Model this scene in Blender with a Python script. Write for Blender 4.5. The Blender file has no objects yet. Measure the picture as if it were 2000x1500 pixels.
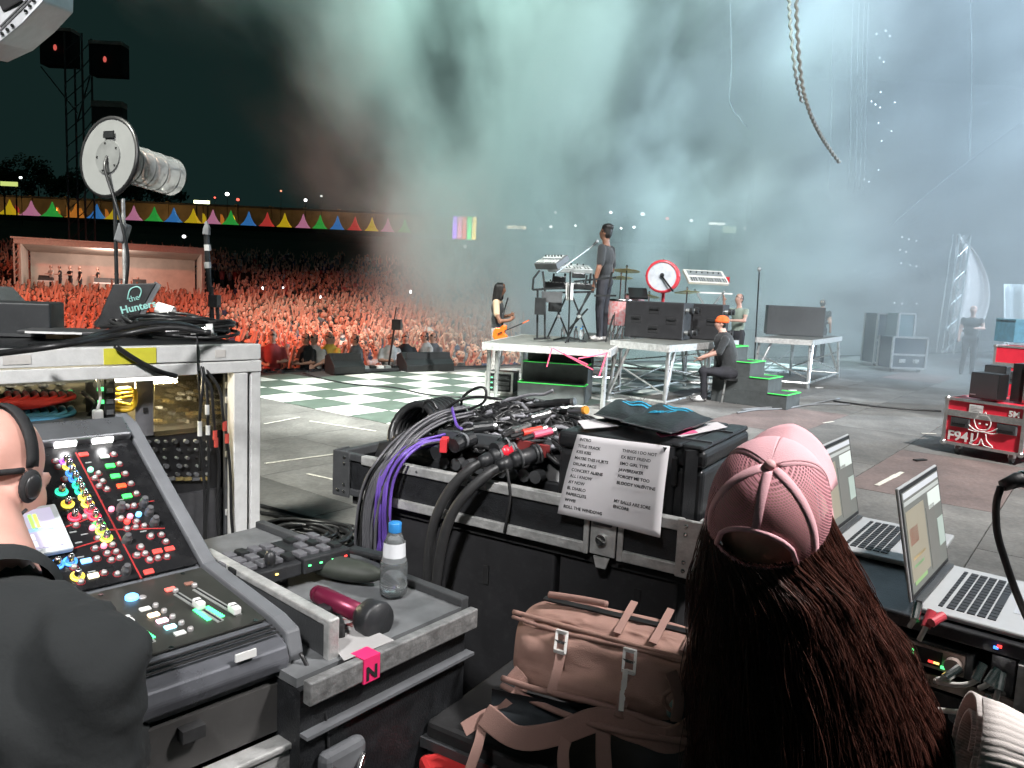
import bpy, math, random
from mathutils import Vector as V, Matrix, Quaternion
R = math.radians
rnd = random.Random(7)
scn = bpy.context.scene
col = scn.collection
# ------------------------------------------------------------------ camera
F, PIT, ROL, CH = 1500.0, R(6.9), R(2.6), 1.6          # focal length in photo pixels, pitch, roll, height
_r, _u, _f = V((1,0,0)), V((0,math.sin(PIT),math.cos(PIT))), V((0,math.cos(PIT),-math.sin(PIT)))
cx_ = _r*math.cos(ROL)+_u*math.sin(ROL); cy_ = -_r*math.sin(ROL)+_u*math.cos(ROL)
cam = bpy.data.cameras.new('camera'); camo = bpy.data.objects.new('camera', cam); col.objects.link(camo)
cam.sensor_width = 36; cam.lens = 36*F/2000; cam.clip_start = .05; cam.clip_end = 1500
m = Matrix((cx_, cy_, -_f)).transposed().to_4x4(); m.translation = (0,0,CH); camo.matrix_world = m
scn.camera = camo
def ray(u, v): return cx_*((u-1000)/F) - cy_*((v-750)/F) + _f
def PZ(u, v, z): d = ray(u,v); return V((0,0,CH)) + d*((z-CH)/d.z)
def PY(u, v, y): d = ray(u,v); return V((0,0,CH)) + d*(y/d.y)
def PD(u, v, k): return V((0,0,CH)) + ray(u,v)*k
# ------------------------------------------------------------------ night sky and stage lights
w = bpy.data.worlds.new('World'); scn.world = w; w.use_nodes = True
nt = w.node_tree; bg = nt.nodes['Background']
sky = nt.nodes.new('ShaderNodeTexSky'); sky.sky_type = 'NISHITA'; sky.sun_disc = False
sky.sun_elevation = R(-4); sky.sun_rotation = R(200)
mx = nt.nodes.new('ShaderNodeMixRGB'); mx.inputs[0].default_value = .01; mx.inputs[1].default_value = (.011,.028,.026,1)
nt.links.new(sky.outputs[0], mx.inputs[2]); nt.links.new(mx.outputs[0], bg.inputs[0]); bg.inputs[1].default_value = .6
def spot(name, loc, tgt, power, c, ang=60, blend=.6, size=.3):
    l = bpy.data.lights.new(name, 'SPOT'); l.energy = power; l.color = c; l.spot_size = R(ang); l.spot_blend = blend; l.shadow_soft_size = size
    o = bpy.data.objects.new(name, l); col.objects.link(o); o.location = loc
    o.rotation_euler = (V(tgt)-V(loc)).to_track_quat('-Z','Y').to_euler(); return o
LIGHTS = [
 ('wash_light_teal', (0,8,25), (1.5,28,3.5), 82000, (.66,1,.92), 50, .6, .6),
 ('wash_light_blue', (13,8,25), (12.5,29,3), 112000, (.60,.81,1), 58, .6, .6),
 ('wash_light_side', (33,13,8), (13,22,2.0), 80000, (.70,.86,1), 70, .7, .5),
 ('wisp_light', (7,17,13), (-10,26,10), 30000, (.55,1,.84), 40, .7, .4),  # separate spot added to light the smoke puff at upper left
 ('stage_key_light', (-3,5,11), (-1.0,11.2,0), 21000, (.96,1,.93), 34, .7, .3),
 ('riser_key_light', (1.5,4.5,9.5), (3,13,.9), 6200, (.96,.98,1), 48, .7, .3),
 ('chain_fill_light', (4,5,11), (6,17,7), 3200, (1,.95,.9), 34, .7, .3),  # spot added to brighten the hoist chains
 ('deck_light', (7,2,9), (6.2,9,0), 11500, (1,.97,.94), 72, .9, .3),
 ('deck_light_left', (-4,1,8), (-2.4,6.8,0), 7000, (1,1,.90), 46, .9, .3),
 ('crowd_light', (-8,3,14), (-11,27,-.8), 44000, (1,.21,.12), 44, .8, .3),
 ('crowd_light_left', (-12,4,12), (-27,40,-.5), 36000, (1,.21,.12), 32, .8, .3),
 ('crowd_light_right', (-4.5,3,13), (-3.5,24.5,-1), 12000, (1,.2,.11), 26, .8, .3),
 ('edge_light', (-15,8.5,4.5), (-3.2,15.6,-.2), 6500, (1,.26,.15), 24, .7, .2),
 ('wing_work_light', (-1.0,-1.2,4.2), (-1.5,2.7,1.1), 1400, (1,.99,.98), 55, .8, .25),
 ('wing_top_light', (2.4,.9,4.2), (.75,1.6,1.1), 1000, (1,.97,.95), 52, .8, .2),
]
for L in LIGHTS: spot(*L)
scn.view_settings.view_transform = 'Standard'; scn.view_settings.look = 'None'
scn.view_settings.exposure = 0; scn.view_settings.gamma = 1; scn.view_settings.use_curve_mapping = False
c = scn.cycles; c.use_denoising = True; c.denoiser = 'OPENIMAGEDENOISE'; c.use_adaptive_sampling = True; c.adaptive_threshold = .04
c.max_bounces = 5; c.diffuse_bounces = 2; c.glossy_bounces = 3; c.transmission_bounces = 4; c.volume_bounces = 0; c.transparent_max_bounces = 8
c.volume_max_steps = 96; c.volume_step_rate = 3.0; c.sample_clamp_indirect = 4; c.sample_clamp_direct = 0
# ------------------------------------------------------------------ materials
MC = {}
def M(name, c=(.5,.5,.5), r=.5, metal=0, var=.2, sc=9, bump=0, bs=60, em=None, es=0, tr=0, al=1, coat=0, rv=.15, c2=None, sheen=0):
    if name in MC: return MC[name]
    m = bpy.data.materials.new(name); m.use_nodes = True; MC[name] = m
    t = m.node_tree; n = t.nodes; b = n['Principled BSDF']; L = t.links.new
    I = b.inputs
    I['Metallic'].default_value = metal; I['Roughness'].default_value = r; I['Transmission Weight'].default_value = tr
    I['Alpha'].default_value = al; I['Coat Weight'].default_value = coat
    if sheen: I['Sheen Weight'].default_value = sheen
    if em: m.cycles.emission_sampling = 'NONE'; I['Emission Color'].default_value = (*em,1); I['Emission Strength'].default_value = es
    tc = n.new('ShaderNodeTexCoord')
    nz = n.new('ShaderNodeTexNoise'); nz.inputs['Scale'].default_value = sc; nz.inputs['Detail'].default_value = 6; nz.inputs['Roughness'].default_value = .65
    L(tc.outputs['Object'], nz.inputs['Vector'])
    cr = n.new('ShaderNodeValToRGB'); e = cr.color_ramp.elements
    k = c2 or tuple(min(1,x*(1+var)) for x in c)
    e[0].position = .3; e[1].position = .72; e[0].color = (*[x*(1-var) for x in c],1); e[1].color = (*k,1)
    L(nz.outputs['Fac'], cr.inputs[0]); L(cr.outputs[0], I['Base Color'])
    if max(c) < .16 and not em and sc >= 5:                                  # dust and scuffs on dark surfaces
        n4 = n.new('ShaderNodeTexNoise'); n4.inputs['Scale'].default_value = sc*5; n4.inputs['Detail'].default_value = 8; n4.inputs['Roughness'].default_value = .75; L(tc.outputs['Object'], n4.inputs['Vector'])
        m4 = n.new('ShaderNodeMapRange'); m4.inputs[1].default_value = .52; m4.inputs[2].default_value = .78; m4.inputs[4].default_value = .4; L(n4.outputs['Fac'], m4.inputs[0])
        x4 = n.new('ShaderNodeMixRGB'); L(m4.outputs[0], x4.inputs[0]); L(cr.outputs[0], x4.inputs[1]); x4.inputs[2].default_value = (*[x+.04 for x in c],1); L(x4.outputs[0], I['Base Color'])
    if rv:
        mr = n.new('ShaderNodeMapRange'); mr.inputs[3].default_value = max(.02,r-rv); mr.inputs[4].default_value = min(1,r+rv)
        L(nz.outputs['Fac'], mr.inputs[0]); L(mr.outputs[0], I['Roughness'])
    if bump:
        n2 = n.new('ShaderNodeTexNoise'); n2.inputs['Scale'].default_value = bs; n2.inputs['Detail'].default_value = 4; L(tc.outputs['Object'], n2.inputs['Vector'])
        bp = n.new('ShaderNodeBump'); bp.inputs['Strength'].default_value = bump; bp.inputs['Distance'].default_value = .01
        L(n2.outputs['Fac'], bp.inputs['Height']); L(bp.outputs[0], I['Normal'])
    return m
black = M('black_plastic', (.018,.019,.021), .42, var=.4, bump=.1, bs=300)
blackm = M('black_matte', (.013,.013,.014), .8, var=.4)
dark = M('dark_grey_paint', (.05,.052,.055), .45, var=.25, bump=.1, bs=200)
mid = M('grey_paint', (.13,.135,.145), .45, var=.2)
rubber = M('cable_rubber', (.02,.02,.021), .38, var=.3)
alu = M('scuffed_aluminium', (.58,.58,.57), .42, .55, var=.3, sc=22, bump=.25, bs=90, rv=.2)
whitef = M('white_frame', (.78,.78,.77), .35, 0, var=.12, sc=16, bump=.08, bs=90)
chrome = M('bright_metal', (.75,.75,.74), .2, 1, var=.1)
white = M('white_paint', (.75,.75,.74), .5, var=.08)
ply = M('phenolic_black_panel', (.012,.013,.015), .5, var=.5, sc=30, bump=.2, bs=240)
skin = M('skin_pale', (.58,.34,.27), .5, var=.08, sc=6, bump=.08, bs=120)
skinb = M('skin_brown', (.22,.105,.065), .5, var=.12)
hairm = M('hair_dark', (.012,.010,.009), .5, var=.3)
cloth = M('black_cotton', (.022,.024,.026), .9, var=.3, sc=14, bump=.35, bs=500, sheen=.15)
denim = M('black_denim', (.02,.02,.026), .85, var=.3, bump=.2, bs=300)
shoe = M('pale_shoe', (.42,.40,.39), .7)
def emi(name, c, s): return M(name, c, .5, em=c, es=s, var=.05)
# ------------------------------------------------------------------ mesh builder
class B:
    def __init__(s): s.v = []; s.f = []; s.m = []; s.k = 0
    def add(s, vs, fs):
        o = len(s.v); s.v += [tuple(x) for x in vs]; s.f += [tuple(i+o for i in f) for f in fs]; s.m += [s.k]*len(fs); return s
    def box(s, c, d, rot=None):
        c = V(c); h = [x/2 for x in d]; vs = []
        for z in (-1,1):
            for x, y in ((-1,-1),(1,-1),(1,1),(-1,1)):
                p = V((x*h[0],y*h[1],z*h[2])); vs.append(c + (rot @ p if rot else p))
        return s.add(vs, [(3,2,1,0),(4,5,6,7),(0,1,5,4),(1,2,6,5),(2,3,7,6),(3,0,4,7)])
    def bb(s, a, b): return s.box([(x+y)/2 for x,y in zip(a,b)], [abs(y-x) for x,y in zip(a,b)])
    def tube(s, pts, r, n=6, cap=True):
        pts = [V(p) for p in pts]; N = len(pts)
        rs = r if isinstance(r,(list,tuple)) else [r]*N
        t = (pts[1]-pts[0]).normalized(); a = t.orthogonal().normalized(); vs = []
        for i, p in enumerate(pts):
            t2 = (pts[min(i+1,N-1)]-pts[max(i-1,0)])
            t2 = t2.normalized() if t2.length > 1e-9 else t
            a = (a - t2*a.dot(t2)); a = a.normalized() if a.length > 1e-6 else t2.orthogonal().normalized()
            b = t2.cross(a); t = t2
            for j in range(n):
                w_ = 2*math.pi*j/n; vs.append(p + (a*math.cos(w_)+b*math.sin(w_))*rs[i])
        fs = [(i*n+j, i*n+(j+1)%n, (i+1)*n+(j+1)%n, (i+1)*n+j) for i in range(N-1) for j in range(n)]
        if cap: fs += [tuple(range(n-1,-1,-1)), tuple((N-1)*n+j for j in range(n))]
        return s.add(vs, fs)
    def cyl(s, a, b, r, r2=None, n=14): return s.tube([a,b], [r, r if r2 is None else r2], n)
    def bar(s, a, b, w, h=None, up=(0,0,1)):
        a, b = V(a), V(b); t = (b-a).normalized(); x = t.cross(V(up)); x = x.normalized() if x.length > 1e-5 else t.orthogonal().normalized(); y = x.cross(t)
        h = h or w; return s.box((a+b)/2, (w,(b-a).length,h), Matrix((x,t,y)).transposed())
    def ell(s, c, r, nu=12, nv=8, rot=None):
        c = V(c); vs = [];
        for i in range(1,nv):
            th = math.pi*i/nv
            for j in range(nu):
                ph = 2*math.pi*j/nu; p = V((r[0]*math.sin(th)*math.cos(ph), r[1]*math.sin(th)*math.sin(ph), r[2]*math.cos(th)))
                vs.append(c + (rot @ p if rot else p))
        t, bo = V((0,0,r[2])), V((0,0,-r[2])); vs += [c+(rot@t if rot else t), c+(rot@bo if rot else bo)]; T = len(vs)-2
        fs = [(i*nu+j, (i+1)*nu+j, (i+1)*nu+(j+1)%nu, i*nu+(j+1)%nu) for i in range(nv-2) for j in range(nu)]
        fs += [(T, j, (j+1)%nu) for j in range(nu)] + [(T+1, (nv-2)*nu+(j+1)%nu, (nv-2)*nu+j) for j in range(nu)]
        return s.add(vs, fs)
    def lathe(s, prof, n=20, mat=None):
        vs = []
        for r_, z in prof:
            for j in range(n):
                a = 2*math.pi*j/n; p = V((max(r_,1e-4)*math.cos(a), max(r_,1e-4)*math.sin(a), z)); vs.append(mat @ p if mat else p)
        N = len(prof); fs = [(i*n+j, i*n+(j+1)%n, (i+1)*n+(j+1)%n, (i+1)*n+j) for i in range(N-1) for j in range(n)]
        return s.add(vs, fs)
    def prism(s, poly, a, b, mat=None):
        """polygon in x,y extruded along z from a to b"""
        n = len(poly); vs = [V((x,y,a)) for x,y in poly]+[V((x,y,b)) for x,y in poly]
        if mat: vs = [mat @ p for p in vs]
        return s.add(vs, [tuple(range(n-1,-1,-1)), tuple(range(n,2*n))]+[(i,(i+1)%n,n+(i+1)%n,n+i) for i in range(n)])
    def grid(s, fn, nu, nv, wrap=False):
        vs = [fn(i/nu, j/nv) for j in range(nv+1) for i in range(nu+1)]
        return s.add(vs, [(j*(nu+1)+i, j*(nu+1)+i+1, (j+1)*(nu+1)+i+1, (j+1)*(nu+1)+i) for j in range(nv) for i in range(nu)])
    def mesh(s, name, mats, smooth=False):
        me = bpy.data.meshes.new(name); me.from_pydata(s.v, [], s.f)
        for m_ in (mats if isinstance(mats,(list,tuple)) else [mats]): me.materials.append(m_)
        if any(s.m): me.polygons.foreach_set('material_index', s.m)
        me.validate(); 
        if smooth: me.polygons.foreach_set('use_smooth', [True]*len(me.polygons))
        me.update(); return me
    def build(s, name, mats, parent=None, smooth=False, bev=0, sub=0, solid=0, seg=2):
        o = bpy.data.objects.new(name, s.mesh(name, mats, smooth)); col.objects.link(o); o.parent = parent
        if solid: md = o.modifiers.new('solid','SOLIDIFY'); md.thickness = solid; md.offset = -1
        if bev: md = o.modifiers.new('bevel','BEVEL'); md.width = bev; md.segments = seg; md.limit_method = 'ANGLE'; md.angle_limit = R(35)
        if sub: md = o.modifiers.new('sub','SUBSURF'); md.levels = sub; md.render_levels = sub
        if smooth is None:
            o.data.polygons.foreach_set('use_smooth', [True]*len(o.data.polygons))
        return o
def tag(o, label=None, cat=None, group=None, kind=None):
    if label: o['label'] = label
    if cat: o['category'] = cat
    if group: o['group'] = group
    if kind: o['kind'] = kind
    return o
def thing(name, label, cat, loc=(0,0,0), rz=0, group=None):
    o = bpy.data.objects.new(name, None); col.objects.link(o); o.empty_display_size = .1
    o.location = loc; o.rotation_euler = (0,0,rz); return tag(o, label, cat, group)
def frame(loc, rz): return Matrix.Translation(V(loc)) @ Matrix.Rotation(rz,4,'Z')
def link(name, me, parent=None, loc=None, rot=None, sc=None):
    o = bpy.data.objects.new(name, me); col.objects.link(o); o.parent = parent
    if loc is not None: o.location = loc
    if rot is not None: o.rotation_euler = rot
    if sc is not None: o.scale = sc
    return o
def copy_tree(o, parent=None):
    c_ = o.copy(); col.objects.link(c_); c_.parent = parent
    for ch in o.children: copy_tree(ch, c_)
    return c_
def text(name, s, size, mat, parent, mtx, ext=.0006, align='LEFT', bold=0):
    cu = bpy.data.curves.new(name, 'FONT'); cu.body = s; cu.size = size; cu.extrude = ext; cu.align_x = align; cu.offset = bold; cu.resolution_u = 3
    o = bpy.data.objects.new(name, cu); me = bpy.data.meshes.new_from_object(o)
    bpy.data.objects.remove(o); me.materials.clear(); me.materials.append(mat)
    return link(name, me, parent, mtx.translation, mtx.to_euler())
def axes(o, x, y):
    """matrix with origin o, text/plane x and y axes given"""
    x = V(x).normalized(); z = x.cross(V(y)).normalized(); y = z.cross(x)
    m_ = Matrix((x,y,z)).transposed().to_4x4(); m_.translation = V(o); return m_
def spl(pts, n=6):
    """Catmull-Rom through points"""
    P = [V(p) for p in pts]; P = [P[0]*2-P[1]]+P+[P[-1]*2-P[-2]]; out = []
    for i in range(1,len(P)-2):
        a,b,c_,d = P[i-1:i+3]
        for k in range(n):
            t = k/n; out.append(.5*((2*b)+(c_-a)*t+(2*a-5*b+4*c_-d)*t*t+(3*b-a-3*c_+d)*t**3))
    return out+[P[-2]]
def onplane(u, v, mtx):
    """photo ray hits the local z=0 plane of mtx (world matrix); returns local x,y"""
    inv = mtx.inverted(); o = inv @ V((0,0,CH)); d = inv.to_3x3() @ ray(u,v); t = -o.z/d.z; p = o+d*t; return p.x, p.y
# ------------------------------------------------------------------ continuous bodies: primitives fused by voxel remesh
def fuse(b, mats, vox=.02, smooth=6, name='body', dec=0):
    """b: builder whose primitives carry a material index; returns one continuous mesh, faces keep the nearest primitive's material"""
    src = b.mesh('tmp', mats); o = bpy.data.objects.new('tmp', src); col.objects.link(o)
    md = o.modifiers.new('r','REMESH'); md.mode = 'VOXEL'; md.voxel_size = vox
    if smooth: s_ = o.modifiers.new('s','SMOOTH'); s_.factor = .5; s_.iterations = smooth
    if dec: d_ = o.modifiers.new('d','DECIMATE'); d_.ratio = dec
    dg = bpy.context.evaluated_depsgraph_get(); me = bpy.data.meshes.new_from_object(o.evaluated_get(dg)); me.name = name
    from mathutils.bvhtree import BVHTree
    bv = BVHTree.FromPolygons([V(x) for x in b.v], b.f)
    bpy.data.objects.remove(o); me.materials.clear()
    for m_ in mats: me.materials.append(m_)
    idx = []
    for p in me.polygons:
        h = bv.find_nearest(p.center); idx.append(b.m[h[2]] if h[2] is not None else 0)
    me.polygons.foreach_set('material_index', idx); me.polygons.foreach_set('use_smooth', [True]*len(idx)); me.update(); return me
def limb(b, pts, rs, n=10):
    """tapered limb with rounded ends and joints"""
    b.tube(pts, rs, n)
    for p, r_ in zip(pts, rs): b.ell(p, (r_*1.02,)*3, n, 6)
    return b
def hand(b, w_, d, side, s=1.0, curl=.5, up=None):
    """palm at wrist w_ pointing along d, five bent fingers; side = thumb direction"""
    w_, d = V(w_), V(d).normalized(); sd = (V(side)-d*V(side).dot(d)).normalized(); nrm = d.cross(sd)
    b.ell(w_+d*.045*s, (.04*s,.05*s,.018*s), 8, 6, Matrix((sd,d,nrm)).transposed())
    for k, (o_, l_) in enumerate(((.030,.075),(.010,.085),(-.010,.08),(-.029,.062))):
        p0 = w_+d*.075*s+sd*o_*s; p1 = p0+(d*(1-curl*.4)-nrm*curl*.6).normalized()*l_*.5*s; p2 = p1+(d*(1-curl)-nrm*curl).normalized()*l_*.5*s
        b.tube([p0-d*.02*s,p0,p1,p2], [.010*s,.0095*s,.009*s,.007*s], 6)
    t0 = w_+d*.02*s+sd*.03*s; b.tube([t0,t0+(d*.5+sd*.8)*.035*s,t0+(d*.9+sd*.7-nrm*.3*curl)*.06*s], [.013*s,.011*s,.008*s], 6)
def head(b, c_, h, fwd, ks=0, kh=1, hair='short'):
    """head centred at c_, height h, looking along fwd; ks skin index, kh hair index"""
    c_ = V(c_); f = V(fwd).normalized(); rt = f.cross(V((0,0,1))).normalized(); up = rt.cross(f); rot = Matrix((rt,f,up)).transposed()
    q = lambda x,y,z: c_ + rot @ V((x*h,y*h,z*h))
    b.k = ks
    b.ell(q(0,-.03,.10), (.335*h,.40*h,.40*h), 14, 10, rot); b.ell(q(0,.09,-.17), (.25*h,.28*h,.32*h), 12, 8, rot)
    b.ell(q(0,.39,-.05), (.045*h,.09*h,.09*h), 8, 6, rot)
    for s in (-1,1): b.ell(q(.335*s,-.03,-.03), (.05*h,.09*h,.14*h), 8, 6, rot)
    b.ell(q(0,.34,-.25), (.11*h,.05*h,.035*h), 8, 6, rot)
    if hair:
        b.k = kh; b.ell(q(0,-.07,.16), (.365*h,.41*h,.385*h), 14, 10, rot)
        b.ell(q(0,-.2,-.02), (.33*h,.25*h,.3*h), 12, 8, rot)
        b.k = ks; b.ell(q(0,.15,-.03), (.30*h,.27*h,.26*h), 10, 8, rot)
    return q, rot
# ================================================================== THE SETTING
A1 = R(52)                                             # the stage grid runs at 52 degrees
e1, e2 = V((math.cos(A1),math.sin(A1),0)), V((-math.sin(A1),math.cos(A1),0))
EP, ED = V((-4.185,13.53,0)), V((math.cos(R(37.6)),math.sin(R(37.6)),0))   # front edge of the stage
EN = V((-ED.y,ED.x,0))
def off(p): return (V(p)-EP).dot(EN)                    # >0 beyond the edge
def panel_mat(name, c, c2):
    m_ = M(name, c, .72, var=.35, sc=1.6, bump=.25, bs=14, c2=c2, rv=.12); t = m_.node_tree
    n = t.nodes; b = n['Principled BSDF']; src = b.inputs['Base Color'].links[0].from_socket
    oi = n.new('ShaderNodeObjectInfo'); mr = n.new('ShaderNodeMapRange'); mr.inputs[3].default_value = .72; mr.inputs[4].default_value = 1.2
    t.links.new(oi.outputs['Random'], mr.inputs[0])
    n3 = n.new('ShaderNodeTexNoise'); n3.inputs['Scale'].default_value = 26; n3.inputs['Detail'].default_value = 8; n3.inputs['Roughness'].default_value = .8
    tc = n.new('ShaderNodeTexCoord'); t.links.new(tc.outputs['Object'], n3.inputs['Vector'])
    m3 = n.new('ShaderNodeMapRange'); m3.inputs[1].default_value = .35; m3.inputs[2].default_value = .7; m3.inputs[3].default_value = .7; m3.inputs[4].default_value = 1.15; t.links.new(n3.outputs['Fac'], m3.inputs[0])
    k = n.new('ShaderNodeMath'); k.operation = 'MULTIPLY'; t.links.new(mr.outputs[0], k.inputs[0]); t.links.new(m3.outputs[0], k.inputs[1])
    mu = n.new('ShaderNodeMixRGB'); mu.blend_type = 'MULTIPLY'; mu.inputs[0].default_value = 1
    t.links.new(src, mu.inputs[1]); t.links.new(k.outputs[0], mu.inputs[2]); t.links.new(mu.outputs[0], b.inputs['Base Color']); return m_
pgrey = panel_mat('worn_grey_ply', (.15,.145,.14), (.23,.225,.215)); pred = panel_mat('worn_red_ply', (.155,.118,.112), (.225,.172,.162))
# stage deck: a half plane south of the edge
a, b_ = EP-ED*16, EP+ED*62
st = B().prism([(a.x,a.y),(-14,-8),(44,-8),(52,b_.y),(b_.x,b_.y)], -.35, -.02).build('stage_floor', M('stage_substrate', (.05,.05,.05), .9)); tag(st, kind='structure')
pm = B().box((0,0,-.011),(2.392,1.192,.018)).mesh('floor_panel', pgrey); pm2 = B().box((0,0,-.011),(2.392,1.192,.018)).mesh('floor_panel', pred)
for i in range(-2,13):
    for j in range(-13,9):
        p = e1*(2.4*i+(1.2 if j%2 else 0)) + e2*(1.2*j)
        ok = all(off(p+e1*sx*1.2+e2*sy*.6) < -.05 for sx in (-1,1) for sy in (-1,1))
        if not ok or p.y < 1.0 or abs(p.x) > .74*p.y+2.5: continue
        red = (p.x > 2.2 and p.y < 9.5 and (i+j) % 4 == 0) or (p.x > 3 and rnd.random() < .06)
        link('floor_panel', pm2 if red else pm, st, p, (0,0,A1))
lip = B(); c0 = EP-ED*16; lip.bar(EP-ED*15+EN*.02+V((0,0,-.05)), EP+ED*60+EN*.02+V((0,0,-.05)), .05, .1)
lip.build('edge_strip', dark, st)
sk = B(); sk.bar(EP-ED*15-EN*.03+V((0,0,-1.05)), EP+ED*60-EN*.03+V((0,0,-1.05)), .06, 1.5); sk.build('stage_skirt', blackm, st)
# checker floor
ck = thing('checker_floor', None, None); tag(ck, kind='structure')
ts = .66; O = V((-1.45,8.82,0))
wt = M('white_vinyl_tile', (.70,.72,.68), .4, var=.16, sc=5, bump=.08); gt = M('green_grey_vinyl_tile', (.105,.14,.118), .45, var=.35, sc=4.5)
tw = B().box((0,0,.003),(ts-.012,ts-.012,.006)).mesh('tile', wt); tg = B().box((0,0,.003),(ts-.012,ts-.012,.006)).mesh('tile', gt)
for i in range(0,22):
    for j in range(-1,8):
        p = O + e1*ts*(i+.5) + e2*ts*(j+.5)
        if off(p) > -.75: continue
        link('tile', tw if (i+j)%2 else tg, ck, p, (0,0,A1))
# tape marks on the deck
tapew = M('worn_white_tape', (.6,.58,.52), .7, var=.35, sc=40)
for k, (u0,v0,u1,v1,wd,lab) in enumerate([(516,828,585,815,.03,'worn white tape line on grey floor beside the white rack'),(605,822,735,842,.03,'faint tape line running towards the cable heap on the floor'),
  (518,905,665,885,.035,'long white tape line on the floor behind the multicore case'),(600,925,660,938,.03,'short tape stripe on the floor left of the multicore case'),
  (1712,948,1762,922,.05,'torn pale tape strip on red floor panel right of the pink cap'),(1608,826,1628,823,.03,'tiny tape corner mark on the open deck'),
  (1800,846,1828,847,.03,'small white tape dash left of the red flight case'),(1718,1040,1730,1045,.05,'white tape scrap on floor behind the near laptops')]):
    p, q = PZ(u0,v0,.004), PZ(u1,v1,.004)
    bb_ = B(); n_ = 5; d = (q-p)/n_
    for i in range(n_):
        bb_.bar(p+d*i, p+d*(i+1.01), wd*rnd.uniform(.8,1.1), .003+.0002*(i%2))
    tag(bb_.build('floor_tape', tapew), lab, 'tape', 'tape marks on the stage floor')
# ground of the arena: pit, then a slope
TZ = [(0,-1.78),(17,-1.74),(44,-.85),(66,1.5),(95,4.6),(128,8.2),(136,10.3),(200,11.5),(420,13)]
def tz(y):
    for (y0,z0),(y1,z1) in zip(TZ,TZ[1:]):
        if y <= y1: return z0+(z1-z0)*(y-y0)/(y1-y0)
    return TZ[-1][1]
g = B(); xs = [-420,-160,-90,-50,-20,0,20,60,140,420]; vs = [(x,y,z) for y,z in [(-40,-1.78)]+TZ for x in xs]; n_ = len(xs)
g.add(vs, [(j*n_+i, j*n_+i+1, (j+1)*n_+i+1, (j+1)*n_+i) for j in range(len(TZ)) for i in range(n_-1)])
tag(g.build('ground', M('trampled_grass', (.035,.04,.022), .95, var=.5, sc=.4, bump=.3, bs=2)), kind='structure')
bk = B().bb((-190,134.5,8.2),(60,139,10.75)).build('embankment', M('dark_bank', (.03,.032,.025), .95, var=.5, sc=.5)); tag(bk, kind='structure')
for i in range(5): spot('tent_fill_light', (-90+i*16,134,9.2), (-90+i*16,145,12.0), 5200, (1,.95,.85), 110, .8, .3)  # unseen spots added before the tents to give the canopies shading
# long terrace wall behind the tents, in bays with pilasters
wl = thing('terrace_wall', 'long ochre terrace wall behind the coloured tents', 'wall', (0,160,11))
wm = M('ochre_render', (.30,.21,.11), .9, var=.35, sc=.35, bump=.2, bs=3)
for i in range(17):
    x = -128+i*7; B().bb((x+.25,0,-2),(x+6.75,.6,5.0)).build('wall_bay', wm, wl); B().bb((x-.25,-.25,-2),(x+.25,.7,5.6)).build('pilaster', wm, wl)
B().bb((-128,-.4,5.02),(-9,1,5.4)).build('coping', M('dark_coping', (.06,.05,.04), .8), wl)
for i in range(6):
    spot('terrace_lamp', (-106+i*17,150,13.0), (-106+i*17,160.5,13.6), 900, (1,.66,.30), 120, .9, .4)
# ------------------------------------------------------------------ tents
TC = {'yellow':(.9,.62,.02),'pink':(.85,.30,.50),'green':(.05,.55,.08),'blue':(.06,.28,.75),'red':(.80,.07,.06),'orange':(.85,.28,.04)}
tents = [(20,'yellow'),(62,'pink'),(103,'green'),(150,'orange'),(190,'blue'),(225,'yellow'),(262,'pink'),(302,'green'),(340,'blue'),(378,'yellow'),(416,'pink'),(451,'green'),(486,'blue'),(522,'red'),(556,'yellow'),(592,'pink'),(625,'green'),(659,'blue'),(693,'red'),(726,'yellow'),(757,'pink'),(790,'green')]
tpost = M('tent_post', (.4,.4,.38), .5); bulbm = emi('bulb_warm', (1,.86,.6), 9)
def canopy(b):
    prof = [(1.72,0),(1.70,.28),(1.25,.62),(.75,1.15),(.34,1.9),(.06,2.75),(0,2.8)]; n = 4; vs = []
    for r_, z in prof:
        for j in range(16):
            a_ = 2*math.pi*j/16; k = 1/max(abs(math.cos(a_)),abs(math.sin(a_))); k = 1+(k-1)*(.95 if z < .6 else .5); vs.append((r_*k*math.cos(a_)*.93, r_*k*math.sin(a_)*.93, z))
    b.add(vs, [(i*16+j, i*16+(j+1)%16, (i+1)*16+(j+1)%16, (i+1)*16+j) for i in range(len(prof)-1) for j in range(16)]); return b
cms = {}
for k, (u, cn) in enumerate(tents):
    p = PY(u, 421+ (u-20)*.0493 + 8, 145); nb = tents[k-1][1] if k else 'the frame edge'
    same = [x for x,(uu,cc) in enumerate(tents) if cc == cn].index(k)+1
    o_ = ['first','second','third','fourth','fifth'][same-1]
    tsc = 1.22; t = thing('festival_tent', f'{cn} pointed festival tent, {o_} {cn} one from the left', 'tent', (p.x,145,p.z-2.6), rnd.uniform(-.06,.06), 'row of coloured tents')
    if cn not in cms: cms[cn] = canopy(B()).mesh('canopy', M('tent_'+cn, TC[cn], .6, em=TC[cn], es=.4, var=.15, sc=1))  # canopy emission stands in for light inside the tent
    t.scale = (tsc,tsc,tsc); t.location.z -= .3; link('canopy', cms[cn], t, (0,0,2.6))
    for sx in (-1,1):
        for sy in (-1,1): B().cyl((1.5*sx,1.5*sy,0),(1.5*sx,1.5*sy,2.62),.05,n=6).build('post', tpost, t)
    for s in (-1,1): B().ell((1.62*s,-1.65,2.5),(.16,.16,.16),8,6).build('bulb', bulbm, t)
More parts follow.
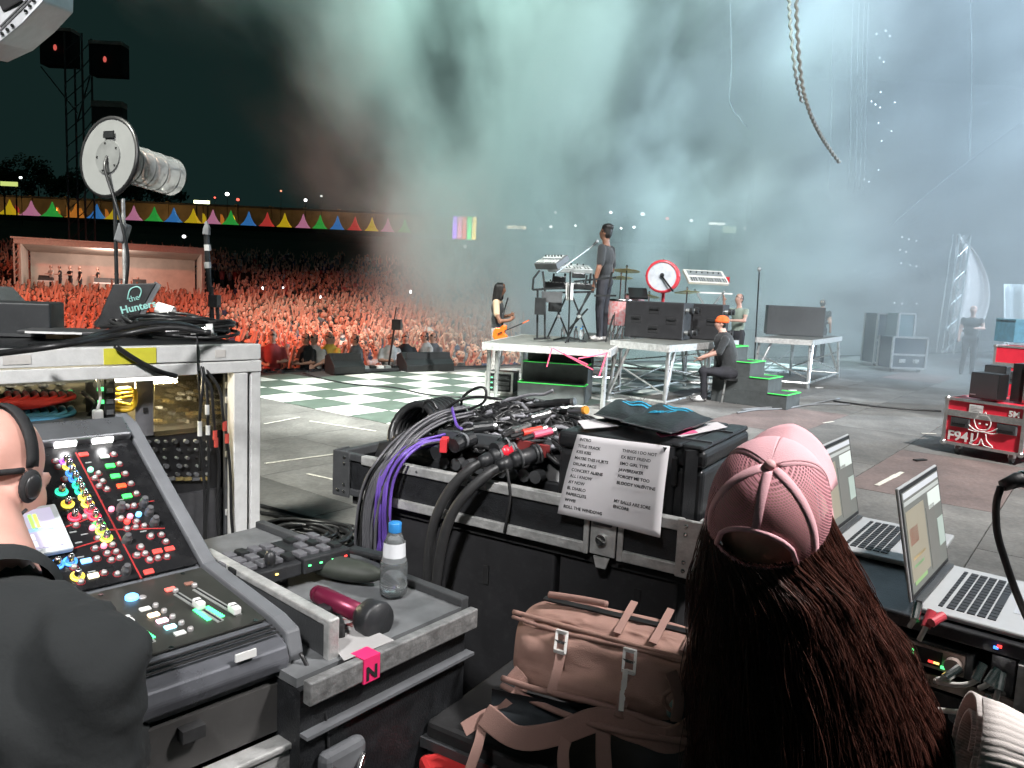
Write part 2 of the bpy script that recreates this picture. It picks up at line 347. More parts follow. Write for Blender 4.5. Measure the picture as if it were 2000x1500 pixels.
for k,(u,c_) in enumerate([(110,'orange'),(155,'orange'),(30,'red'),(395,'yellow'),(430,'orange'),(452,'yellow'),(130,'orange'),(205,'orange')]):
    p = PY(u, 412+u*.045, 150)
    f = thing('banner_flag', f'{c_} feather flag behind the tents, {["first","second","third","fourth","fifth","sixth","seventh","eighth"][sorted([110,155,30,395,430,452,130,205]).index(u)]} flag from the left', 'flag', (p.x,150,p.z-3), 0, 'feather flags behind the tents')
    B().cyl((0,0,0),(0,0,4.3),.05,n=6).build('pole', tpost, f)
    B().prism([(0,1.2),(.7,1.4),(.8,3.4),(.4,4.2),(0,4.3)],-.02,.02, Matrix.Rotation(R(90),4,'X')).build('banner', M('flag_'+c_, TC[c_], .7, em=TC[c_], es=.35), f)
# far lamps and signs (lit)
def lampm(c_, s): return emi('lamp_%02x%02x%02x_%d'%(*[int(x*255) for x in c_],s), c_, s)
far = [(41,347,130,(.9,1,.95),12),(444,379,150,(1,1,.95),14),(597,391,150,(1,1,1),16),(420,386,150,(1,.12,.08),5),(465,390,150,(1,.15,.1),4),(549,373,150,(1,.35,.2),4),
 (628,383,150,(.8,.9,.9),3),(1085,415,150,(1,1,1),10),(1193,415,140,(1,1,1),14),(1057,448,120,(1,1,.95),12),(1076,443,120,(1,1,.95),12),(1124,441,120,(1,1,1),10),(1213,446,110,(1,1,1),16),(1238,444,110,(1,1,1),12),
 (1255,418,120,(1,1,1),9),(1303,427,110,(1,.15,.12),7),(1350,431,110,(1,1,1),6),(1456,446,100,(1,1,.9),12),(908,481,60,(1,1,1),4),(360,462,100,(1,1,1),6),(512,563,48,(1,1,1),12),(553,563,48,(1,1,1),3),(625,580,44,(1,1,1),12),(802,570,44,(1,1,1),12),(630,697,16,(1,1,1),1)]
far = far[:-1]
for k,(u,v,y,c_,s) in enumerate(far):
    p = PY(u,v,y); r_ = .0026*y if v < 500 else .0032*y
    if v > 500:
        r_ *= .6; o = B().box(p,(r_*1.1,.02,r_*1.9)).build('phone_light', lampm(c_,s)); tag(o, f'bright phone light held up in the crowd, number {k-19} from the left'.replace('number 1 from the left','leftmost').replace('number 2 from the left','second from the left').replace('number 3 from the left','third from the left').replace('number 4 from the left','rightmost'), 'phone', 'phone lights in the crowd')
        continue
    zb = tz(y); t = thing('flood_lamp', None, 'lamp', (p.x,y,zb), 0, 'far lamps on masts')
    cn = 'red' if c_[1] < .5 else 'white'
    od = ['first','second','third','fourth','fifth','sixth','seventh','eighth','ninth','tenth','eleventh','twelfth','thirteenth','last']
    t['label'] = f'{od[k if k<7 else k-7]} small {cn} mast lamp '+('beyond the tents' if k < 7 else 'seen through the smoke')
    B().cyl((0,0,0),(0,0,p.z-zb),.06,.04,6).build('mast', blackm, t)
    r_ *= rnd.choice((.5,.7,.85,1)); B().ell((0,-.1,p.z-zb),(r_,r_*.6,r_*.8),10,6).build('lamp_glass', lampm(c_,max(2,int(s*.6))), t); B().box((0,.15,p.z-zb),(r_*2,.3,r_*1.8)).build('lamp_housing', blackm, t)
def sign(u0,v0,u1,v1,y,mats,lab,name='lit_sign'):
    p, q = PY(u0,v0,y), PY(u1,v1,y); t = thing(name, lab, 'sign', (p.x,y,tz(y))); w_ = q.x-p.x; zt, zb = p.z-tz(y), q.z-tz(y); n = len(mats)
    for i, m_ in enumerate(mats): B().bb((w_*i/n+.04,0,zb),(w_*(i+1)/n-.04,.2,zt)).build('light_panel', m_, t)
    B().bb((0,.22,zb-.1),(w_,.5,zt+.1)).build('backing', blackm, t)
    for x in (.15*w_,.85*w_): B().bb((x-.1,.25,0),(x+.1,.45,zb)).build('leg', blackm, t)
    return t
sign(884,422,930,468,60,[lampm((.45,.12,.95),7),lampm((.85,.25,.45),6),lampm((.9,.12,.08),6),lampm((.08,.8,.15),7),lampm((.9,.65,.12),7)],'tall glowing panel in purple red green and yellow stripes')
sign(990,440,1028,448,110,[lampm((1,.8,.55),8)]*3,'small warm lit kiosk front far behind the guitarist')
sign(1385,434,1416,440,100,[lampm((1,1,.9),6)]*2,'short white strip light over the far stalls')
sign(1460,436,1500,441,100,[lampm((1,.97,.9),8)]*2,'long curved white strip light over the far stalls'); sign(1412,442,1438,455,102,[lampm((.8,1,.6),2)]*2,'dim greenish stall front under the strip lights')
sg = sign(1565,432,1614,446,90,[M('sign_blue',(.03,.05,.09),.5)],'dark sign with white letters reading KED POT far in the smoke')
text('lettering','BAKED POT',.62,lampm((1,1,1),6),sg,axes((.12,-.06,PY(1565,432,90).z-tz(90)-.62),(1,0,0),(0,0,1)),.02,bold=.02)
sign(378,391,409,398,150,[lampm((.9,.95,.5),6)],'small yellow white lit sign above the terrace wall'); sign(0,354,34,364,140,[lampm((.6,.7,.2),1)],'dim olive stall roof strip at the far left edge')
# ------------------------------------------------------------------ delay tower
p = PY(160,440,70); T = thing('speaker_tower', 'dark speaker tower with two boxed platforms and red lamps', 'tower', (p.x,70,tz(70)))
def at70(u,v): q = PY(u,v,70); return V((q.x-p.x,0,q.z-tz(70)))
dm = M('tower_steel', (.05,.05,.05), .6, var=.4)
for dx in (-.75,.75):
    for dy in (-.75,.75): B().bar((dx,dy,0),(dx+.0,dy,at70(160,70).z),.14).build('mast_leg', dm, T)
for i in range(14):
    z = i*1.35+1; B().bar((-.75,-.75,z),(.75,-.75,z+1.3),.06).build('brace', dm, T); B().bar((.75,-.75,z),(.75,.75,z+1.3),.06).build('brace', dm, T)
pale = M('tower_pale_edge', (.35,.30,.27), .7)
for (u0,v0,u1,v1) in ((82,62,146,130),(178,88,243,150)):
    q0, q1 = at70(u0,v0), at70(u1,v1); B().bb((q0.x,-.4,q1.z),(q1.x,.9,q0.z)).build('speaker_box', blackm, T); B().bb((q0.x,-.5,q0.z+.02),(q1.x,.9,q0.z+.28)).build('box_lid', pale, T)
    cc = (q0+q1)/2; B().ell((cc.x,-.5,cc.z),(.16,.1,.26),8,6).build('red_lamp', lampm((.6,.10,.08),1), T)
    B().bar((q0.x,-.3,q1.z-.2),(0,-.3,q1.z-4),.09).build('strut', dm, T)
q0, q1 = at70(183,198), at70(243,212); B().bb((q0.x,-.5,q1.z),(q1.x,.5,q0.z)).build('lower_shelf', pale, T); B().bb((q0.x,-.4,q1.z-1.3),(q1.x,.5,q1.z-.02)).build('lower_box', dm, T)
# ------------------------------------------------------------------ far trees
leafm = M('night_foliage', (.05,.085,.03), .8, var=.5, sc=.6); trunkm = M('bark', (.06,.045,.03), .9)
def tree(u, v, y, rx, rz, lab):
    p = PY(u,v,y); z0 = tz(y); t = thing('tree', lab, 'tree', (p.x,y,z0), 0, 'trees on the skyline'); h = p.z-z0
    b = B(); b.tube([(0,0,0),(.15,0,h*.4),(-.1,0,h*.8)],[.5,.36,.15],8)
    for i in range(6):
        a_ = i*1.05; b.tube([(0,0,h*(.35+.06*i)),(math.cos(a_)*rx*.5,math.sin(a_)*rx*.5,h*(.6+.05*i))],[.18,.05],5)
    b.build('trunk', trunkm, t)
    b = B()
    cl = [(V((rnd.gauss(0,.45)*rx,rnd.gauss(0,.45)*rx,h+rnd.gauss(0,.4)*rz)), rnd.uniform(.18,.4)*rx) for _ in range(22)]
    for c_, r_ in cl:
        for _ in range(95):
            d = V((rnd.gauss(0,1),rnd.gauss(0,1),rnd.gauss(0,.8))).normalized()*r_*rnd.random()**.4; q = c_+d
            s_ = rnd.uniform(.16,.38); n_ = V((rnd.gauss(0,1),rnd.gauss(0,1),rnd.gauss(0,1))).normalized(); x_ = n_.orthogonal()*s_; y_ = n_.cross(x_)*.6
            b.add([q-x_,q-y_,q+x_,q+y_],[(0,1,2,3)])
    b.build('crown', leafm, t)
for a_ in ((15,345,190,6,5,'dark bushy tree above the wall at the far left edge'),(75,352,195,7,4,'dark round tree left of the speaker tower'),(120,362,200,6,3.5,'low dark tree right behind the speaker tower foot'),(255,372,205,6,3,'low dark tree behind the antenna tube'),(330,370,210,7,4,'wide dark tree above the terrace wall right of the antenna')): tree(*a_)
# ------------------------------------------------------------------ smoke over the stage: one closed box of air
hz = B().bb((-14,12.6,-1.7),(34,46,15)).build('haze', []); tag(hz, 'pale teal and blue stage smoke billowing over the stage', 'smoke', kind='stuff')
hm = bpy.data.materials.new('stage_smoke'); hm.use_nodes = True; t = hm.node_tree; n = t.nodes; n.clear(); L = t.links.new
out = n.new('ShaderNodeOutputMaterial'); pv = n.new('ShaderNodeVolumePrincipled'); pv.inputs['Color'].default_value = (.93,.97,.97,1); pv.inputs['Anisotropy'].default_value = 0; L(pv.outputs[0], out.inputs['Volume'])
tc = n.new('ShaderNodeTexCoord'); sp = n.new('ShaderNodeSeparateXYZ'); L(tc.outputs['Object'], sp.inputs[0])
def mth(op, a_, b_=None, c_=None):
    k = n.new('ShaderNodeMath'); k.operation = op
    for i, x in enumerate((a_,b_,c_)):
        if x is None: continue
        if isinstance(x,(int,float)): k.inputs[i].default_value = x
        else: L(x, k.inputs[i])
    return k.outputs[0]
def ss(x, a_, b_, lo=0, hi=1):
    k = n.new('ShaderNodeMapRange'); k.interpolation_type = 'SMOOTHSTEP'; k.inputs[1].default_value = a_; k.inputs[2].default_value = b_; k.inputs[3].default_value = lo; k.inputs[4].default_value = hi; L(x, k.inputs[0]); return k.outputs[0]
X, Y, Z = sp.outputs
nz = n.new('ShaderNodeTexNoise'); nz.inputs['Scale'].default_value = .27; nz.inputs['Detail'].default_value = 4.0; nz.inputs['Roughness'].default_value = .55; nz.inputs['Distortion'].default_value = 0
mp = n.new('ShaderNodeMapping'); mp.inputs['Scale'].default_value = (1,.22,.72); mp.inputs['Location'].default_value = (2.2,0,1.1); L(tc.outputs['Object'], mp.inputs[0]); L(mp.outputs[0], nz.inputs['Vector'])
N_ = nz.outputs['Fac']
def blob(c_, r_):
    k = n.new('ShaderNodeVectorMath'); k.operation = 'SUBTRACT'; L(tc.outputs['Object'], k.inputs[0]); k.inputs[1].default_value = c_
    s_ = n.new('ShaderNodeVectorMath'); s_.operation = 'DIVIDE'; L(k.outputs[0], s_.inputs[0]); s_.inputs[1].default_value = r_
    l_ = n.new('ShaderNodeVectorMath'); l_.operation = 'LENGTH'; L(s_.outputs[0], l_.inputs[0]); return ss(l_.outputs['Value'], .3, 1, 1, 0)
edge = mth('ADD', mth('ADD', X, mth('MULTIPLY', Z, .42)), mth('MULTIPLY', mth('SUBTRACT', Y, 25), .10))       # left bound of the bank
left = ss(mth('ADD', edge, mth('MULTIPLY', mth('SUBTRACT', N_, .5), 9)), -4.6, 2.0)
front = ss(mth('ADD', Y, ss(X, 2.5, 7, 0, 3.0)), 14.0, 21)
base = ss(N_, .44, .60, .06, 1)
gap = blob(tuple(PY(862,150,24)), (1.15,30,4.2)); gap2 = blob(tuple(PY(1620,330,28)), (3.0,20,1.9)); gap3 = blob(tuple(PY(1230,330,26)), (1.6,12,1.3))
plume = mth('MAXIMUM', blob(tuple(PY(745,150,25)), (2.3,9,7.5)), mth('MAXIMUM', blob(tuple(PY(1130,40,27)), (2.6,9,4.2)), blob(tuple(PY(990,400,24)), (3.2,8,2.6))))
puff = blob(tuple(PY(395,-70,26)), (3.4,5,3.0))
base = mth('MINIMUM', mth('ADD', base, mth('MULTIPLY', plume, mth('MULTIPLY', N_, .9))), 1.15)
low = ss(Z, -1.9, 2.2, .55, 1)
den = mth('MULTIPLY', mth('MULTIPLY', mth('MULTIPLY', base, left), front), low)
den = mth('MULTIPLY', den, mth('SUBTRACT', 1, mth('MULTIPLY', gap, .5)))
den = mth('MULTIPLY', den, mth('SUBTRACT', 1, mth('MULTIPLY', gap2, .75))); den = mth('MULTIPLY', den, mth('SUBTRACT', 1, mth('MULTIPLY', gap3, .6)))
den = mth('ADD', den, mth('MULTIPLY', ss(X, 3, 12), mth('MULTIPLY', front, mth('ADD', .07, mth('MULTIPLY', base, .28)))))
den = mth('ADD', den, mth('MULTIPLY', mth('MULTIPLY', puff, base), 1.2))
den = mth('ADD', mth('MULTIPLY', den, .145), mth('MULTIPLY', mth('MULTIPLY', ss(Y, 13, 20), ss(X, -6, 2)), .0012))
L(den, pv.inputs['Density']); hz.data.materials.append(hm)
# ================================================================== ON THE STAGE
steel = M('bright_tube_steel', (.72,.73,.72), .3, .9, var=.15); deckm = M('riser_deck', (.11,.11,.10), .6, var=.35, sc=5)
green = M('green_edge_tape', (.07,.75,.12), .5, em=(.07,.75,.12), es=.12)
rigb = M('rig_black', (.016,.017,.018), .35, var=.3); keyw = M('key_white', (.72,.73,.71), .35); silver = M('silver_plastic', (.30,.32,.32), .4, .3)
redg = M('gloss_red', (.55,.03,.04), .25, coat=.4, var=.12)
def riser(name, lab, P4, z, splay=0, trestle=True):
    """P4: near-left, near-right, far-right, far-left"""
    c_ = sum(P4, V())/4; t = thing(name, lab, 'riser', (c_.x,c_.y,0)); Q = [V((p.x-c_.x,p.y-c_.y,0)) for p in P4]
    B().prism([(q.x*.985,q.y*.985) for q in Q], z-.05, z-.004).build('deck_board', deckm, t)
    for i in range(4):
        a_, b_ = Q[i], Q[(i+1)%4]; B().bar(a_+V((0,0,z-.055)), b_+V((0,0,z-.055)), .05, .1).build('deck_edge', alu, t)
    ins = [q*.93 for q in Q]
    for i, q in enumerate(ins):
        n_ = ins[(i+1)%4]; d = (n_-q).normalized(); o_ = q.normalized()*splay
        B().cyl(q+V((0,0,z-.1)), q+o_, .03, n=10).build('leg', steel, t)
        if trestle:
            B().cyl(q+d*.22+V((0,0,z-.1)), q+o_+d*.02+V((0,0,.12)), .024, n=8).build('strut', steel, t)
            B().cyl(q+o_+V((0,0,.1)), n_+n_.normalized()*splay+V((0,0,.1)), .022, n=8).build('rail', steel, t)
            B().cyl(q+V((0,0,.62*z)), n_+V((0,0,.2*z)), .014, n=6).build('brace', steel, t)
        else: B().cyl(q+d*.12+V((0,0,z-.1)), q+d*.12, .03, n=10).build('leg', steel, t)
    return t
zl, zr = .86, .93
fl, fr = PZ(945,668,zl), PZ(1190,683,zl); bd = V((fr-fl).xy).orthogonal().normalized(); bd = V((bd.x,bd.y,0)); bd = bd if bd.y > 0 else -bd
riser('keyboard_riser', 'silver edged riser deck carrying the keyboards, taped with pink tape', [fl,fr,fr+bd*2.6,fl+bd*2.6], zl, 0, False)
l, nn, r_ = PZ(1195,664,zr), PZ(1305,674,zr), PZ(1441,664,zr)
riser('speaker_riser', 'silver trestle riser carrying the black bass cabinets', [l,nn,r_,l+r_-nn], zr, .12)
dk = [V((1.2,14.0,0)),V((3.6,13.7,0)),V((4.1,16,0)),V((1.5,16.4,0))]
riser('drum_riser', 'low hazy riser under the drum kit behind the bass cabinets', dk, .8)
l2, n2, r2 = PZ(1478,658,.93), PZ(1585,664,.93), PZ(1655,655,.93)
riser('far_riser', 'silver trestle riser fading into smoke with a grey cabinet on top', [l2,n2,n2+(r2-n2)*.8,l2+(r2-n2)*.8], .93, .15)
# pink tape on the keyboard riser
pink = M('pink_tape', (.85,.10,.19), .6, var=.15)
t = thing('warning_tape', 'pink fabric tape crossed over the riser opening above the green steps', 'tape', tuple(fr))
def tp(u,v): q = PY(u,v,fr.y-.08); return q-V(fr)
for a_, b_ in (((1078,680),(1068,716)),((1080,680),(1158,722)),((1100,690),(1148,712)),((1186,688),(1170,735)),((1130,700),(1186,690))):
    B().bar(tp(*a_),tp(*b_),.012,.055,(0,1,0)).build('tape_strip', pink, t)
# steps
def steps(lab, corner, xd, dd, n, w_, tr, h, top):
    """corner: lowest tread's near corner on the floor; xd along the tread, dd ascending"""
    xd, dd = V((*xd,0)), V((*dd,0)); t = thing('stage_steps', lab, 'steps', (corner.x,corner.y,0))
    for i in range(n):
        o_ = dd*tr*i; poly = [o_, o_+xd*w_, o_+xd*w_+dd*(tr*(n-i)), o_+dd*(tr*(n-i))]
        B().prism([(p.x,p.y) for p in poly], h*i+.002, h*(i+1)).build('step', M('step_charcoal', (.055,.062,.062), .8, var=.3, sc=8), t)
        for a_, b_ in ((poly[0],poly[1]),(poly[0],poly[0]+dd*tr*.97),(poly[1],poly[1]+dd*tr*.97)): B().bar(a_+V((0,0,h*(i+1)+.004)), b_+V((0,0,h*(i+1)+.004)), .03, .012).build('edge_tape', green, t)
    return t
xa = (fr-fl).normalized(); pL = PZ(1012,746,.28)
steps('two dark steps with bright green edges below the pink tape', pL, (xa.x,xa.y), (bd.x,bd.y), 3, .98, .30, .28, .8)
pR = PZ(1537,773,.22)
steps('dark steps with thin green edges to the right of the crouching technician', pR, (e1.x,e1.y), (e2.x,e2.y), 4, .62, .30, .22, .9)
# bass cabinets on the speaker riser
def cab(lab, c_, rz, d, wheels=True, holes=True, mat=None):
    t = thing('bass_cabinet', lab, 'speaker', c_, rz, 'bass cabinets'); w_, dp, h = d
    B().bb((-w_/2,0,0),(w_/2,dp,h)).build('cabinet', mat or M('cab_black', (.02,.02,.022), .55, var=.3, bump=.2, bs=150), t, bev=.015)
    if holes:
        for x, z in ((-.3,.5),(.3,.5),(0,.25),(0,.77)):
            x *= w_; z *= h; B().bb((x-.09,-.004,z-.065),(x+.09,.02,z+.065)).build('handle_cup', blackm, t, bev=.01); B().bar((x-.07,-.012,z+.02),(x+.07,-.012,z+.02),.02).build('grip', rigb, t)
    if wheels:
        for y, z in ((.14,.12),(.14,h-.12),(dp-.12,.12),(dp-.12,h-.12)):
            k = thing('caster', None, None); k.parent = t
            B().cyl((w_/2,y,z),(w_/2+.07,y,z),.035).build('bracket', steel, k); B().cyl((w_/2+.06,y-.0,z),(w_/2+.11,y,z),.052,n=18).build('wheel', rubber, k)
    return t
s0, s1 = PZ(1218,657,zr), PZ(1332,665,zr); dsp = s1-s0; rz0 = math.atan2(dsp.y,dsp.x)
cab('large black bass cabinet with four handle cups on the trestle riser', tuple((s0+s1)/2), rz0, (dsp.length,.62,.60))
pp = (s0+s1)/2 + Matrix.Rotation(rz0,3,'Z') @ V((.52,.72,0)); cab('second black bass cabinet half hidden behind the large one', (pp.x,pp.y,zr), rz0, (dsp.length*.9,.5,.60))
pc = PZ(1505,655,.93); cab('grey blue cabinet blurred by smoke on the far riser', (pc.x+.6,pc.y+.3,.93), R(-14), (1.15,.7,.62), False, False, M('cab_grey', (.05,.055,.06), .6))
# keyboards ----------------------------------------------------------------
def onY(u, v, y, o_): return PY(u,v,y)-V(o_)
def keyboard(lab, p, q, dp, th, tilt, y, body, group=None):
    """p,q left/right ends (world) of the front edge"""
    c_ = (p+q)/2; d = q-p; t = thing('keyboard', lab, 'keyboard', tuple(c_), math.atan2(d.y,d.x), group); t.rotation_euler.x = 0; w_ = d.length
    r_ = Matrix.Rotation(tilt,4,'X')
    k = B(); k.box((0,dp/2,0),(w_,dp,th)); o = k.build('body', body, t, bev=.008); o.matrix_local = r_
    n_ = max(8,int(w_/.026))
    for i in range(n_):
        o = B().box((-w_*.45+w_*.9*(i+.5)/n_,dp*.22,th/2+.006),(w_*.9/n_-.003,dp*.3,.01)).build('key', M('key_ivory',(.40,.41,.40),.4) if i%7 not in (1,3,5) else rigb, t); o.matrix_local = r_
    o = B().box((0,dp*.72,th/2+.004),(w_*.86,dp*.36,.006)).build('panel', silver, t); o.matrix_local = r_
    for i in range(6): o = B().cyl((-w_*.35+w_*.14*i,dp*.75,th/2+.006),(-w_*.35+w_*.14*i,dp*.75,th/2+.03),.012,n=8).build('knob', rigb, t); o.matrix_local = r_
    return t
ky = 11.9
keyboard('upper silver keyboard on the keyboard stand in front of the singer', PY(1072,536,ky), PY(1158,522,ky+.1), .34, .07, R(14), ky, silver)
keyboard('lower black keyboard on the crossed stand beside the white towel', PY(1062,562,ky), PY(1156,556,ky), .36, .09, R(4), ky, rigb)
keyboard('small tilted keyboard at the left end of the rig facing away', PY(1046,512,ky-.2), PY(1086,530,ky-.5), .30, .10, R(30), ky, dark)
ks = thing('keyboard_stand', 'black crossed keyboard stand with bolted tiers in front of the singer', 'stand', tuple(PZ(1105,664,zl)))
o_ = ks.location
for u in (1082,1122):
    for dy in (0,.34):
        B().bar(onY(u-14,662,ky+dy,o_),onY(u+28,570,ky+dy,o_),.04,.025).build('cross_leg', rigb, ks); B().bar(onY(u+30,662,ky+dy+.03,o_),onY(u-8,570,ky+dy+.03,o_),.04,.025).build('cross_leg', rigb, ks)
    B().cyl(onY(u+9,618,ky-.05,o_),onY(u+9,618,ky+.4,o_),.03).build('pivot', silver, ks)
for v in (570,562): B().bar(onY(1058,v+2,ky,o_),onY(1160,v,ky,o_),.04,.03).build('beam', rigb, ks)
for u in (1078,1100,1150): B().bar(onY(u,562,ky+.1,o_),onY(u+4,534,ky+.1,o_),.035,.03).build('tier_arm', rigb, ks)
s2 = thing('side_stand', 'tall black stand with braces at the left end of the keyboard rig', 'stand', tuple(PZ(1056,660,zl))); o_ = s2.location
for u0,v0,u1,v1 in ((1049,660,1050,566),(1064,662,1064,566),(1040,566,1098,562),(1040,566,1042,544),(1042,544,1054,528),(1064,562,1060,530),(1042,662,1075,660),(1052,604,1064,600)): B().bar(onY(u0,v0,ky-.35,o_),onY(u1,v1,ky-.35,o_),.04,.03).build('tube', rigb, s2)
B().box(onY(1078,580,ky-.3,o_),(.3,.2,.16)).build('foot_switch_box', dark, s2); B().box(onY(1055,598,ky-.4,o_),(.16,.12,.25)).build('junction_box', rigb, s2)
for u0,v0,u1,v1,dy in ((1090,560,1094,536,.2),(1112,560,1106,534,.2),(1136,558,1142,530,.2),(1075,612,1100,570,.1),(1130,664,1146,612,.2),(1060,640,1096,600,.25),(1108,575,1150,575,.15),(1070,548,1150,540,.3)): B().bar(onY(u0,v0,ky+dy,o_),onY(u1,v1,ky+dy,o_),.035,.028).build('tier_arm', rigb, ks)
for k,(u,v,lab) in enumerate(((1092,545,'small black module on the upper keyboard tier, left'),(1130,538,'small black module on the upper keyboard tier, right'),(1084,596,'black bag hanging under the keyboard rig'))): q = PY(u,v,ky+.1); tag(B().box(q,(.2,.16,.08 if k < 2 else .2)).build('synth_module' if k < 2 else 'cable_bag', rigb, None, bev=.012), lab, 'module' if k < 2 else 'bag')
tw_ = B().grid(lambda a,b: PY(1104+16*a*(1-.15*b)+1.5*b, 553+34*b, ky-.12+.05*math.sin(a*9)*b), 8, 10).build('towel', M('white_towel', (.78,.79,.76), .95, bump=.3, bs=200), solid=.012, smooth=True); tag(tw_, 'white towel hanging over the front of the lower keyboard', 'towel')
ms = thing('microphone_stand', 'black boom microphone stand angled up to the singer\'s mouth', 'mic stand', tuple(PZ(1110,668,zl))); o_ = ms.location; my = 11.6
B().cyl((0,0,0),onY(1114,530,my,o_),.013,n=8).build('pole', rigb, ms); B().cyl(onY(1086,533,my,o_),onY(1158,480,12.3,o_),.011,n=8).build('boom', silver, ms)
for a_ in range(3): B().cyl((0,0,.08),(.3*math.cos(a_*2.1+.3),.3*math.sin(a_*2.1+.3),.01),.012,n=6).build('leg', rigb, ms)
B().tube([onY(1156,482,12.3,o_),onY(1164,474,12.35,o_)],[.012,.022],10).build('microphone', rigb, ms); B().ell(onY(1166,472,12.37,o_),(.034,.034,.034),10,8).build('grille', silver, ms)
for k,(u,v,lab) in enumerate(((1099,652,'small water bottle on the riser under the stand centre'),(1124,656,'small water bottle on the riser left of the singer\'s shoes'),(1137,654,'small water bottle just beside the singer\'s shoes'),(1134,660,'front small water bottle at the riser edge'))):
    p = PZ(u,v+8,zl); b = thing('water_bottle', lab, 'bottle', tuple(p), 0, 'bottles on the riser')
    B().lathe([(0,0),(.032,0),(.032,.14),(.014,.18),(.014,.2)],10).build('body', M('clear_plastic', (.8,.86,.88), .15, tr=.8, var=.03), b, True); B().cyl((0,0,.2),(0,0,.22),.016).build('cap', M('blue_cap', (.03,.25,.6), .4), b)
# drum kit -----------------------------------------------------------------
dy = 14.2
gd = thing('bass_drum', 'upright bass drum with red hoop and pale head on a red stand', 'drum', (0,0,0)); c_ = PY(1297,541,dy); gd.location = (c_.x,c_.y,.8); hh = c_.z-.8
rt = Matrix.Translation((0,0,hh)) @ Matrix.Rotation(R(90),4,'X') @ Matrix.Rotation(R(-16),4,'Y'); rr = 31*dy/1500
B().lathe([(rr*.86,-.02),(rr,-.02),(rr,.06),(rr*.97,.06),(rr*.95,.3),(rr,.3),(rr,.38),(rr*.86,.38)],36,rt).build('hoop', M('red_hoop', (.75,.06,.08), .3), gd, True)
B().lathe([(0,.362),(rr*.5,.366),(rr*.9,.362)],36,rt).build('drum_head', M('pale_head', (.62,.66,.70), .5), gd, True); B().lathe([(0,.0),(rr*.9,0)],36,rt).build('back_head', M('pale_head'), gd)
for i in range(8): q = rt @ V((rr*1.02*math.cos(i*.785),rr*1.02*math.sin(i*.785),.1)); q2 = rt @ V((rr*1.02*math.cos(i*.785),rr*1.02*math.sin(i*.785),.3)); B().cyl(q,q2,.012,n=6).build('lug', chrome, gd)
B().cyl((0,.0,0),(0,-.05,hh-rr*.9),.03).build('stand', M('red_hoop'), gd); B().bar(rt@V((0,.0,.40)),rt@V((.22,-.26,.45)),.025).build('beater_arm', rigb, gd); B().ell(rt@V((0,.02,.40)),(.04,.03,.04),8,6).build('beater', rigb, gd)
brass = M('cymbal_bronze', (.62,.50,.24), .3, .9)
def cym(u,v,y,r_,lab,tilt=.1):
    p = PY(u,v,y); t = thing('cymbal_stand', lab, 'cymbal', (p.x,y,.8), 0, 'cymbals of the drum kit'); h = p.z-.8
    B().cyl((0,0,0),(0,0,h+.06),.014,n=8).build('pole', chrome, t); B().lathe([(0,.03),(.05,.028),(.07,.012),(r_,-.01),(r_,-.013),(0,.0)],24,Matrix.Translation((0,0,h))@Matrix.Rotation(tilt,4,'Y')@Matrix.Rotation(-.12,4,'X')).build('cymbal', brass, t, True)
    for i in range(3): B().cyl((0,0,.35),(.25*math.cos(2.1*i),.25*math.sin(2.1*i),0),.01,n=6).build('leg', chrome, t)
    B().ell((0,0,h+.07),(.022,.022,.03),8,6).build('wing_nut', chrome, t)
cym(1224,528,dy-.1,.24,'bronze cymbal right of the singer, upper one',.05); cym(1213,542,dy+.4,.22,'bronze cymbal right of the singer, lower one',.0)
cym(1342,570,dy+.5,.24,'bronze cymbal under the red keyboard right of the bass drum',-.05); cym(1268,578,dy+.6,.2,'small cymbal below and left of the bass drum',.1)
def drum(u,v,y,r_,h,lab,mat):
    p = PY(u,v,y); t = thing('drum', lab, 'drum', (p.x,y,.8)); z = p.z-.8
    B().lathe([(r_*.97,z-h/2),(r_,z-h/2+.02),(r_,z+h/2-.02),(r_*.97,z+h/2)],24).build('shell', mat, t, True); B().lathe([(0,z+h/2-.004),(r_*.97,z+h/2-.004)],24).build('drum_head', white, t)
    B().lathe([(r_*1.02,z+h/2-.03),(r_*1.04,z+h/2),(r_*1.0,z+h/2+.01)],24).build('hoop', chrome, t, True)
    for i in range(3): B().cyl((r_*math.cos(2.1*i),r_*math.sin(2.1*i),z),(r_*1.05*math.cos(2.1*i),r_*1.05*math.sin(2.1*i),0),.012,n=6).build('leg', chrome, t)
mot = M('splatter_shell', (.62,.62,.60), .4, var=.1, sc=14, c2=(.65,.05,.06))
drum(1210,610,dy-.6,.22,.45,'floor drum with red and white splattered shell beside the singer\'s legs',mot); drum(1240,585,dy+.3,.18,.2,'small drum hidden behind the bass cabinet top',mot)
pd = thing('drum_pad', 'black electronic drum pad tilted on a stand left of the bass drum', 'drum pad', (0,0,0)); q = PY(1246,573,dy-.2); pd.location = (q.x,q.y,.8)
B().box((0,0,q.z-.8),(.34,.3,.05),Matrix.Rotation(R(35),3,'X')).build('pad', rigb, pd, bev=.01); B().cyl((0,0,0),(0,0,q.z-.83),.015,n=8).build('pole', chrome, pd)
keyboard('white and red stage keyboard hovering on a stand right of the bass drum', PY(1345,556,dy+.7), PY(1424,553,dy+.9), .4, .06, R(38), dy, M('cream_plastic', (.75,.73,.66), .4))
ks3 = thing('red_stand', 'pale stand with red top bar under the white stage keyboard', 'stand', (PY(1385,580,dy+1).x,dy+1,.8)); 
for s in (-1,1): B().bar((-.4*s,0,0),(.3*s,0,PY(1385,566,dy+1).z-.8),.03).build('cross_leg', silver, ks3)
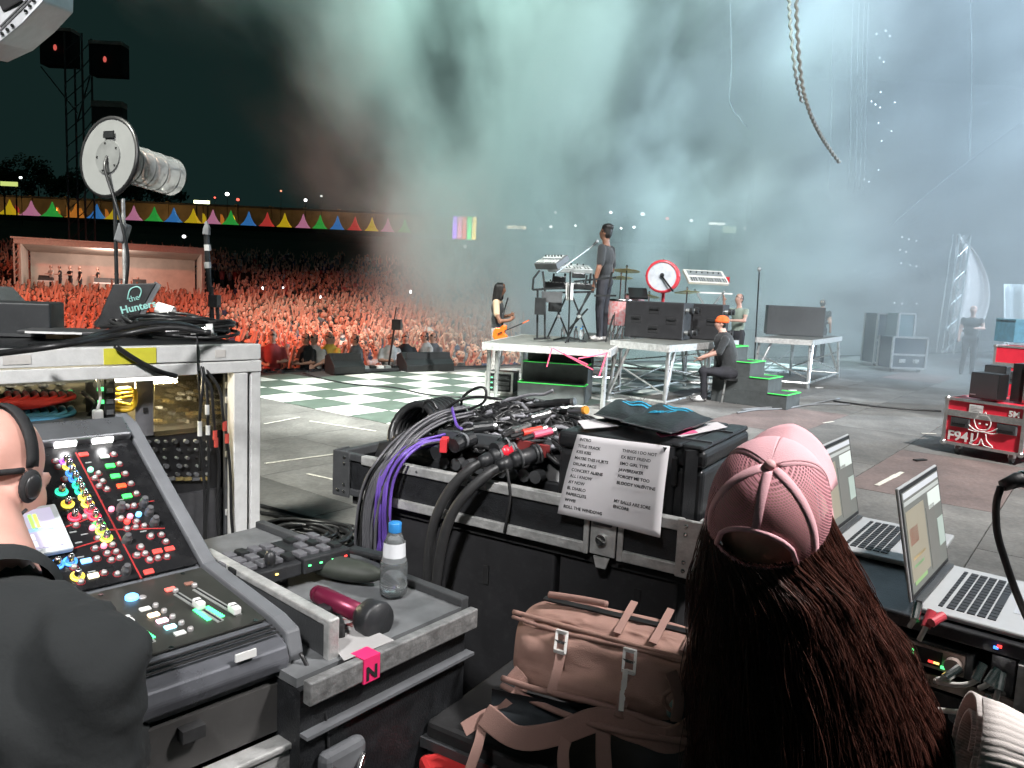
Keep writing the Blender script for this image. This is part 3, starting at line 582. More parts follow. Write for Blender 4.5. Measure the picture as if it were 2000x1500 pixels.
B().bar((-.5,0,PY(1385,572,dy+1).z-.8),(.45,0,PY(1385,572,dy+1).z-.8),.03).build('bar', white, ks3); B().box((.15,.1,PY(1385,545,dy+1).z-.8),(.5,.02,.12)).build('red_panel', redg, ks3)
tall = thing('tall_microphone', 'thin tall microphone stand standing in smoke above the dark steps', 'mic stand', tuple(PZ(1476,690,0)*1)); tall.location = (PY(1476,690,15).x,15,0)
o_ = tall.location; B().cyl((0,0,0),onY(1483,530,15,o_),.014,n=8).build('pole', rigb, tall); B().ell(onY(1483,526,15,o_),(.04,.04,.05),8,6).build('microphone', silver, tall); B().lathe([(0,.03),(.15,.02),(.16,0)],16).build('base', rigb, tall)
# black rack by the steps, pedal gear at the stage edge
rk = thing('black_rack', 'small black flight rack with green lights beside the green steps', 'rack', tuple(PZ(948,768,0)), math.atan2(xa.y,xa.x))
B().bb((0,0,.03),(.42,.4,.34)).build('body', ply, rk); 
for x in (0,.42):
    for y in (0,.4): B().box((x,y,.185),(.03,.03,.33)).build('edge', alu, rk)
for z in (.03,.34): B().box((.21,-.004,z),(.42,.03,.03)).build('edge', alu, rk)
for z in (.1,.18,.26): B().box((.21,-.012,z),(.34,.02,.05)).build('rack_unit', dark, rk); B().box((.1,-.024,z),(.03,.006,.012)).build('indicator', emi('led_green',(.1,.9,.3),3), rk)
# ------------------------------------------------------------------ red flight cases
redp = M('red_laminate', (.68,.025,.05), .38, var=.12, sc=6, bump=.05); ledge = M('case_edge_alu', (.6,.6,.6), .35, .9, var=.2, sc=30)
def redcase(lab, p, rz, w_, dp, h, texts):
    t = thing('red_flight_case', lab, 'flight case', (p.x,p.y,0), rz, 'red flight cases'); z0 = .12
    B().bb((.004,.004,z0),(w_-.004,dp-.004,z0+h*.68)).build('lower_shell', redp, t); B().bb((.004,.004,z0+h*.70),(w_-.004,dp-.004,z0+h)).build('lid', redp, t)
    for x in (0,w_):
        for y in (0,dp):
            B().box((x,y,z0+h/2),(.035,.035,h)).build('edge', ledge, t)
            for z in (z0,z0+h): B().ell((x,y,z),(.035,.035,.035),10,8).build('corner_ball', ledge, t)
    for z, hh in ((z0,.03),(z0+h*.69,.07),(z0+h,.03)):
        for y in (-.003,dp+.003): B().box((w_/2,y,z),(w_,.02,hh)).build('band', ledge, t)
        for x in (-.003,w_+.003): B().box((x,dp/2,z),(.02,dp,hh)).build('band', ledge, t)
    for x in (w_*.2,w_*.8):
        hd = B(); hd.bb((x-.10,-.008,z0+h*.38),(x+.10,.02,z0+h*.60)); k = hd.build('handle_dish', mid, t, bev=.006); B().bar((x-.07,-.02,z0+h*.46),(x+.07,-.02,z0+h*.46),.02).build('grip', rigb, k); B().bb((x-.085,-.012,z0+h*.40),(x+.085,-.004,z0+h*.58)).build('dish_hollow', dark, k)
    for x in (.12,w_-.12):
        for y in (.12,dp-.12):
            k = thing('caster', None, None); k.parent = t; B().cyl((x,y,z0-.03),(x,y,z0),.03).build('swivel', steel, k); B().cyl((x-.018,y,.05),(x+.018,y,.05),.05,n=18).build('wheel', M('caster_grey', (.25,.25,.25), .5), k); B().bb((x-.03,y-.03,.05),(x+.03,y+.03,z0-.03)).build('fork', steel, k)
    if texts:
        mw = M('stencil_white', (.8,.76,.74), .6, var=.1)
        text('stencil_number','F941',.15,mw,t,axes((w_*.05,-.006,z0+h*.08),(1,0,0),(0,0,1)),.001,bold=.004); text('stencil_mark','5M',.085,mw,t,axes((w_*.8,-.006,z0+h*.78),(1,0,0),(0,0,1)),.001,bold=.003)
        B().bb((w_*.30,-.008,z0+h*.72),(w_*.48,-.005,z0+h*.93)).build('paper_label', M('paper', (.72,.71,.70), .8), t)
        for i in range(5): B().bb((w_*.315,-.0095,z0+h*(.75+.033*i)),(w_*(.40+.06*(i%2)),-.0082,z0+h*(.755+.033*i))).build('print_line', rigb, t)
        fx, fz = w_*.5, z0+h*.33; S = lambda pts: B().tube([(fx+x*.13,-.008,fz+z*.13) for x,z in pts],.006,6)
        for pts in ([(-.55,.55),(-.7,1.1),(-.2,1.5),(.35,1.45),(.6,1.0),(.5,.5),(.2,.3),(-.3,.3),(-.55,.55)],[(-.5,1.25),(-.35,1.75),(-.1,1.45),(.1,1.8),(.25,1.45),(.5,1.6)],[(-1.1,.55),(-.6,.2),(0,.1),(.6,.2),(1.15,.6)],[(-1.1,.15),(-.5,.05),(.1,.15),(.7,.05),(1.2,.2)],[(-.3,0),(-.4,-.6),(-.9,-1.0),(-.2,-1.05),(0,-.5),(.25,-1.0),(.95,-1.05),(.45,-.6),(.3,0)]): S(spl([(x,z,0) for x,z in pts],3) and [(q.x,q.y) for q in spl([(x,z,0) for x,z in pts],3)]).build('stencil_line', mw, t)
        for s in (-1,1): B().ell((fx+.035*s,-.008,fz+.1),(.014,.004,.011),8,6).build('stencil_eye', mw, t)
    return t
pa = PZ(1842,862,.12); pb = PZ(1990,888,.12); d = pb-pa; rzc = math.atan2(d.y,d.x)
cw = d.length
redcase('red flight case stencilled F941 with black boxes on top', pa, rzc, cw*1.02, .95, .50, True)
redcase('second red flight case behind, half faded by smoke', PY(1935,760,12.5), rzc+.15, 1.3, .7, .95, False)
fm = frame((pa.x,pa.y,0), rzc)
def onc(x,y,z): return tuple(fm @ V((x,y,z)))
def loud(lab, x, y, rz, w_, dp, h):
    t = thing('small_speaker', lab, 'speaker', onc(x,y,.645), rzc+rz, 'boxes on the red case'); B().bb((-w_/2,0,0),(w_/2,dp,h)).build('cabinet', rigb, t, bev=.008); B().bb((-w_/2+.012,-.006,.012),(w_/2-.012,.001,h-.012)).build('grille', M('speaker_mesh', (.02,.022,.025), .6, bump=.6, bs=900), t); B().bb((-w_*.45,-.009,h*.12),(-w_*.25,-.006,h*.16)).build('badge', silver, t); return t
loud('black box speaker standing upright on the red case', cw*.40, .12, -.05, .30, .22, .29)
t = loud('dark smaller box peeking out behind the black box speaker', cw*.33, .5, .1, .22, .18, .36)
rg = thing('rack_gear', 'upright open rack of silver gear on the red case at the frame edge', 'rack', onc(cw*.78,.32,.64), rzc)
B().bb((-.1,0,0),(.02,.3,.42)).build('side', rigb, rg)
for i in range(5): B().bb((.03,0,.03+.075*i),(.32,.28,.09+.075*i)).build('unit', silver if i%2 else rigb, rg)
for x in (.03,.16,.3): B().bb((x,-.02,0),(x+.025,0,.42)).build('rail', chrome, rg)
# ------------------------------------------------------------------ far right wing, in smoke
def wcase(lab,u0,v0,u1,v1,y,mat,dp=.6):
    p, q = PY(u0,v0,y), PY(u1,v1,y); t = thing('road_case', lab, 'flight case', (p.x,y,0), .12, 'road cases in the far wing'); w_, h = q.x-p.x, p.z
    B().bb((0,0,.1),(w_,dp,h)).build('panel', mat, t)
    for x in (0,w_):
        for y_ in (0,dp): B().box((x,y_,h/2+.05),(.05,.05,h-.1)).build('edge', ledge, t)
    for z in (.1,h*.5,h): B().box((w_/2,-.004,z),(w_,.04,.05)).build('band', ledge, t)
    for x in (.3,.7): B().box((w_*x,-.02,h*.32),(.16,.03,.1)).build('handle_dish', steel, t)
    for x in (.1,w_-.1): B().cyl((x-.02,.1,.05),(x+.02,.1,.05),.05).build('wheel', rubber, t)
    return t
cb = M('case_blue_black', (.04,.06,.08), .5)
wcase('tall dark road case with silver edges in the smoky wing',1716,612,1760,706,21,cb); wcase('narrow silver edged case leaning beside the tall road case',1757,612,1786,660,20.5,M('case_teal',(.1,.16,.18),.5)); wcase('low dark flight case in front of the tall road case',1746,658,1812,712,19.5,cb)
tr = thing('truss_tower', 'pale aluminium truss tower in the smoke at right', 'truss', (PY(1845,650,29).x,29,0)); ht = PY(1856,455,29).z; tw = .42
for sx in (0,1):
    for sy in (0,1): B().cyl((sx*tw,sy*tw,0),(sx*tw+.15,sy*tw,ht),.035,n=8).build('chord', steel, tr)
for i in range(10):
    z0, z1 = ht*i/10, ht*(i+1)/10; a_ = i%2; B().cyl((tw*a_+.015*i,0,z0),(tw*(1-a_)+.015*i,0,z1),.018,n=6).build('lacing', steel, tr); B().cyl((tw+.015*i,tw*a_,z0),(tw+.015*i,tw*(1-a_),z1),.018,n=6).build('lacing', steel, tr)
dr = B().grid(lambda a,b: PY(1868-16*b+a*(6+70*math.sin(min(1,b*1.02)*2.5)**.8), 458+205*b, 29.6+.18*math.sin(a*9+b*2)), 16, 14).build('drape', M('pale_cloth', (.72,.64,.62), .9, var=.1), solid=.02, smooth=True); tag(dr, 'pale curved cloth wing hanging beside the truss tower', 'cloth')
dr2 = B().grid(lambda a,b: PY(1960+70*a, 555+150*b, 27+.3*math.sin(a*8)), 14, 8).build('drape', M('white_cloth', (.8,.8,.8), .9, var=.05), solid=.02, smooth=True); tag(dr2, 'white cloth sheet glowing in smoke at the right frame edge', 'cloth')
bl = thing('blue_crate', 'pale blue crate standing behind the second red case', 'crate', tuple(PY(1972,725,14.5))); bl.location.z = 1.06
B().bb((0,0,0),(.9,.6,.42)).build('body', M('sky_blue_panel', (.16,.45,.62), .5), bl, bev=.01); B().bb((.0,-.01,.38),(.9,.6,.44)).build('rim', M('sky_blue_rim', (.2,.5,.66), .5), bl)
# hanging chains and cables
def rope(lab, pts, r_, name='hoist_chain', mat=None):
    P = spl([PY(*p) for p in pts], 10); t = thing(name, lab, 'chain', tuple(P[0]), 0, 'hoist chains over the stage'); b = B(); o0 = P[0]
    L_ = 0; 
    for i in range(len(P)-1):
        seg = P[i+1]-P[i]; n_ = max(1,int(seg.length/.16))
        for k in range(n_):
            a_ = P[i]+seg*(k/n_)-o0; c2 = P[i]+seg*((k+1)/n_)-o0; dd = (c2-a_).normalized(); sd = dd.cross(V((0,1,0))).normalized()*(r_*.75*(1 if (i+k)%2 else -1)); b.tube([a_-sd,c2+sd],[r_,r_],6)
    b.build('links', mat or M('chain_beige',(.33,.30,.27),.6), t); return t
rope('left of two pale twisted hoist chains sagging from the roof',[(1541,-40,17),(1543,40,17),(1553,140,17),(1566,200,17.5)],.030)
rope('right of two pale twisted hoist chains sagging to lower right',[(1555,-40,15.6),(1557,60,15.6),(1566,160,15.6),(1580,215,15.6),(1598,255,16),(1616,285,16.5),(1640,318,17)],.030)
def cable(lab, pts, r_, mat=rubber, n=8, name='cable', cat='cable', group=None, sides=6):
    o = B().tube(spl(pts,n), r_, sides).build(name, mat, None, True); return tag(o, lab, cat, group)
for k,(u,y) in enumerate(((1622,30),(1660,31),(1672,31),(1690,32),(1682,31.6),(1895,26),(1426,31))):
    cable(['thin hanging cable at the left of the dim cable bundle','dim hanging cable of the bundle above the far riser','second dim cable of the hanging bundle','rightmost dim cable of the hanging bundle','third dim cable of the hanging bundle','lone hanging cable near the right frame edge','faint curved cable hanging left of the chains'][k],[PY(u+ (8 if k<5 else -2),-60,y),PY(u+3,120,y),PY(u,300 if k<6 else 200,y)]+([PY(u-4,370,y)] if k<5 else ([PY(1893,240,y)] if k==5 else [PY(1460,250,y)])),.011,M('cable_pale',(.18,.19,.2),.7),6,'hanging_cable','cable','cables hanging over the stage')
cable('long taut line running diagonally up to the right edge',[PY(1740,440,26),PY(1860,340,26),PY(2040,205,26)],.009,M('cable_pale'),3,'guy_line','rope')
for k,(u,v) in enumerate(((1712,66),(1730,60),(1738,70),(1718,113),(1726,121),(1720,180),(1702,198),(1710,204),(1719,210),(1748,200),(1716,240),(1741,256),(1722,275),(1688,350),(1697,355),(1716,332),(1762,463),(1775,467),(1790,470),(1758,488),(1770,492),(1760,514),(1778,518),(1790,520),(1670,529),(1700,533),(1747,592),(1762,593),(1790,593))):
    p = PY(u,v,32); r_ = .03; o = B().ell(p,(r_,r_,r_),6,4).build('led_dot', lampm((.85,.95,1),2)); tag(o,'tiny white light point on the dark far stage wall','light','light points on the far stage wall')
# the dark wall of the other wing behind the smoke
bw = B(); bw.bb((13,44,0),(40,45,14)); tag(bw.build('wing_wall', M('wing_black', (.02,.025,.03), .9)), 'dark far stage wall dimly seen behind the blue smoke', 'wall')
# floor cables and small litter
for lab, pts in (('long thin cable running over the deck to the red case',[(1628,783),(1680,790),(1760,798),(1838,803)]),('pale cable snaking in front of the dark steps',[(1450,800),(1500,796),(1560,793),(1600,786),(1640,778)]),('pale second cable crossing below the dark steps',[(1440,806),(1480,800),(1530,798),(1590,790),(1660,790)]),
  ('black cable lying across the checker floor towards the edge',[(590,728),(640,742),(700,752),(770,757),(830,770),(900,776)]),('black cable over the floor left of the multicore case',[(500,985),(560,1000),(620,1015),(690,1028)]),('second black cable over the floor left of the multicore case',[(505,1000),(570,1012),(630,1022),(690,1036)])):
    cable(lab,[PZ(u,v,.014) for u,v in pts],.014,rubber if 'black' in lab or 'thin' in lab else M('cable_pale'),6,'floor_cable','cable','cables on the stage floor')
for k,(u,v,lab) in enumerate(((1797,898,'black scrap lying on the deck in front of the red case'),(1548,762,'white paper scrap under the far riser'),(1600,757,'pale strip on the floor under the far riser'))): p = PZ(u,v,.01); tag(B().box(p,(.16,.05,.012),Matrix.Rotation(.4,3,'Z')).build('floor_scrap', blackm if k == 0 else white), lab, 'scrap')
# ================================================================== PEOPLE ON STAGE
pants_pat = M('patterned_trousers', (.55,.53,.5), .8, var=.1, sc=16, c2=(.05,.05,.06)); tan = M('tan_sleeve', (.50,.36,.24), .8, var=.1)
beanie = M('orange_beanie', (.85,.14,.03), .9, bump=.5, bs=160)
def place(name, me, lab, loc, rz, group=None, cat='person'):
    t = link(name, me, None, loc, (0,0,rz)); return tag(t, lab, cat, group)
# singer at the keyboards, seen from behind, facing left (local +y is forward)
b = B()
b.k = 2; b.ell((0,0,1.12),(.17,.115,.17),12,8); b.ell((0,-.01,1.30),(.20,.12,.17),12,8); b.ell((0,0,.96),(.165,.115,.11),12,8); limb(b,[(-.2,0,1.43),(-.24,-.01,1.2)],[.068,.062]); limb(b,[(.2,0,1.43),(.24,-.02,1.2)],[.068,.062]); b.ell((0,0,1.42),(.19,.085,.06),12,8)
b.k = 3; limb(b,[(-.085,0,.9),(-.1,.02,.5),(-.11,-.01,.1)],[.095,.068,.052]); limb(b,[(.085,0,.9),(.12,.03,.5),(.13,0,.1)],[.095,.068,.052]); b.ell((0,-.02,.92),(.155,.115,.11),12,8)
b.k = 0; limb(b,[(-.24,-.01,1.2),(-.27,.0,1.12),(-.27,.06,.9)],[.048,.044,.032]); limb(b,[(.24,-.02,1.2),(.28,.0,1.1),(.24,.16,.98)],[.048,.044,.032]); b.cyl((0,0,1.45),(0,.02,1.58),.058)
hand(b,(-.27,.07,.88),(0,.1,-1),(0,1,.1),1,.5); hand(b,(.24,.17,.97),(-.2,.8,-.4),(-1,0,0),1,.4)
q, rot = head(b,(0,.03,1.67),.235,(0,1,.05),0,1); b.k = 1; b.ell((0,-.005,1.77),(.085,.10,.055),12,8)
b.k = 4; 
for s in (-.11,.13): b.ell((s,.06,.045),(.05,.14,.05),10,6)
p = PZ(1174,666,zl); Hs = 1.03
me = fuse(b,[skinb,hairm,cloth,denim,shoe],.016,5); o = place('person', me, 'singer in black tee and black jeans standing at the keyboards, hand at his side', p, R(62)); o.scale = (Hs,)*3
# guitarist with long locks and an orange guitar, facing right
b = B()
b.k = 2; b.ell((0,0,1.08),(.16,.11,.2),12,8); b.ell((0,0,1.28),(.19,.12,.16),12,8); b.ell((0,0,.93),(.16,.11,.12),12,8)
b.k = 5; limb(b,[(-.19,0,1.38),(-.25,-.04,1.18)],[.068,.06]); limb(b,[(.19,0,1.38),(.25,.03,1.18)],[.068,.06]); b.ell((0,0,1.38),(.18,.085,.06),12,8)
b.k = 0; limb(b,[(-.25,-.04,1.18),(-.27,.0,1.10),(-.10,.24,1.16)],[.05,.046,.032]); limb(b,[(.25,.03,1.18),(.27,.1,1.05),(.18,.27,1.08)],[.05,.046,.032]); b.cyl((0,0,1.42),(0,.03,1.54),.055)
hand(b,(-.10,.24,1.16),(.8,.4,.2),(0,0,1),1,.6); hand(b,(.18,.27,1.08),(-.5,.6,.5),(0,0,1),1,.6)
b.k = 3; limb(b,[(-.085,0,.86),(-.11,.03,.47),(-.12,-.02,.08)],[.10,.085,.085]); limb(b,[(.085,0,.86),(.12,.04,.47),(.14,0,.08)],[.10,.085,.085])
q, rot = head(b,(0,.05,1.62),.225,(.1,1,-.12),0,1); b.k = 4
for s in (-.12,.14): b.ell((s,.06,.04),(.05,.13,.045),10,6)
p = PZ(966,738,0); me = fuse(b,[skinb,hairm,cloth,pants_pat,shoe,tan],.016,5)
gt_ = place('person', me, 'guitarist with long braided locks and tan sleeves standing below the riser', p, R(-98)); gt_.scale = (1.0,)*3
h = B()
for i in range(34):
    a_ = R(20+320*i/34)+math.pi/2-R(180); cx, cy = .095*math.cos(a_), .05+.11*math.sin(a_)
    if math.sin(a_) > .55: continue
    h.tube(spl([(cx*.5,.03+(cy-.03)*.5,1.73),(cx*1.05,cy,1.68),(cx*1.2,cy-.02,1.55),(cx*1.3+rnd.uniform(-.02,.02),cy-.03,1.40+rnd.uniform(-.04,.05))],4),[.016]*12+[.012],6)
h.build('hair', hairm, gt_, True)
gm = M('orange_guitar', (.85,.16,.02), .25, coat=.5, var=.1)
G = thing('electric_guitar', 'bright orange electric guitar held by the guitarist at hip height', 'guitar', (0,0,0)); gy = p.y-.30
pts = [(963,648),(968,640),(976,640),(984,634),(991,636),(990,643),(986,650),(992,656),(991,664),(978,667),(966,664),(961,656)]
gp = [PY(u,v,gy) for u,v in pts]; c_ = sum(gp,V())/len(gp); G.location = c_; G.rotation_euler = (0,0,R(-8))
B().prism([(q.x-c_.x,q.z-c_.z) for q in gp],-.02,.025,Matrix.Rotation(R(90),4,'X')).build('body', gm, G, bev=.012)
n0, n1 = PY(986,646,gy)-c_, PY(1022,631,gy)-c_; n0.y = n1.y = -.035
B().bar(n0,n1,.02,.045,(0,1,0)).build('neck', rigb, G); B().bar(n1,n1+(n1-n0).normalized()*.12+V((0,0,.01)),.016,.06,(0,1,0)).build('headstock', gm, G)
B().bar(V((-.06,-.032,-.02)),V((.02,-.032,.02)),.01,.06,(0,1,0)).build('pickup', rigb, G)
for s in (-1,1): B().tube(spl([V((-.02+.02*s,.05,.05)),V((.0,.2,.35)),V((.05,.3,.62))],5),.015).build('strap', rigb, G) if s > 0 else None
# crouching technician with orange beanie
b = B()
b.k = 2; limb(b,[(0,0,.52),(0,.06,.78),(0,.13,.98)],[.15,.17,.16],12); b.ell((0,.1,.98),(.21,.13,.13),12,8); limb(b,[(-.2,.12,1.02),(-.27,.2,.82)],[.07,.058]); limb(b,[(.2,.12,1.02),(.26,.22,.82)],[.07,.058])
b.k = 0; limb(b,[(-.27,.2,.82),(-.2,.45,.72)],[.046,.034]); limb(b,[(.26,.22,.82),(.16,.46,.66)],[.046,.034]); hand(b,(-.2,.45,.72),(.3,1,-.3),(1,0,0)); hand(b,(.16,.46,.66),(-.3,1,-.2),(-1,0,0)); b.cyl((0,.13,1.05),(0,.17,1.17),.06)
b.k = 3; limb(b,[(-.1,.02,.48),(-.2,.42,.5),(-.18,.38,.08)],[.11,.08,.055]); limb(b,[(.1,.02,.48),(.22,.40,.44),(.2,.36,.08)],[.11,.08,.055]); b.ell((0,0,.48),(.18,.16,.12),12,8)
b.k = 4; b.ell((-.18,.46,.05),(.05,.14,.05),10,6); b.ell((.2,.44,.05),(.05,.14,.05),10,6)
head(b,(0,.2,1.26),.225,(-.1,1,-.15),0,1)
p = PZ(1418,788,0); me = fuse(b,[skin,hairm,cloth,denim,white],.016,5); p = V((PY(1420,790,12.1).x,12.1,0))
te = place('person', me, 'crouching technician in black with orange beanie beside the trestle riser', p, R(78)); te.scale = (.98,)*3
h = B(); h.ell((0,.175,1.325),(.088,.108,.075),14,8); h.lathe([(.085,-.035),(.094,-.03),(.094,.01),(.085,.015)],16,Matrix.Translation((0,.18,1.315))@Matrix.Diagonal((1,1.2,1,1))); h.build('beanie', beanie, te, True)
st_ = thing('work_stool', 'low black stool under the crouching technician', 'stool', (p.x,p.y,0)); B().cyl((0,0,.36),(0,0,.4),.17).build('seat', rigb, st_)
for i in range(4): B().cyl((.1*math.cos(i*1.57+.78),.1*math.sin(i*1.57+.78),.36),(.17*math.cos(i*1.57+.78),.17*math.sin(i*1.57+.78),0),.014,n=6).build('leg', steel, st_)
# figures dim in the smoke
def stander(mats, arm=0, h=1.75):
    b = B(); b.k = 2; b.ell((0,0,1.12),(.17,.115,.2),10,8); b.ell((0,0,1.32),(.2,.12,.15),10,8)
    b.k = 3; limb(b,[(-.09,0,.92),(-.1,.02,.5),(-.11,0,.06)],[.1,.07,.055],8); limb(b,[(.09,0,.92),(.1,.02,.5),(.12,0,.06)],[.1,.07,.055],8); b.ell((0,0,.92),(.17,.12,.1),10,6)
    for s in (-1,1):
        b.ell((.12*s,.05,.04),(.05,.13,.04),8,6)
    P = {0:[(.24,0,1.15),(.25,.1,.92)],1:[(.26,.1,1.2),(.1,.3,1.2)],2:[(.3,.02,1.62),(.24,.05,1.88)],3:[(.24,.18,1.35),(.16,.3,1.6)]}
    for s, k in ((-1,arm[0]),(1,arm[1])):
        e_, w_ = P[k]; e_ = V((e_[0]*s,e_[1],e_[2])); w_ = V((w_[0]*s,w_[1],w_[2])); b.k = 2; limb(b,[(.2*s,0,1.4),(V((.2*s,0,1.4))+e_)/2],[.065,.055],8); b.k = 0; limb(b,[(V((.2*s,0,1.4))+e_)/2,e_,w_],[.05,.045,.034],8)
        hand(b,w_,(w_-e_),(-s,0,.2),1.15,.35)
    b.k = 0; b.cyl((0,0,1.44),(0,.02,1.55),.055); head(b,(0,.03,1.64),.23,(0,1,0),0,1)
    return b
MC_ = [skin,hairm,cloth,denim]
p = PY(1890,705,19.5); o = place('person', fuse(stander(MC_,(1,0)),MC_,.025,4), 'stagehand in dark clothes standing in blue smoke by the truss', (p.x,19.5,0), R(150))
p = PY(1458,640,15.6); o = place('person', fuse(stander(MC_,(1,3)),[skin,hairm,M('pale_green_top',(.3,.36,.3),.9),denim],.025,4), 'half seen drummer in the smoke with raised forearm', (p.x,16.2,.0), R(120)); o.location.z = .0
p = PY(1606,600,21.5); o = place('person', fuse(stander(MC_,(0,0)),MC_,.025,4), 'faint figure behind the cabinet on the far riser', (p.x,21.5,0), R(-30))
# ================================================================== THE CROWD
sh = [M('tee_black',(.02,.02,.022),.9),M('tee_white',(.5,.48,.46),.9),M('tee_red',(.35,.05,.05),.9),M('tee_grey',(.12,.12,.13),.9),M('tee_navy',(.03,.04,.09),.9)]
cskin = M('crowd_skin', (.50,.27,.19), .55, var=.05)
arms = [(2,2),(0,2),(2,0),(1,1),(0,0),(3,2),(3,3),(2,1),(1,2)]
VAR = []
for k, a_ in enumerate(arms):
    b = stander(None, a_); b0 = fuse(b,[cskin,hairm,sh[(k*2)%5],denim],.032,2,'spectator',.5); VAR.append(b0)
# low detail figures for the mass
def low(a_):
    b = B(); b.k = 2; b.tube([(0,0,.85),(0,0,1.15),(0,0,1.38),(0,0,1.46)],[.15,.18,.2,.06],6); b.k = 0; b.ell((0,.02,1.62),(.085,.1,.125),6,5); b.k = 1; b.ell((0,-.02,1.66),(.092,.1,.10),6,4)
    P = {0:[(.24,0,1.15),(.25,.1,.92)],1:[(.26,.1,1.2),(.1,.3,1.2)],2:[(.3,.02,1.62),(.22,.08,2.0)],3:[(.24,.18,1.35),(.16,.3,1.6)]}
    for s, k in ((-1,a_[0]),(1,a_[1])):
        e_, w_ = P[k]; b.k = 0; b.tube([(.19*s,0,1.4),(e_[0]*s,e_[1],e_[2]),(w_[0]*s,w_[1],w_[2])],[.055,.045,.04],4)
    b.k = 3; b.tube([(-.09,0,.9),(-.1,0,.1)],[.1,.06],4,False); b.tube([(.09,0,.9),(.1,0,.1)],[.1,.06],4,False); return b
LOW = [low(a_) for a_ in arms]
def px(p):
    d = V(p)-V((0,0,CH)); z = d.dot(_f); return 1000+F*d.dot(cx_)/z, 750-F*d.dot(cy_)/z, z
PAV = (-32.5,-19.2,44.5,57)                                # footprint of the mixing pavilion
cand = []
y = 15.0
rc = random.Random(11)
while y < 80:
    s_ = .60 if y < 24 else (.66 if y < 40 else (.85 if y < 60 else 1.7))
    x = -.72*y-1
    while x < .03*y:
        px_, py_ = x+rc.uniform(-.4,.4)*s_, y+rc.uniform(-.4,.4)*s_; x += s_
        if off((px_,py_,0)) < 1.1 or (PAV[0]-1 < px_ < PAV[1]+1 and PAV[2]-1.2 < py_ < PAV[3]): continue
        hd = V((px_,py_,tz(py_)+1.65)); u, v, _ = px(hd)
        if u < -25 or u > 1010 or (u < 505 and v > 668): continue
        cand.append((py_, px_, u, v))
    y += s_*.85
cand.sort()
near = [c_ for c_ in cand if not (c_[2] < 515 and c_[3] > 640)][:300]; ns = set(near)
lookat = V((1.5,12,0))
for k, c_ in enumerate(near):
    p = V((c_[1],c_[0],tz(c_[0]))); d = lookat-p
    o = link('spectator', VAR[rc.choice((0,1,2,3,3,4,4,4,5,6,6,7,8))], None, p, (0,0,math.atan2(-d.x,d.y)+rc.uniform(-.4,.4)), (rc.uniform(.94,1.07),)*3); tag(o, 'spectator standing in the dense orange lit crowd before the stage', 'spectator', 'spectators in the front of the crowd')
vs, fs, ms_ = [], [], []
for c_ in cand:
    if c_ in ns: continue
    b = LOW[rc.choice((0,1,2,3,3,4,4,4,6,6,8,5))]; d = lookat-V((c_[1],c_[0],0)); a_ = math.atan2(-d.x,d.y)+rc.uniform(-.4,.4); ca, sa = math.cos(a_), math.sin(a_); k = rc.uniform(.93,1.07); z0 = tz(c_[0]); o0 = len(vs); sm = 2+rc.choice((0,0,0,1,2,3,3,4))
    vs += [(c_[1]+(x*ca-y_*sa)*k, c_[0]+(x*sa+y_*ca)*k, z0+z*k) for x,y_,z in b.v]; fs += [tuple(i+o0 for i in f) for f in b.f]; ms_ += [sm if m_ == 2 else (m_ if m_ < 2 else 7) for m_ in b.m]
mass = B(); mass.v, mass.f, mass.m = vs, fs, ms_
tag(mass.build('crowd', [cskin,hairm]+sh+[denim], None, False), 'dense crowd of thousands filling the dark slope to the tents', 'crowd', kind='stuff')
print('crowd', len(cand))
# seated people and barrier at the stage edge
def sitter(arm):
    b = B(); b.k = 2; limb(b,[(0,0,.1),(0,.04,.35),(0,.05,.52)],[.15,.17,.16],10); b.k = 0; b.cyl((0,.05,.6),(0,.07,.7),.055)
    head(b,(0,.09,.79),.23,(arm*.3,1,-.1),0,1)
    for s in (-1,1):
        b.k = 2; limb(b,[(.19*s,.04,.54),(.25*s,.1,.33)],[.065,.055],8); b.k = 0; limb(b,[(.25*s,.1,.33),(.12*s,.34,.30+.1*arm*s)],[.046,.034],8); hand(b,(.12*s,.34,.30+.1*arm*s),(-.5*s,.7,0),(0,0,1),1.1)
        b.k = 3; limb(b,[(.09*s,.05,.08),(.16*s,.48,.14),(.15*s,.52,-.3)],[.1,.075,.055],8); b.k = 4; b.ell((.15*s,.6,-.36),(.05,.13,.05),8,6)
    return b
yel = M('yellow_top',(.62,.40,.06),.9); SIT = [fuse(sitter(a_),[cskin,hairm,m_,denim,white],.026,4) for a_, m_ in ((0,sh[0]),(.6,sh[1]),(-.6,yel),(.3,sh[3]),(-.3,sh[2]))]
for k,(u,v,i,lab) in enumerate(((536,700,4,'seated person with red clothes at the stage edge beside the white rack'),(578,690,0,'person in black sitting on the stage edge with pale shoes'),(606,694,1,'person in white tee sitting at the stage edge'),(644,696,3,'seated person in grey at the stage edge next to the black monitor'),(690,706,2,'person in yellow top sitting low at the stage edge'),(722,700,3,'photographer in grey sitting right of the yellow top'),(745,690,1,'pale dressed person at the barrier left of the dark stand'),(800,694,0,'person in black bending at the barrier right of the dark stand'),(872,698,1,'person in white tee sitting near the checker floor end'),(905,702,3,'last seated person before the riser in thin smoke'))):
    q = PZ(u,v+22,0); p = EP+ED*((q-EP).dot(ED))+EN*.35; d = V((0,6,0))-p
    o = link('person', SIT[i], None, (p.x,p.y,-.16), (rc.uniform(-.08,.08),0,math.atan2(-d.x,d.y)+rc.uniform(-1.3,1.3)), (rc.uniform(.84,.95),)*3); tag(o, lab, 'person', 'people seated along the stage edge')
def edge(u): q = PZ(u,722,0); return EP+ED*((q-EP).dot(ED))
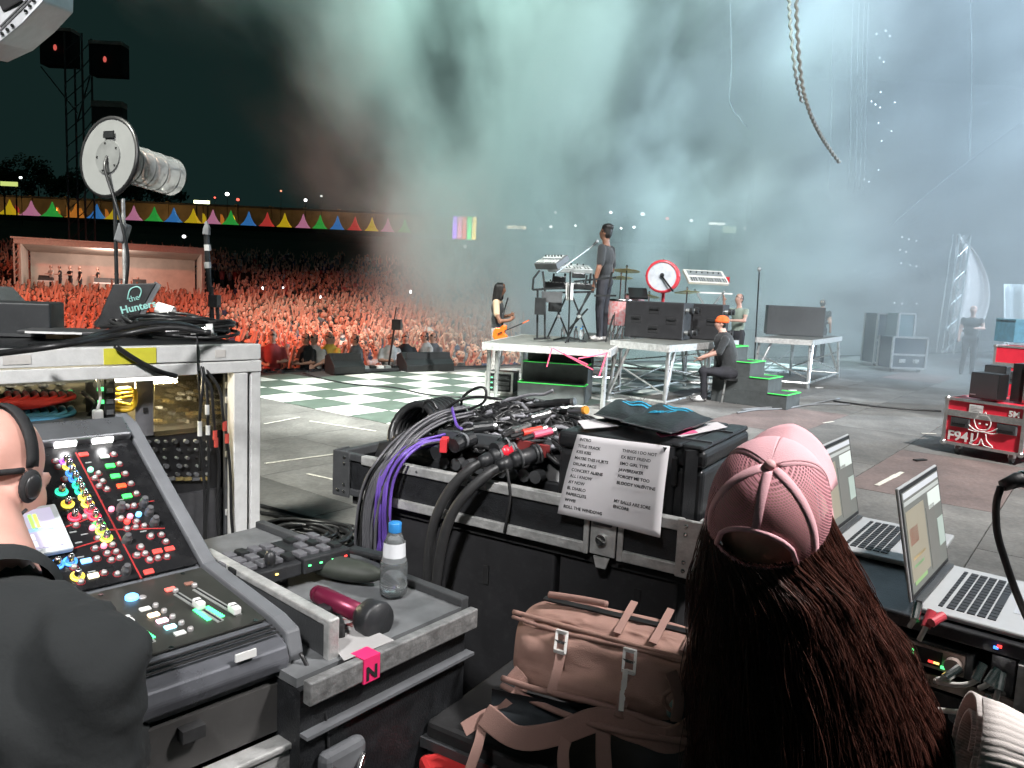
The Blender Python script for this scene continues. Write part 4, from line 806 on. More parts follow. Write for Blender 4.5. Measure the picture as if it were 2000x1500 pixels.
for k,(u,lab) in enumerate(((648,'black wedge monitor at the stage edge beside the seated people'),(845,'dark rounded wedge monitor at the stage edge near the riser'),(800,'dark low wedge monitor right of the dark stand'))):
    p = edge(u)-EN*.35; t = thing('wedge_monitor', lab, 'monitor', (p.x,p.y,0), R(37.6+180), 'wedge monitors at the stage edge'); B().prism([(0,0),(.42,0),(.42,.14),(.16,.36),(0,.30)],-.3,.3,Matrix.Rotation(R(90),4,'Z')@Matrix.Rotation(R(90),4,'X')).build('cabinet', rigb, t, bev=.01); B().bar((-.26,.30,.26),(.26,.30,.26),.02,.2).build('grille', blackm, t)
for k,u in enumerate((560,600,640,690,735,780,830,880)):
    p = edge(u)+EN*.75; t = thing('crowd_barrier', f'{["first","second","third","fourth","fifth","sixth","seventh","eighth"][k]} metal barrier panel from the rack along the stage front', 'barrier', (p.x,p.y,-1.78), R(37.6), 'barrier panels along the stage front')
    B().bb((-.5,0,.05),(.5,.03,1.55)).build('plate', M('barrier_alu',(.35,.33,.32),.5,.6), t); B().bar((-.5,-.05,1.57),(.5,-.05,1.57),.08,.05).build('top_rail', alu, t)
    for s in (-.45,.45): B().bar((s,-.04,0),(s,-.04,1.55),.05).build('post', alu, t)
for k,(u,v,lab) in enumerate(((688,728,'pale blue bottle on the stage edge in front of the yellow top'),(778,722,'white cup on the stage edge beside the dark stand'),(790,722,'white bottle right of the cup on the stage edge'))):
    p = PZ(u,v,0); b = thing('edge_bottle', lab, 'bottle', (p.x,p.y,0)); B().lathe([(0,0),(.045,0),(.045,.2),(.02,.26),(.02,.3)],10).build('body', M('pale_blue_plastic',(.55,.68,.8),.3), b, True); B().cyl((0,0,.3),(0,0,.33),.024).build('cap', white, b)
sd = thing('camera_stand', 'thin dark stand with a black camera box at the stage edge', 'stand', (edge(772).x,edge(772).y,0)); o_ = sd.location
B().cyl((0,0,0),onY(770,640,o_.y,o_),.02,n=8).build('pole', rigb, sd); B().box(onY(775,634,o_.y,o_),(.17,.2,.2)).build('camera_box', rigb, sd); B().cyl(onY(770,626,o_.y,o_),onY(774,600,o_.y,o_),.012,n=6).build('rod', rigb, sd)
pb_ = thing('pedal_board', 'flat effects board at the stage edge behind the checker tiles', 'pedal board', (PZ(735,724,0).x,PZ(735,724,0).y,.0), R(37)); B().bb((-.5,-.12,0),(.5,.12,.05)).build('board', dark, pb_)
for i in range(6): B().bb((-.45+.15*i,-.09,.05),(-.34+.15*i,.06,.1)).build('pedal', [white,silver,rigb][i%3], pb_)
# ------------------------------------------------------------------ mixing pavilion
y0 = 46; a_, c_ = PY(32,467,y0), PY(322,477,y0); g0 = .1; PR = R(27); pv_ = thing('mixing_pavilion', 'white open fronted tent with truss frame standing in the crowd', 'tent', (a_.x,y0,g0), PR)
W_ = 10.4; WPV = frame((a_.x,y0,g0), PR); Ht = (a_.z+c_.z)/2-g0; canvas = M('cream_canvas',(.62,.52,.46),.9,var=.15,sc=1.2); beige = M('beige_truss',(.6,.46,.38),.7,var=.15)
B().bb((.2,5.3,-.5),(W_-.2,5.4,Ht-.5)).build('back_wall', canvas, pv_); B().bb((0,.2,-.5),(.08,5.3,Ht-.2)).build('side_wall', canvas, pv_); B().bb((W_-.08,.2,-.5),(W_,5.3,Ht-.2)).build('side_wall', canvas, pv_)
B().add([(0,0,Ht),(W_,0,Ht),(W_-.2,5.4,Ht-.6),(.2,5.4,Ht-.6)],[(0,1,2,3)]).build('roof', canvas, pv_, solid=.05); B().bb((-.15,-.1,Ht-.30),(W_+.15,.1,Ht)).build('front_beam', beige, pv_); B().bb((-.3,-.2,Ht),(W_+.3,5,Ht+.1)).build('roof_top', beige, pv_)
for x in (0,W_):
    for dx in (-.15,.15): B().bb((x+dx-.04,-.04,-.6),(x+dx+.04,.04,Ht-.3)).build('tower_chord', beige, pv_)
    for i in range(9): z = -.5+i*.36; B().bar((x-.15,-.02,z),(x+.15,-.02,z+.34),.05).build('lacing', beige, pv_)
l = bpy.data.lights.new('pavilion_lamp','POINT'); l.energy = 420; l.color = (1,.78,.66); l.shadow_soft_size = .3; o = bpy.data.objects.new('pavilion_lamp', l); col.objects.link(o); o.location = WPV @ V((W_*.45,1.4,Ht-.7))
plat = B().bb((.3,.4,-1.4),(W_-.3,5.2,.05)).build('mixing_platform', dark); plat.matrix_world = WPV; tag(plat, 'dark platform floor inside the white mixing tent', 'platform')
for k,(u,s_,arm,lab) in enumerate(((101,1,(1,1),'technician in white shirt with folded arms in the mixing tent'),(118,0,(1,1),'technician in black second from left in the mixing tent'),(138,0,(1,1),'shorter technician in black, third from left in the mixing tent'),(157,0,(0,0),'tall technician in black standing fourth in the mixing tent'),(192,0,(0,1),'technician leaning over the desk in the mixing tent'),(228,3,(0,0),'grey dressed technician at the right desk of the mixing tent'),(270,0,(3,3),'rightmost technician sitting low in the mixing tent'))):
    p = PY(u,560,y0+ (1.6 if k < 4 else 2.4)+(u-32)/290*4.7); o = place('person', fuse(stander(None,arm),[skin,hairm,sh[s_],denim],.03,2,'body',.5), lab, (p.x,p.y,g0+.05-(.5 if k == 6 else 0)), R(180-40)+rc.uniform(-.3,.3), 'staff in the mixing tent')
for k,(u0,u1,lab) in enumerate(((72,100,'low table at the left of the mixing tent'),(182,238,'long mixing desk on a white table in the tent'),(258,285,'small desk at the right of the mixing tent'))):
    yy = y0+1.3+(u0-32)/290*4.7; p, q = PY(u0,550,yy), PY(u1,550,yy); t = thing('desk', lab, 'desk', (p.x,p.y,g0+.05), PR); w_ = q.x-p.x; B().bb((0,0,.72),(w_,.8,.8)).build('top', white, t); B().prism([(0,.8),(.7,.8),(.7,1.1)],.05,w_-.05,Matrix(((0,0,1,0),(1,0,0,0),(0,1,0,0),(0,0,0,1)))).build('console', dark, t)
    for x in (.08,w_-.08): B().bb((x-.03,.05,0),(x+.03,.11,.72)).build('leg', steel, t); B().bb((x-.03,.7,0),(x+.03,.76,.72)).build('leg', steel, t)
# ================================================================== THE WING: FOREGROUND
def hit(W, u, v, ax, val):
    inv = W.inverted(); o = inv @ V((0,0,CH)); d = inv.to_3x3() @ ray(u,v); return o+d*((val-o[ax])/d[ax])
def thingW(name, lab, cat, W, group=None):
    t = thing(name, lab, cat, W.translation, 0, group); t.rotation_euler = W.to_euler(); return t
def rzof(p, q): return math.atan2((q-p).y,(q-p).x)
grn, redl, wht, blu, amb = emi('led_green2',(.10,.9,.25),2.2), emi('led_red',(.95,.05,.04),2.2), emi('led_white',(.85,.9,1),2.2), emi('led_blue',(.06,.25,1),2.4), emi('led_amber',(1,.75,.2),2.0)
# ------------------------------------------------------------------ double rack at left
c0 = PD(510,672,3.3); c1 = PZ(0,683,c0.z); RZ = rzof(c1,c0); WR = frame((c0.x,c0.y,0), RZ); ht = c0.z
rk = thingW('equipment_rack', 'white framed double equipment rack full of patch cables, behind the mixing console', 'rack', WR)
RW, RD = 1.62, .72
def rp(u,v,y=0): return hit(WR,u,v,1,y)
for z0,z1,y in ((ht-.066,ht,0),(ht-.118,ht-.07,-.006)): B().bb((-RW,y,z0),(-.0,y+.05,z1)).build('top_rail', whitef, rk, bev=.004)
for x0,x1,y in ((-.045,0,0),(-.125,-.062,-.004)): B().bb((x0,y,.06),(x1,y+.06,ht-.068 if x0 > -.05 else ht-.12)).build('upright', whitef, rk, bev=.004)
B().bb((-.061,.02,.06),(-.046,.05,ht-.13)).build('upright_groove', blackm, rk)
B().bb((-RW,.05,ht-.03),(0,RD,ht-.004)).build('top_panel', ply, rk); B().bb((-.03,.06,.06),(-.004,RD,ht-.03)).build('side_panel', ply, rk); B().bb((-RW,RD,.06),(0,RD+.02,ht)).build('back_panel', ply, rk); B().bb((-RW,.06,.06),(0,RD,.10)).build('bottom_panel', ply, rk)
for x in (-.03,-RW): B().box((x,RD,ht-.01),(.04,.04,.03)).build('back_rail', alu, rk)
yel = M('yellow_cloth_tape',(.75,.70,.06),.6,var=.15); a_, b_ = rp(203,700,-.003), rp(305,697,-.003)
B().bb((a_.x,-.004,ht-.064),(b_.x,-.001,ht-.004)).build('yellow_tape', yel, rk)
for u0,u1 in ((5,60),(420,440)): B().bb((rp(u0,700).x,-.003,ht-.052),(rp(u1,700).x,-.001,ht-.02)).build('faded_label', M('label_offwhite',(.66,.63,.60),.7,var=.2), rk)
dv0, dv1 = rp(201,850,.12).x, rp(222,850,.12).x
B().bb((dv0,.10,.1),(dv1,.60,ht-.12)).build('divider', blackm, rk)
for i in range(22): B().bb((dv0+.008,.094,.3+.042*i),(dv1-.008,.10,.318+.042*i)).build('rack_hole', mid, rk)
xr = rp(455,800,.12).x
rail = M('rack_rail_grey',(.12,.125,.135),.5)
B().bb((xr-.045,.10,.1),(xr,.12,ht-.14)).build('rack_rail', rail, rk)
for v in (752,781,887,1000): q = rp(443,v,.096); B().bb((q.x-.008,.088,q.z-.014),(q.x+.008,.1,q.z+.014)).build('cable_clip', white, rk, bev=.003)
# lit tubes (work lamps inside the rack)
tubem = M('lit_tube',(1,.98,.92),.4,em=(1,.98,.92),es=3.0)
for (u0,v0,u1,v1,y) in ((0,722,200,718,.2),(226,742,345,737,.16)):
    p, q = rp(u0-40 if u0 == 0 else u0,v0,y), rp(u1,v1,y); B().cyl(p,(q.x,p.y,p.z),.011,n=10).build('lamp_tube', tubem, rk)
    l = bpy.data.lights.new('rack_lamp','AREA'); l.shape = 'RECTANGLE'; l.size = abs(q.x-p.x); l.size_y = .02; l.energy = 16 if u0 == 0 else 11; l.color = (1,.86,.55)
    o = bpy.data.objects.new('rack_lamp', l); col.objects.link(o); o.parent = rk; o.location = ((p.x+q.x)/2,p.y,p.z-.02); o.rotation_euler = (R(-25),0,0)
B().bb((-RW,.14,ht-.145),(dv0-.01,.22,ht-.122)).build('lamp_housing', mid, rk)
# left bay: patch bay
B().bb((-RW,.30,.6),(dv0,.32,ht-.14)).build('patch_panel', M('patch_olive',(.05,.045,.03),.6,var=.4), rk)
text('handwriting','sPerformer Pro',.034,M('cyan_ink',(.15,.75,.75),.6),rk,axes(rp(2,752,.295)+V((0,0,0)),(1,0,0),(0,0,1)),.0005); text('handwriting','CAL',.03,M('cyan_ink'),rk,axes(rp(100,747,.295),(1,0,0),(0,0,1)),.0005)
cabc = {'red':M('red_cable',(.70,.035,.03),.4,var=.1),'blue':M('blue_cable',(.10,.36,.62),.4,var=.1),'yellow':M('yellow_cable',(.80,.50,.03),.4,var=.1)}
for row,(v0,cn) in enumerate(((765,'red'),(795,'blue'),(812,'yellow'))):
    for i in range(8):
        u = 8+17.5*i; p = rp(u,v0,.29); k = thing('patch_lead', None, None); k.parent = rk
        B().cyl(p+V((0,.01,0)),p+V((0,-.045,0)),.014,n=10).build('plug', chrome, k)
        e_ = rp(u-60-18*i*.6 if cn != 'yellow' else u-40, v0+22+2*i, .20); B().tube(spl([p+V((0,-.04,0)),p+V((-.01,-.09,-.012)),(p+e_)/2+V((0,-.07,-.01)),e_],6),.0095,8).build('lead', cabc[cn], k, True)
for u,v in ((20,760),(55,758),(85,760),(118,756),(128,790)): q = rp(u,v-12,.285); B().box(q,(.03,.03,.03)).build('socket', mid, rk)
B().bb((-RW,.10,.2),(dv0-.004,.295,rp(100,826,.1).z)).build('drawer', dark, rk)
q = rp(191,815,.09); B().box(q,(.035,.03,.06)).build('white_plug', white, rk, bev=.006); B().tube(spl([q+V((0,0,.03)),rp(196,775,.08),rp(190,735,.1),rp(195,715,.12)],6),.006).build('white_lead', white, rk, True)
for u,v in ((196,760),(197,785)): B().box(rp(u,v,.1),(.02,.01,.014)).build('indicator', grn, rk)
B().tube(spl([rp(160,765,.2),rp(185,790,.15),rp(172,815,.2),rp(178,830,.2)],6),.008).build('loose_lead', rubber, rk, True)
# right bay
g0, g1 = rp(265,745,.14), rp(300,850,.14)
B().bb((g0.x,.14,g1.z-.0),(g1.x,.15,g0.z)).build('blank_panel', M('panel_grey',(.17,.17,.185),.5), rk); q = rp(284,801,.138); B().box(q,(.016,.01,.02)).build('socket', blackm, rk)
p0, p1 = rp(301,745,.145), rp(432,838,.145)
dust = M('smoked_perspex',(.32,.27,.16),.12,tr=.75,var=.15,al=.55); B().bb((p0.x,.140,p1.z),(p1.x,.146,p0.z)).build('dust_cover', dust, rk)
gold = M('gold_bits',(.75,.58,.25),.35,.7,var=.3,sc=60)
B().bb((dv1,.34,.15),(xr-.05,.36,ht-.14)).build('gear_back', M('gear_olive',(.10,.085,.05),.5,var=.6,sc=18), rk)
for r_ in range(7):
    for i in range(9):
        if rc.random() < .72: q = rp(310+14*i+rc.uniform(-4,4),752+14*r_+rc.uniform(-3,3),.28); B().box(q,(rc.uniform(.008,.035),.03,rc.uniform(.006,.016))).build('gear_detail', [gold,chrome,white,mid][rc.randrange(4)], rk)
for i in range(7): q = rp(238+rc.uniform(-8,14),770+12*i,.16); B().box(q,(.04,.02,.01)).build('gear_detail', [chrome,white][i%2], rk)
for i in range(3): B().tube(spl([rp(228,760+10*i,.18),rp(262,762+6*i,.12),rp(258,790+4*i,.13),rp(225,785+8*i,.16)],6),.009).build('yellow_lead', cabc['yellow'], rk, True)
# top connector strip
s0, s1 = rp(222,712,.10), rp(440,708,.10); B().bb((s0.x,.10,s0.z-.035),(s1.x,.13,s0.z+.03)).build('connector_strip', mid, rk)
for i,u in enumerate((228,246,261,275,290,305,322,340,355,372,388)): q = rp(u,717,.085); B().cyl(q+V((0,.02,0)),q+V((0,-.02,0)),.013,n=10).build('connector', [white,rigb,chrome,rigb][i%4], rk)
q = rp(363,722,.08); B().box(q,(.028,.02,.045)).build('pink_tag', M('pink_tag',(.55,.2,.25),.6), rk)
for u in (421,436): B().box(rp(u,704,.09),(.025,.02,.022)).build('tag', yel if u == 421 else white, rk)
# middle unit with knobs, lower unit
m0, m1 = rp(260,845,.15), rp(432,950,.15); B().bb((m0.x,.15,m1.z),(m1.x,.3,m0.z-.005)).build('black_unit', M('unit_black',(.022,.022,.024),.4), rk)
for r_ in range(5):
    for i in range(7):
        q = rp(285+20*i+rc.uniform(-5,5),862+16*r_,.142); B().cyl(q+V((0,.01,0)),q+V((0,-.012,0)),rc.uniform(.005,.010),n=8).build('knob', [mid,dark,chrome,mid,silver][rc.choice((0,0,1,1,2,3,3,0,4))], rk)
for i in range(6): B().box(rp(318+16*i,935,.14),(.03,.02,.012)).build('gear_detail', [gold,mid,gold][i%3], rk)
l0, l1 = rp(300,975,.13), rp(434,1100,.13); B().bb((l0.x-.1,.13,.3),(l1.x,.3,l0.z)).build('grey_unit', M('unit_grey',(.055,.055,.06),.5,var=.3), rk)
# cables hanging down the front of the rack
wt_, rt_ = white, M('red_tape',(.6,.08,.06),.6)
for k,(pts,rings) in enumerate((([(392,715),(396,745),(391,800),(390,840),(398,930),(400,1010),(396,1100)],(832,842)),([(396,716),(404,770),(406,840),(408,930),(402,1020),(403,1100)],(800,840)),([(386,724),(410,752),(416,800),(420,850),(428,905),(424,1000),(432,1090)],(850,864)),([(402,722),(428,760),(436,815),(444,860),(450,930),(452,1010),(460,1095)],(832,856)),([(385,640),(386,720),(390,790),(392,860),(388,920)],()))):
    t = thing('hanging_cable', ['black cable hanging down the rack with white collars, leftmost','thin black cable hanging down the rack beside the leftmost','black cable hanging down the rack with a red and white band','black cable nearest the rack edge with a red band','thin wire hanging over the rack front from the cable coil'][k], 'cable', WR @ rp(*pts[0],-.02), 0, 'cables hanging down the rack')
    iW = Matrix.Translation(-t.location); P = [iW @ (WR @ rp(u,v,-.02+.02*(i in (0,)))) for i,(u,v) in enumerate(pts)]; B().tube(spl(P,6),.0065 if k < 4 else .003,8).build('cord', rubber, t, True)
    for v in rings:
        us = [(a_[0]+(b_[0]-a_[0])*(v-a_[1])/(b_[1]-a_[1])) for a_,b_ in zip(pts,pts[1:]) if a_[1] <= v <= b_[1]]; q = iW @ (WR @ rp(us[0],v,-.02)); B().cyl(q-V((0,0,.02)),q+V((0,0,.02)),.009,n=10).build('collar', wt_ if k < 2 else rt_, t)
# on top of the rack
RT = ht+.002
def rt(u,v,z=RT): return PZ(u,v,z)
cb_ = rt(395,655)
for k in range(9):
    pass
coil = B(); rc2 = random.Random(3); cen = rt(335,658); 
for k in range(16):
    r1, r2 = .17+rc2.uniform(-.05,.05), .13+rc2.uniform(-.05,.05); cx, cy = cen.x+rc2.uniform(-.03,.03), cen.y+rc2.uniform(-.03,.05); z = RT+.012+.005*k; ph = rc2.uniform(0,6)
    coil.tube([(cx+r1*1.25*math.cos(ph+i*.26)+.0*i, cy+r2*math.sin(ph+i*.26), z+.012*math.sin(i*.5+k)) for i in range(25)],.008,6)
tag(coil.build('cable_coil', rubber, None, True), 'messy coil of black cables on top of the rack', 'cable coil', kind='stuff')
for k,(lab,pts) in enumerate((('long black cable arching over the rack top to the left',[(60,676),(140,668),(205,650),(290,632),(360,634),(420,655)]),('second black cable crossing the rack top to the left',[(0,690),(120,674),(230,655),(330,640),(410,650)]),('black cable dropping from the coil across the rack front',[(225,676),(270,705),(310,725),(345,735)]))):
    zz = [.02,.05,.07,.10,.09,.04]; P = [rt(u,v,RT+zz[i]) if k < 2 else WR @ rp(u,v,-.03) for i,(u,v) in enumerate(pts)]; cable(lab,P,.010,rubber,8,'rack_cable','cable','cables on the rack top',8)
pl = rt(372,650,RT+.05); t = thing('cable_plug', 'black and white plug lying on the cable coil', 'plug', tuple(pl), .3); B().cyl((-.09,0,0),(.0,0,.01),.012).build('tail', rubber, t); B().cyl((0,0,.01),(.06,0,.015),.018).build('sleeve', chrome, t); B().cyl((.06,0,.015),(.085,0,.018),.022).build('ring', white, t)
# helical antenna
ab = rt(240,636); Ya = ab.y; aw = M('antenna_white',(.20,.205,.205),.4,var=.06); clr = M('clear_tube',(.80,.82,.82),.12,var=.05,rv=.04,al=.38)
t = thing('helical_antenna', 'white disc antenna with clear ringed tube on a stand on the rack', 'antenna', tuple(ab)); o_ = ab
dc = PY(213,307,Ya)-o_; dd = V((.40,.91,-.10)).normalized(); MA = axes(dc,dd.cross(V((0,0,1))),dd.cross(dd.cross(V((0,0,1))))); MA = Matrix.Translation(dc) @ dd.to_track_quat('Z','Y').to_matrix().to_4x4()
Rd = 76*Ya/1500*1.0
B().lathe([(0,-.004),(Rd*.97,-.004),(Rd*.97,.004),(0,.004)],40,MA).build('disc', aw, t); B().lathe([(Rd*.95,-.008),(Rd*1.02,-.007),(Rd*1.03,.006),(Rd*.96,.010)],40,MA).build('rim', rubber, t, True)
B().lathe([(0,-.012),(Rd*.42,-.011),(Rd*.43,-.004)],30,MA).build('hub_plate', M('antenna_grey',(.15,.155,.155),.4), t)
for i in range(5): q = MA @ V((Rd*.36*math.cos(i*1.26),Rd*.36*math.sin(i*1.26),-.013)); B().ell(q,(.006,.006,.006),6,4).build('screw', rigb, t)
bx = PY(214,263,Ya)-o_; B().box(bx-dd*.006,(.075,.004,.034),dd.to_track_quat('Y','Z').to_matrix()).build('label_plate', rigb, t); B().box(PY(212,367,Ya)-o_-dd*.006,(.04,.004,.04),dd.to_track_quat('Y','Z').to_matrix()).build('label_plate', rigb, t)
Lt, rt2 = .40, Rd*.50
B().lathe([(rt2,.01),(rt2,Lt),(rt2*.96,Lt+.008),(0,Lt+.01)],32,MA).build('tube', clr, t, True)
for z in (.02,.12,.2,.28,.36): B().lathe([(rt2*.99,z),(rt2*1.02,z+.004),(rt2*.99,z+.008)],32,MA).build('tube_ring', aw, t, True)
B().tube([MA @ V((rt2*.8*math.cos(i*.42),rt2*.8*math.sin(i*.42),.01+.0045*i)) for i in range(70)],.004,6).build('helix', M('copper_tape',(.6,.42,.34),.35,.8), t, True)
B().cyl(MA@V((0,0,0)),MA@V((0,0,.32)),.008).build('boom', aw, t)
for u in (224,240): B().cyl(PY(u+6,632,Ya)-o_,PY(u,388,Ya)-o_,.010,n=10).build('mast', rigb if u == 224 else alu, t)
B().lathe([(0,.10),(.05,.10),(.07,.085),(.13,.02),(.135,0)],24).build('weight_base', black, t, True)
B().box(PY(240,455,Ya)-o_,(.05,.06,.10),Matrix.Rotation(.3,3,'Y')).build('clamp', mid, t, bev=.01)
B().tube(spl([MA@V((0,0,-.012)),PY(205,330,Ya-.05)-o_,PY(222,385,Ya-.06)-o_,PY(238,440,Ya-.06)-o_,PY(250,500,Ya-.05)-o_,PY(246,560,Ya-.04)-o_,PY(240,610,Ya-.05)-o_],8),.008,8).build('coax_cable', rubber, t, True)
# black display board behind the antenna with teal logo
W2 = frame((rt(235,655).x,rt(235,655).y+.1,RT), RZ*.35); t = thingW('display_board', 'tilted black board with a teal script logo behind the antenna base', 'board', W2)
P = [hit(W2,u,v,1,0) for u,v in ((186,640),(258,640),(306,553),(222,555))]
B().prism([(p.x,p.z) for p in P],-.012,.012,Matrix.Rotation(R(90),4,'X')).build('board', black, t, bev=.004); B().bar(P[1]+V((.006,0,0)),P[2]+V((.006,0,0)),.03,.014,(0,1,0)).build('edge_strip', mid, t)
teal = M('teal_ink',(.30,.62,.58),.5); tilt = (P[2]-P[1]).normalized()
text('logo','the',.036,teal,t,axes(hit(W2,252,590,1,-.016),(.8,0,.25),tilt),.001); text('logo','Hunters',.046,teal,t,axes(hit(W2,237,613,1,-.016),(.75,0,.2),tilt),.001,bold=.001)
B().tube(spl([hit(W2,u,v,1,-.017) for u,v in ((249,585),(254,566),(268,560),(276,568),(272,582))],6),.003).build('logo_arc', teal, t, True)
# black box at left, laptop edge and small things
W3 = frame((rt(85,660).x,rt(85,660).y+.05,RT), RZ*.4); t = thingW('black_box', 'plain black box standing on the rack top at the left frame edge', 'box', W3); a_ = hit(W3,84,593,1,0); B().bb((-.45,0,0),(0,.25,a_.z)).build('body', M('satin_black_panel',(.02,.022,.025),.5), t, bev=.006); B().bb((-.45,-.004,.0),(0,-.001,.012)).build('trim', dark, t)
p = rt(118,650,RT+.03); t = thing('closed_laptop', 'thin grey laptop lying flat on the rack with bright edge', 'laptop', tuple(p), .25); B().box((0,.1,0),(.30,.22,.014)).build('body', dark, t, bev=.004); B().box((-.02,-.012,0),(.20,.004,.008)).build('bright_edge', white, t)
for u,lab in ((98,'small kraft cardboard box under the flat laptop, left one'),(132,'small kraft cardboard box under the flat laptop, right one')): p = rt(u,663,RT); t = B().box((p.x,p.y+.04,RT+.014),(.06,.05,.026),Matrix.Rotation(.3,3,'Z')).build('cardboard_box', M('kraft_card',(.32,.22,.12),.9)); tag(t, lab, 'box')
p = rt(300,648); t = thing('white_fitting', 'white and silver pipe fitting standing on the rack behind the board', 'fitting', (p.x,p.y+.15,RT)); B().cyl((0,0,0),(0,0,.09),.035).build('sleeve', chrome, t); B().cyl((-.05,0,.11),(.03,0,.09),.03).build('arm', white, t); B().ell((0,0,.09),(.045,.04,.03)).build('dome', M('soft_white',(.7,.7,.68),.4), t, True)
p = PY(10,650,3.4); t = thing('grey_speaker', 'small grey cabinet behind the black box at the left edge', 'speaker', (p.x,3.5,RT)); z = PY(22,560,3.5).z-RT; B().prism([(-.2,0),(.06,0),(.05,z*.6),(-.02,z),(-.2,z)],0,.2,Matrix.Rotation(R(90),4,'X')).build('cabinet', dark, t, bev=.01); B().box((.0,-.208,z*.35),(.05,.004,.012)).build('badge', silver, t)
# thin antenna mast behind the rack
p = PY(418,645,4.4); t = thing('paddle_antenna', 'thin black mast with taped joints and small box behind the rack', 'antenna', (p.x,4.4,0)); o_ = t.location
B().cyl((0,0,0),onY(413,560,4.4,o_),.013,n=8).build('mast', rigb, t); B().cyl(onY(409,570,4.4,o_),onY(403,455,4.4,o_),.016,n=8).build('upper_mast', rigb, t); B().tube([onY(403,458,4.4,o_),onY(404,445,4.4,o_),onY(403,432,4.4,o_)],[.024,.02,.006],8).build('tip', mid, t)
for v in (478,512): B().cyl(onY(405,v,4.4,o_),onY(406,v+12,4.4,o_),.02,n=8).build('tape_joint', M('silver_tape',(.6,.6,.6),.35,.4), t)
B().box(onY(419,588,4.4,o_),(.05,.06,.07)).build('clamp_box', rigb, t); B().cyl(onY(425,596,4.4,o_),(.05,0,0),.01,n=8).build('second_pole', rigb, t)
# corner of a grey metal light hung at the top left
t = thing('hanging_fixture', 'corner of a grey riveted metal fixture hanging at the top left', 'fixture', tuple(PD(20,20,2.3))); o_ = t.location; pf = [PD(u,v,2.3)-o_ for u,v in ((-60,-60),(85,-60),(84,2),(45,44),(-3,84),(-60,110))]; pb2 = [p+V((-.05,.25,.05)) for p in pf]; n_ = len(pf)
fx = M('fixture_grey',(.50,.51,.53),.4,.4,var=.15,sc=20); B().add(pf+pb2,[tuple(range(n_)),tuple(range(2*n_-1,n_-1,-1))]+[(i,n_+i,n_+(i+1)%n_,(i+1)%n_) for i in range(n_)]).build('housing', fx, t, bev=.006)
B().box(PD(16,-6,2.29)-o_,(.07,.01,.06),Matrix.Rotation(-.5,3,'Y')).build('recess', blackm, t, bev=.006)
for u,v in ((72,2),(64,12),(56,22),(30,50),(20,58),(10,66)): B().ell(PD(u-6,v,2.295)-o_,(.006,.006,.006),6,4).build('rivet', chrome, t)
for off_ in (18,26): B().bar(PD(80-off_,0-2,2.297)-o_,PD(0,78-off_,2.297)-o_,.003,.004).build('groove', dark, t)
# ------------------------------------------------------------------ mixing console
A = PZ(570,1235,1.01); Bq = PZ(255,1340,1.01); CZ = rzof(Bq,A); WC = frame(A, CZ)
mc = thingW('mixing_console', 'black mixing console with glowing coloured knobs in front of the bald engineer', 'mixing console', WC)
CW = .80
yC, zC = .30, .03; tf = math.atan2(.025,.255); Wf = WC @ Matrix.Translation((0,.05,.008)) @ Matrix.Rotation(tf,4,'X'); tu = R(31); Wu = WC @ Matrix.Translation((0,yC,zC+.004)) @ Matrix.Rotation(tu,4,'X'); LU = .43
def cpl(Wp): return WC.inverted() @ Wp
cgrey = M('console_grey',(.085,.09,.10),.4,var=.2); cpan = M('console_black_gloss',(.010,.010,.011),.28,var=.3,sc=8); fpan = M('fader_panel_bronze',(.045,.045,.04),.35,.3,var=.25)
prof = [(0,-.07),(-.012,-.035),(0,-.008),(.045,.004),(yC,zC-.002),(yC+LU*math.cos(tu),zC+LU*math.sin(tu)-.004),(yC+LU*math.cos(tu)+.06,zC+LU*math.sin(tu)+.01),(yC+LU*math.cos(tu)+.07,-.07)]
MX = Matrix(((0,0,1,0),(1,0,0,0),(0,1,0,0),(0,0,0,1)))
B().prism(prof,-CW,-.014,MX).build('body', cgrey, mc, bev=.003)
pr2 = [(x,z+.012) if i > 1 and i < 7 else (x,z) for i,(x,z) in enumerate(prof)]; B().prism(pr2,-.012,.016,MX).build('side_cheek', mid, mc, bev=.004)
B().prism([(-.016,-.055),(-.022,-.034),(-.014,-.012),(.01,-.004),(.045,.008),(.045,-.02)],-CW,-.016,MX).build('arm_rest', M('arm_rest_steel',(.16,.165,.185),.3,.5), mc, bev=.004)
for k in range(3): B().bb((-CW,.006+.011*k,.0035+.0022*k),(-.02,.010+.011*k,.0055+.0022*k)).build('arm_groove', blackm, mc)
def plate(Wp, x0,x1,y0,y1,z0,z1,name,mat,par=mc,bev=0): o = B().bb((x0,y0,z0),(x1,y1,z1)).build(name, mat, par, bev=bev); o.matrix_local = cpl(Wp); return o
plate(Wf,-CW,-.018,.004,.245,0,.003,'fader_panel',fpan); plate(Wu,-CW,-.018,.008,LU-.05,0,.003,'control_panel',cpan)
plate(Wu,-CW,-.016,LU-.05,LU+.01,0,.02,'lamp_hood',M('hood_steel',(.3,.31,.33),.28,.8),bev=.005)
for u,v in ((127,855),(201,850)):
    x,y = hit(Wu,u,v,2,.02).xy; k = plate(Wu,x-.02,x+.02,LU-.056,LU-.05,.004,.016,'lamp',emi('lamp_white',(1,.98,.95),3))
    l = bpy.data.lights.new('console_lamp','SPOT'); l.energy = .12; l.spot_size = R(120); l.shadow_soft_size = .01; o = bpy.data.objects.new('console_lamp', l); col.objects.link(o); o.parent = mc; o.matrix_local = cpl(Wu) @ Matrix.Translation((x,LU-.06,.022)) @ Matrix.Rotation(R(-60),4,'X')
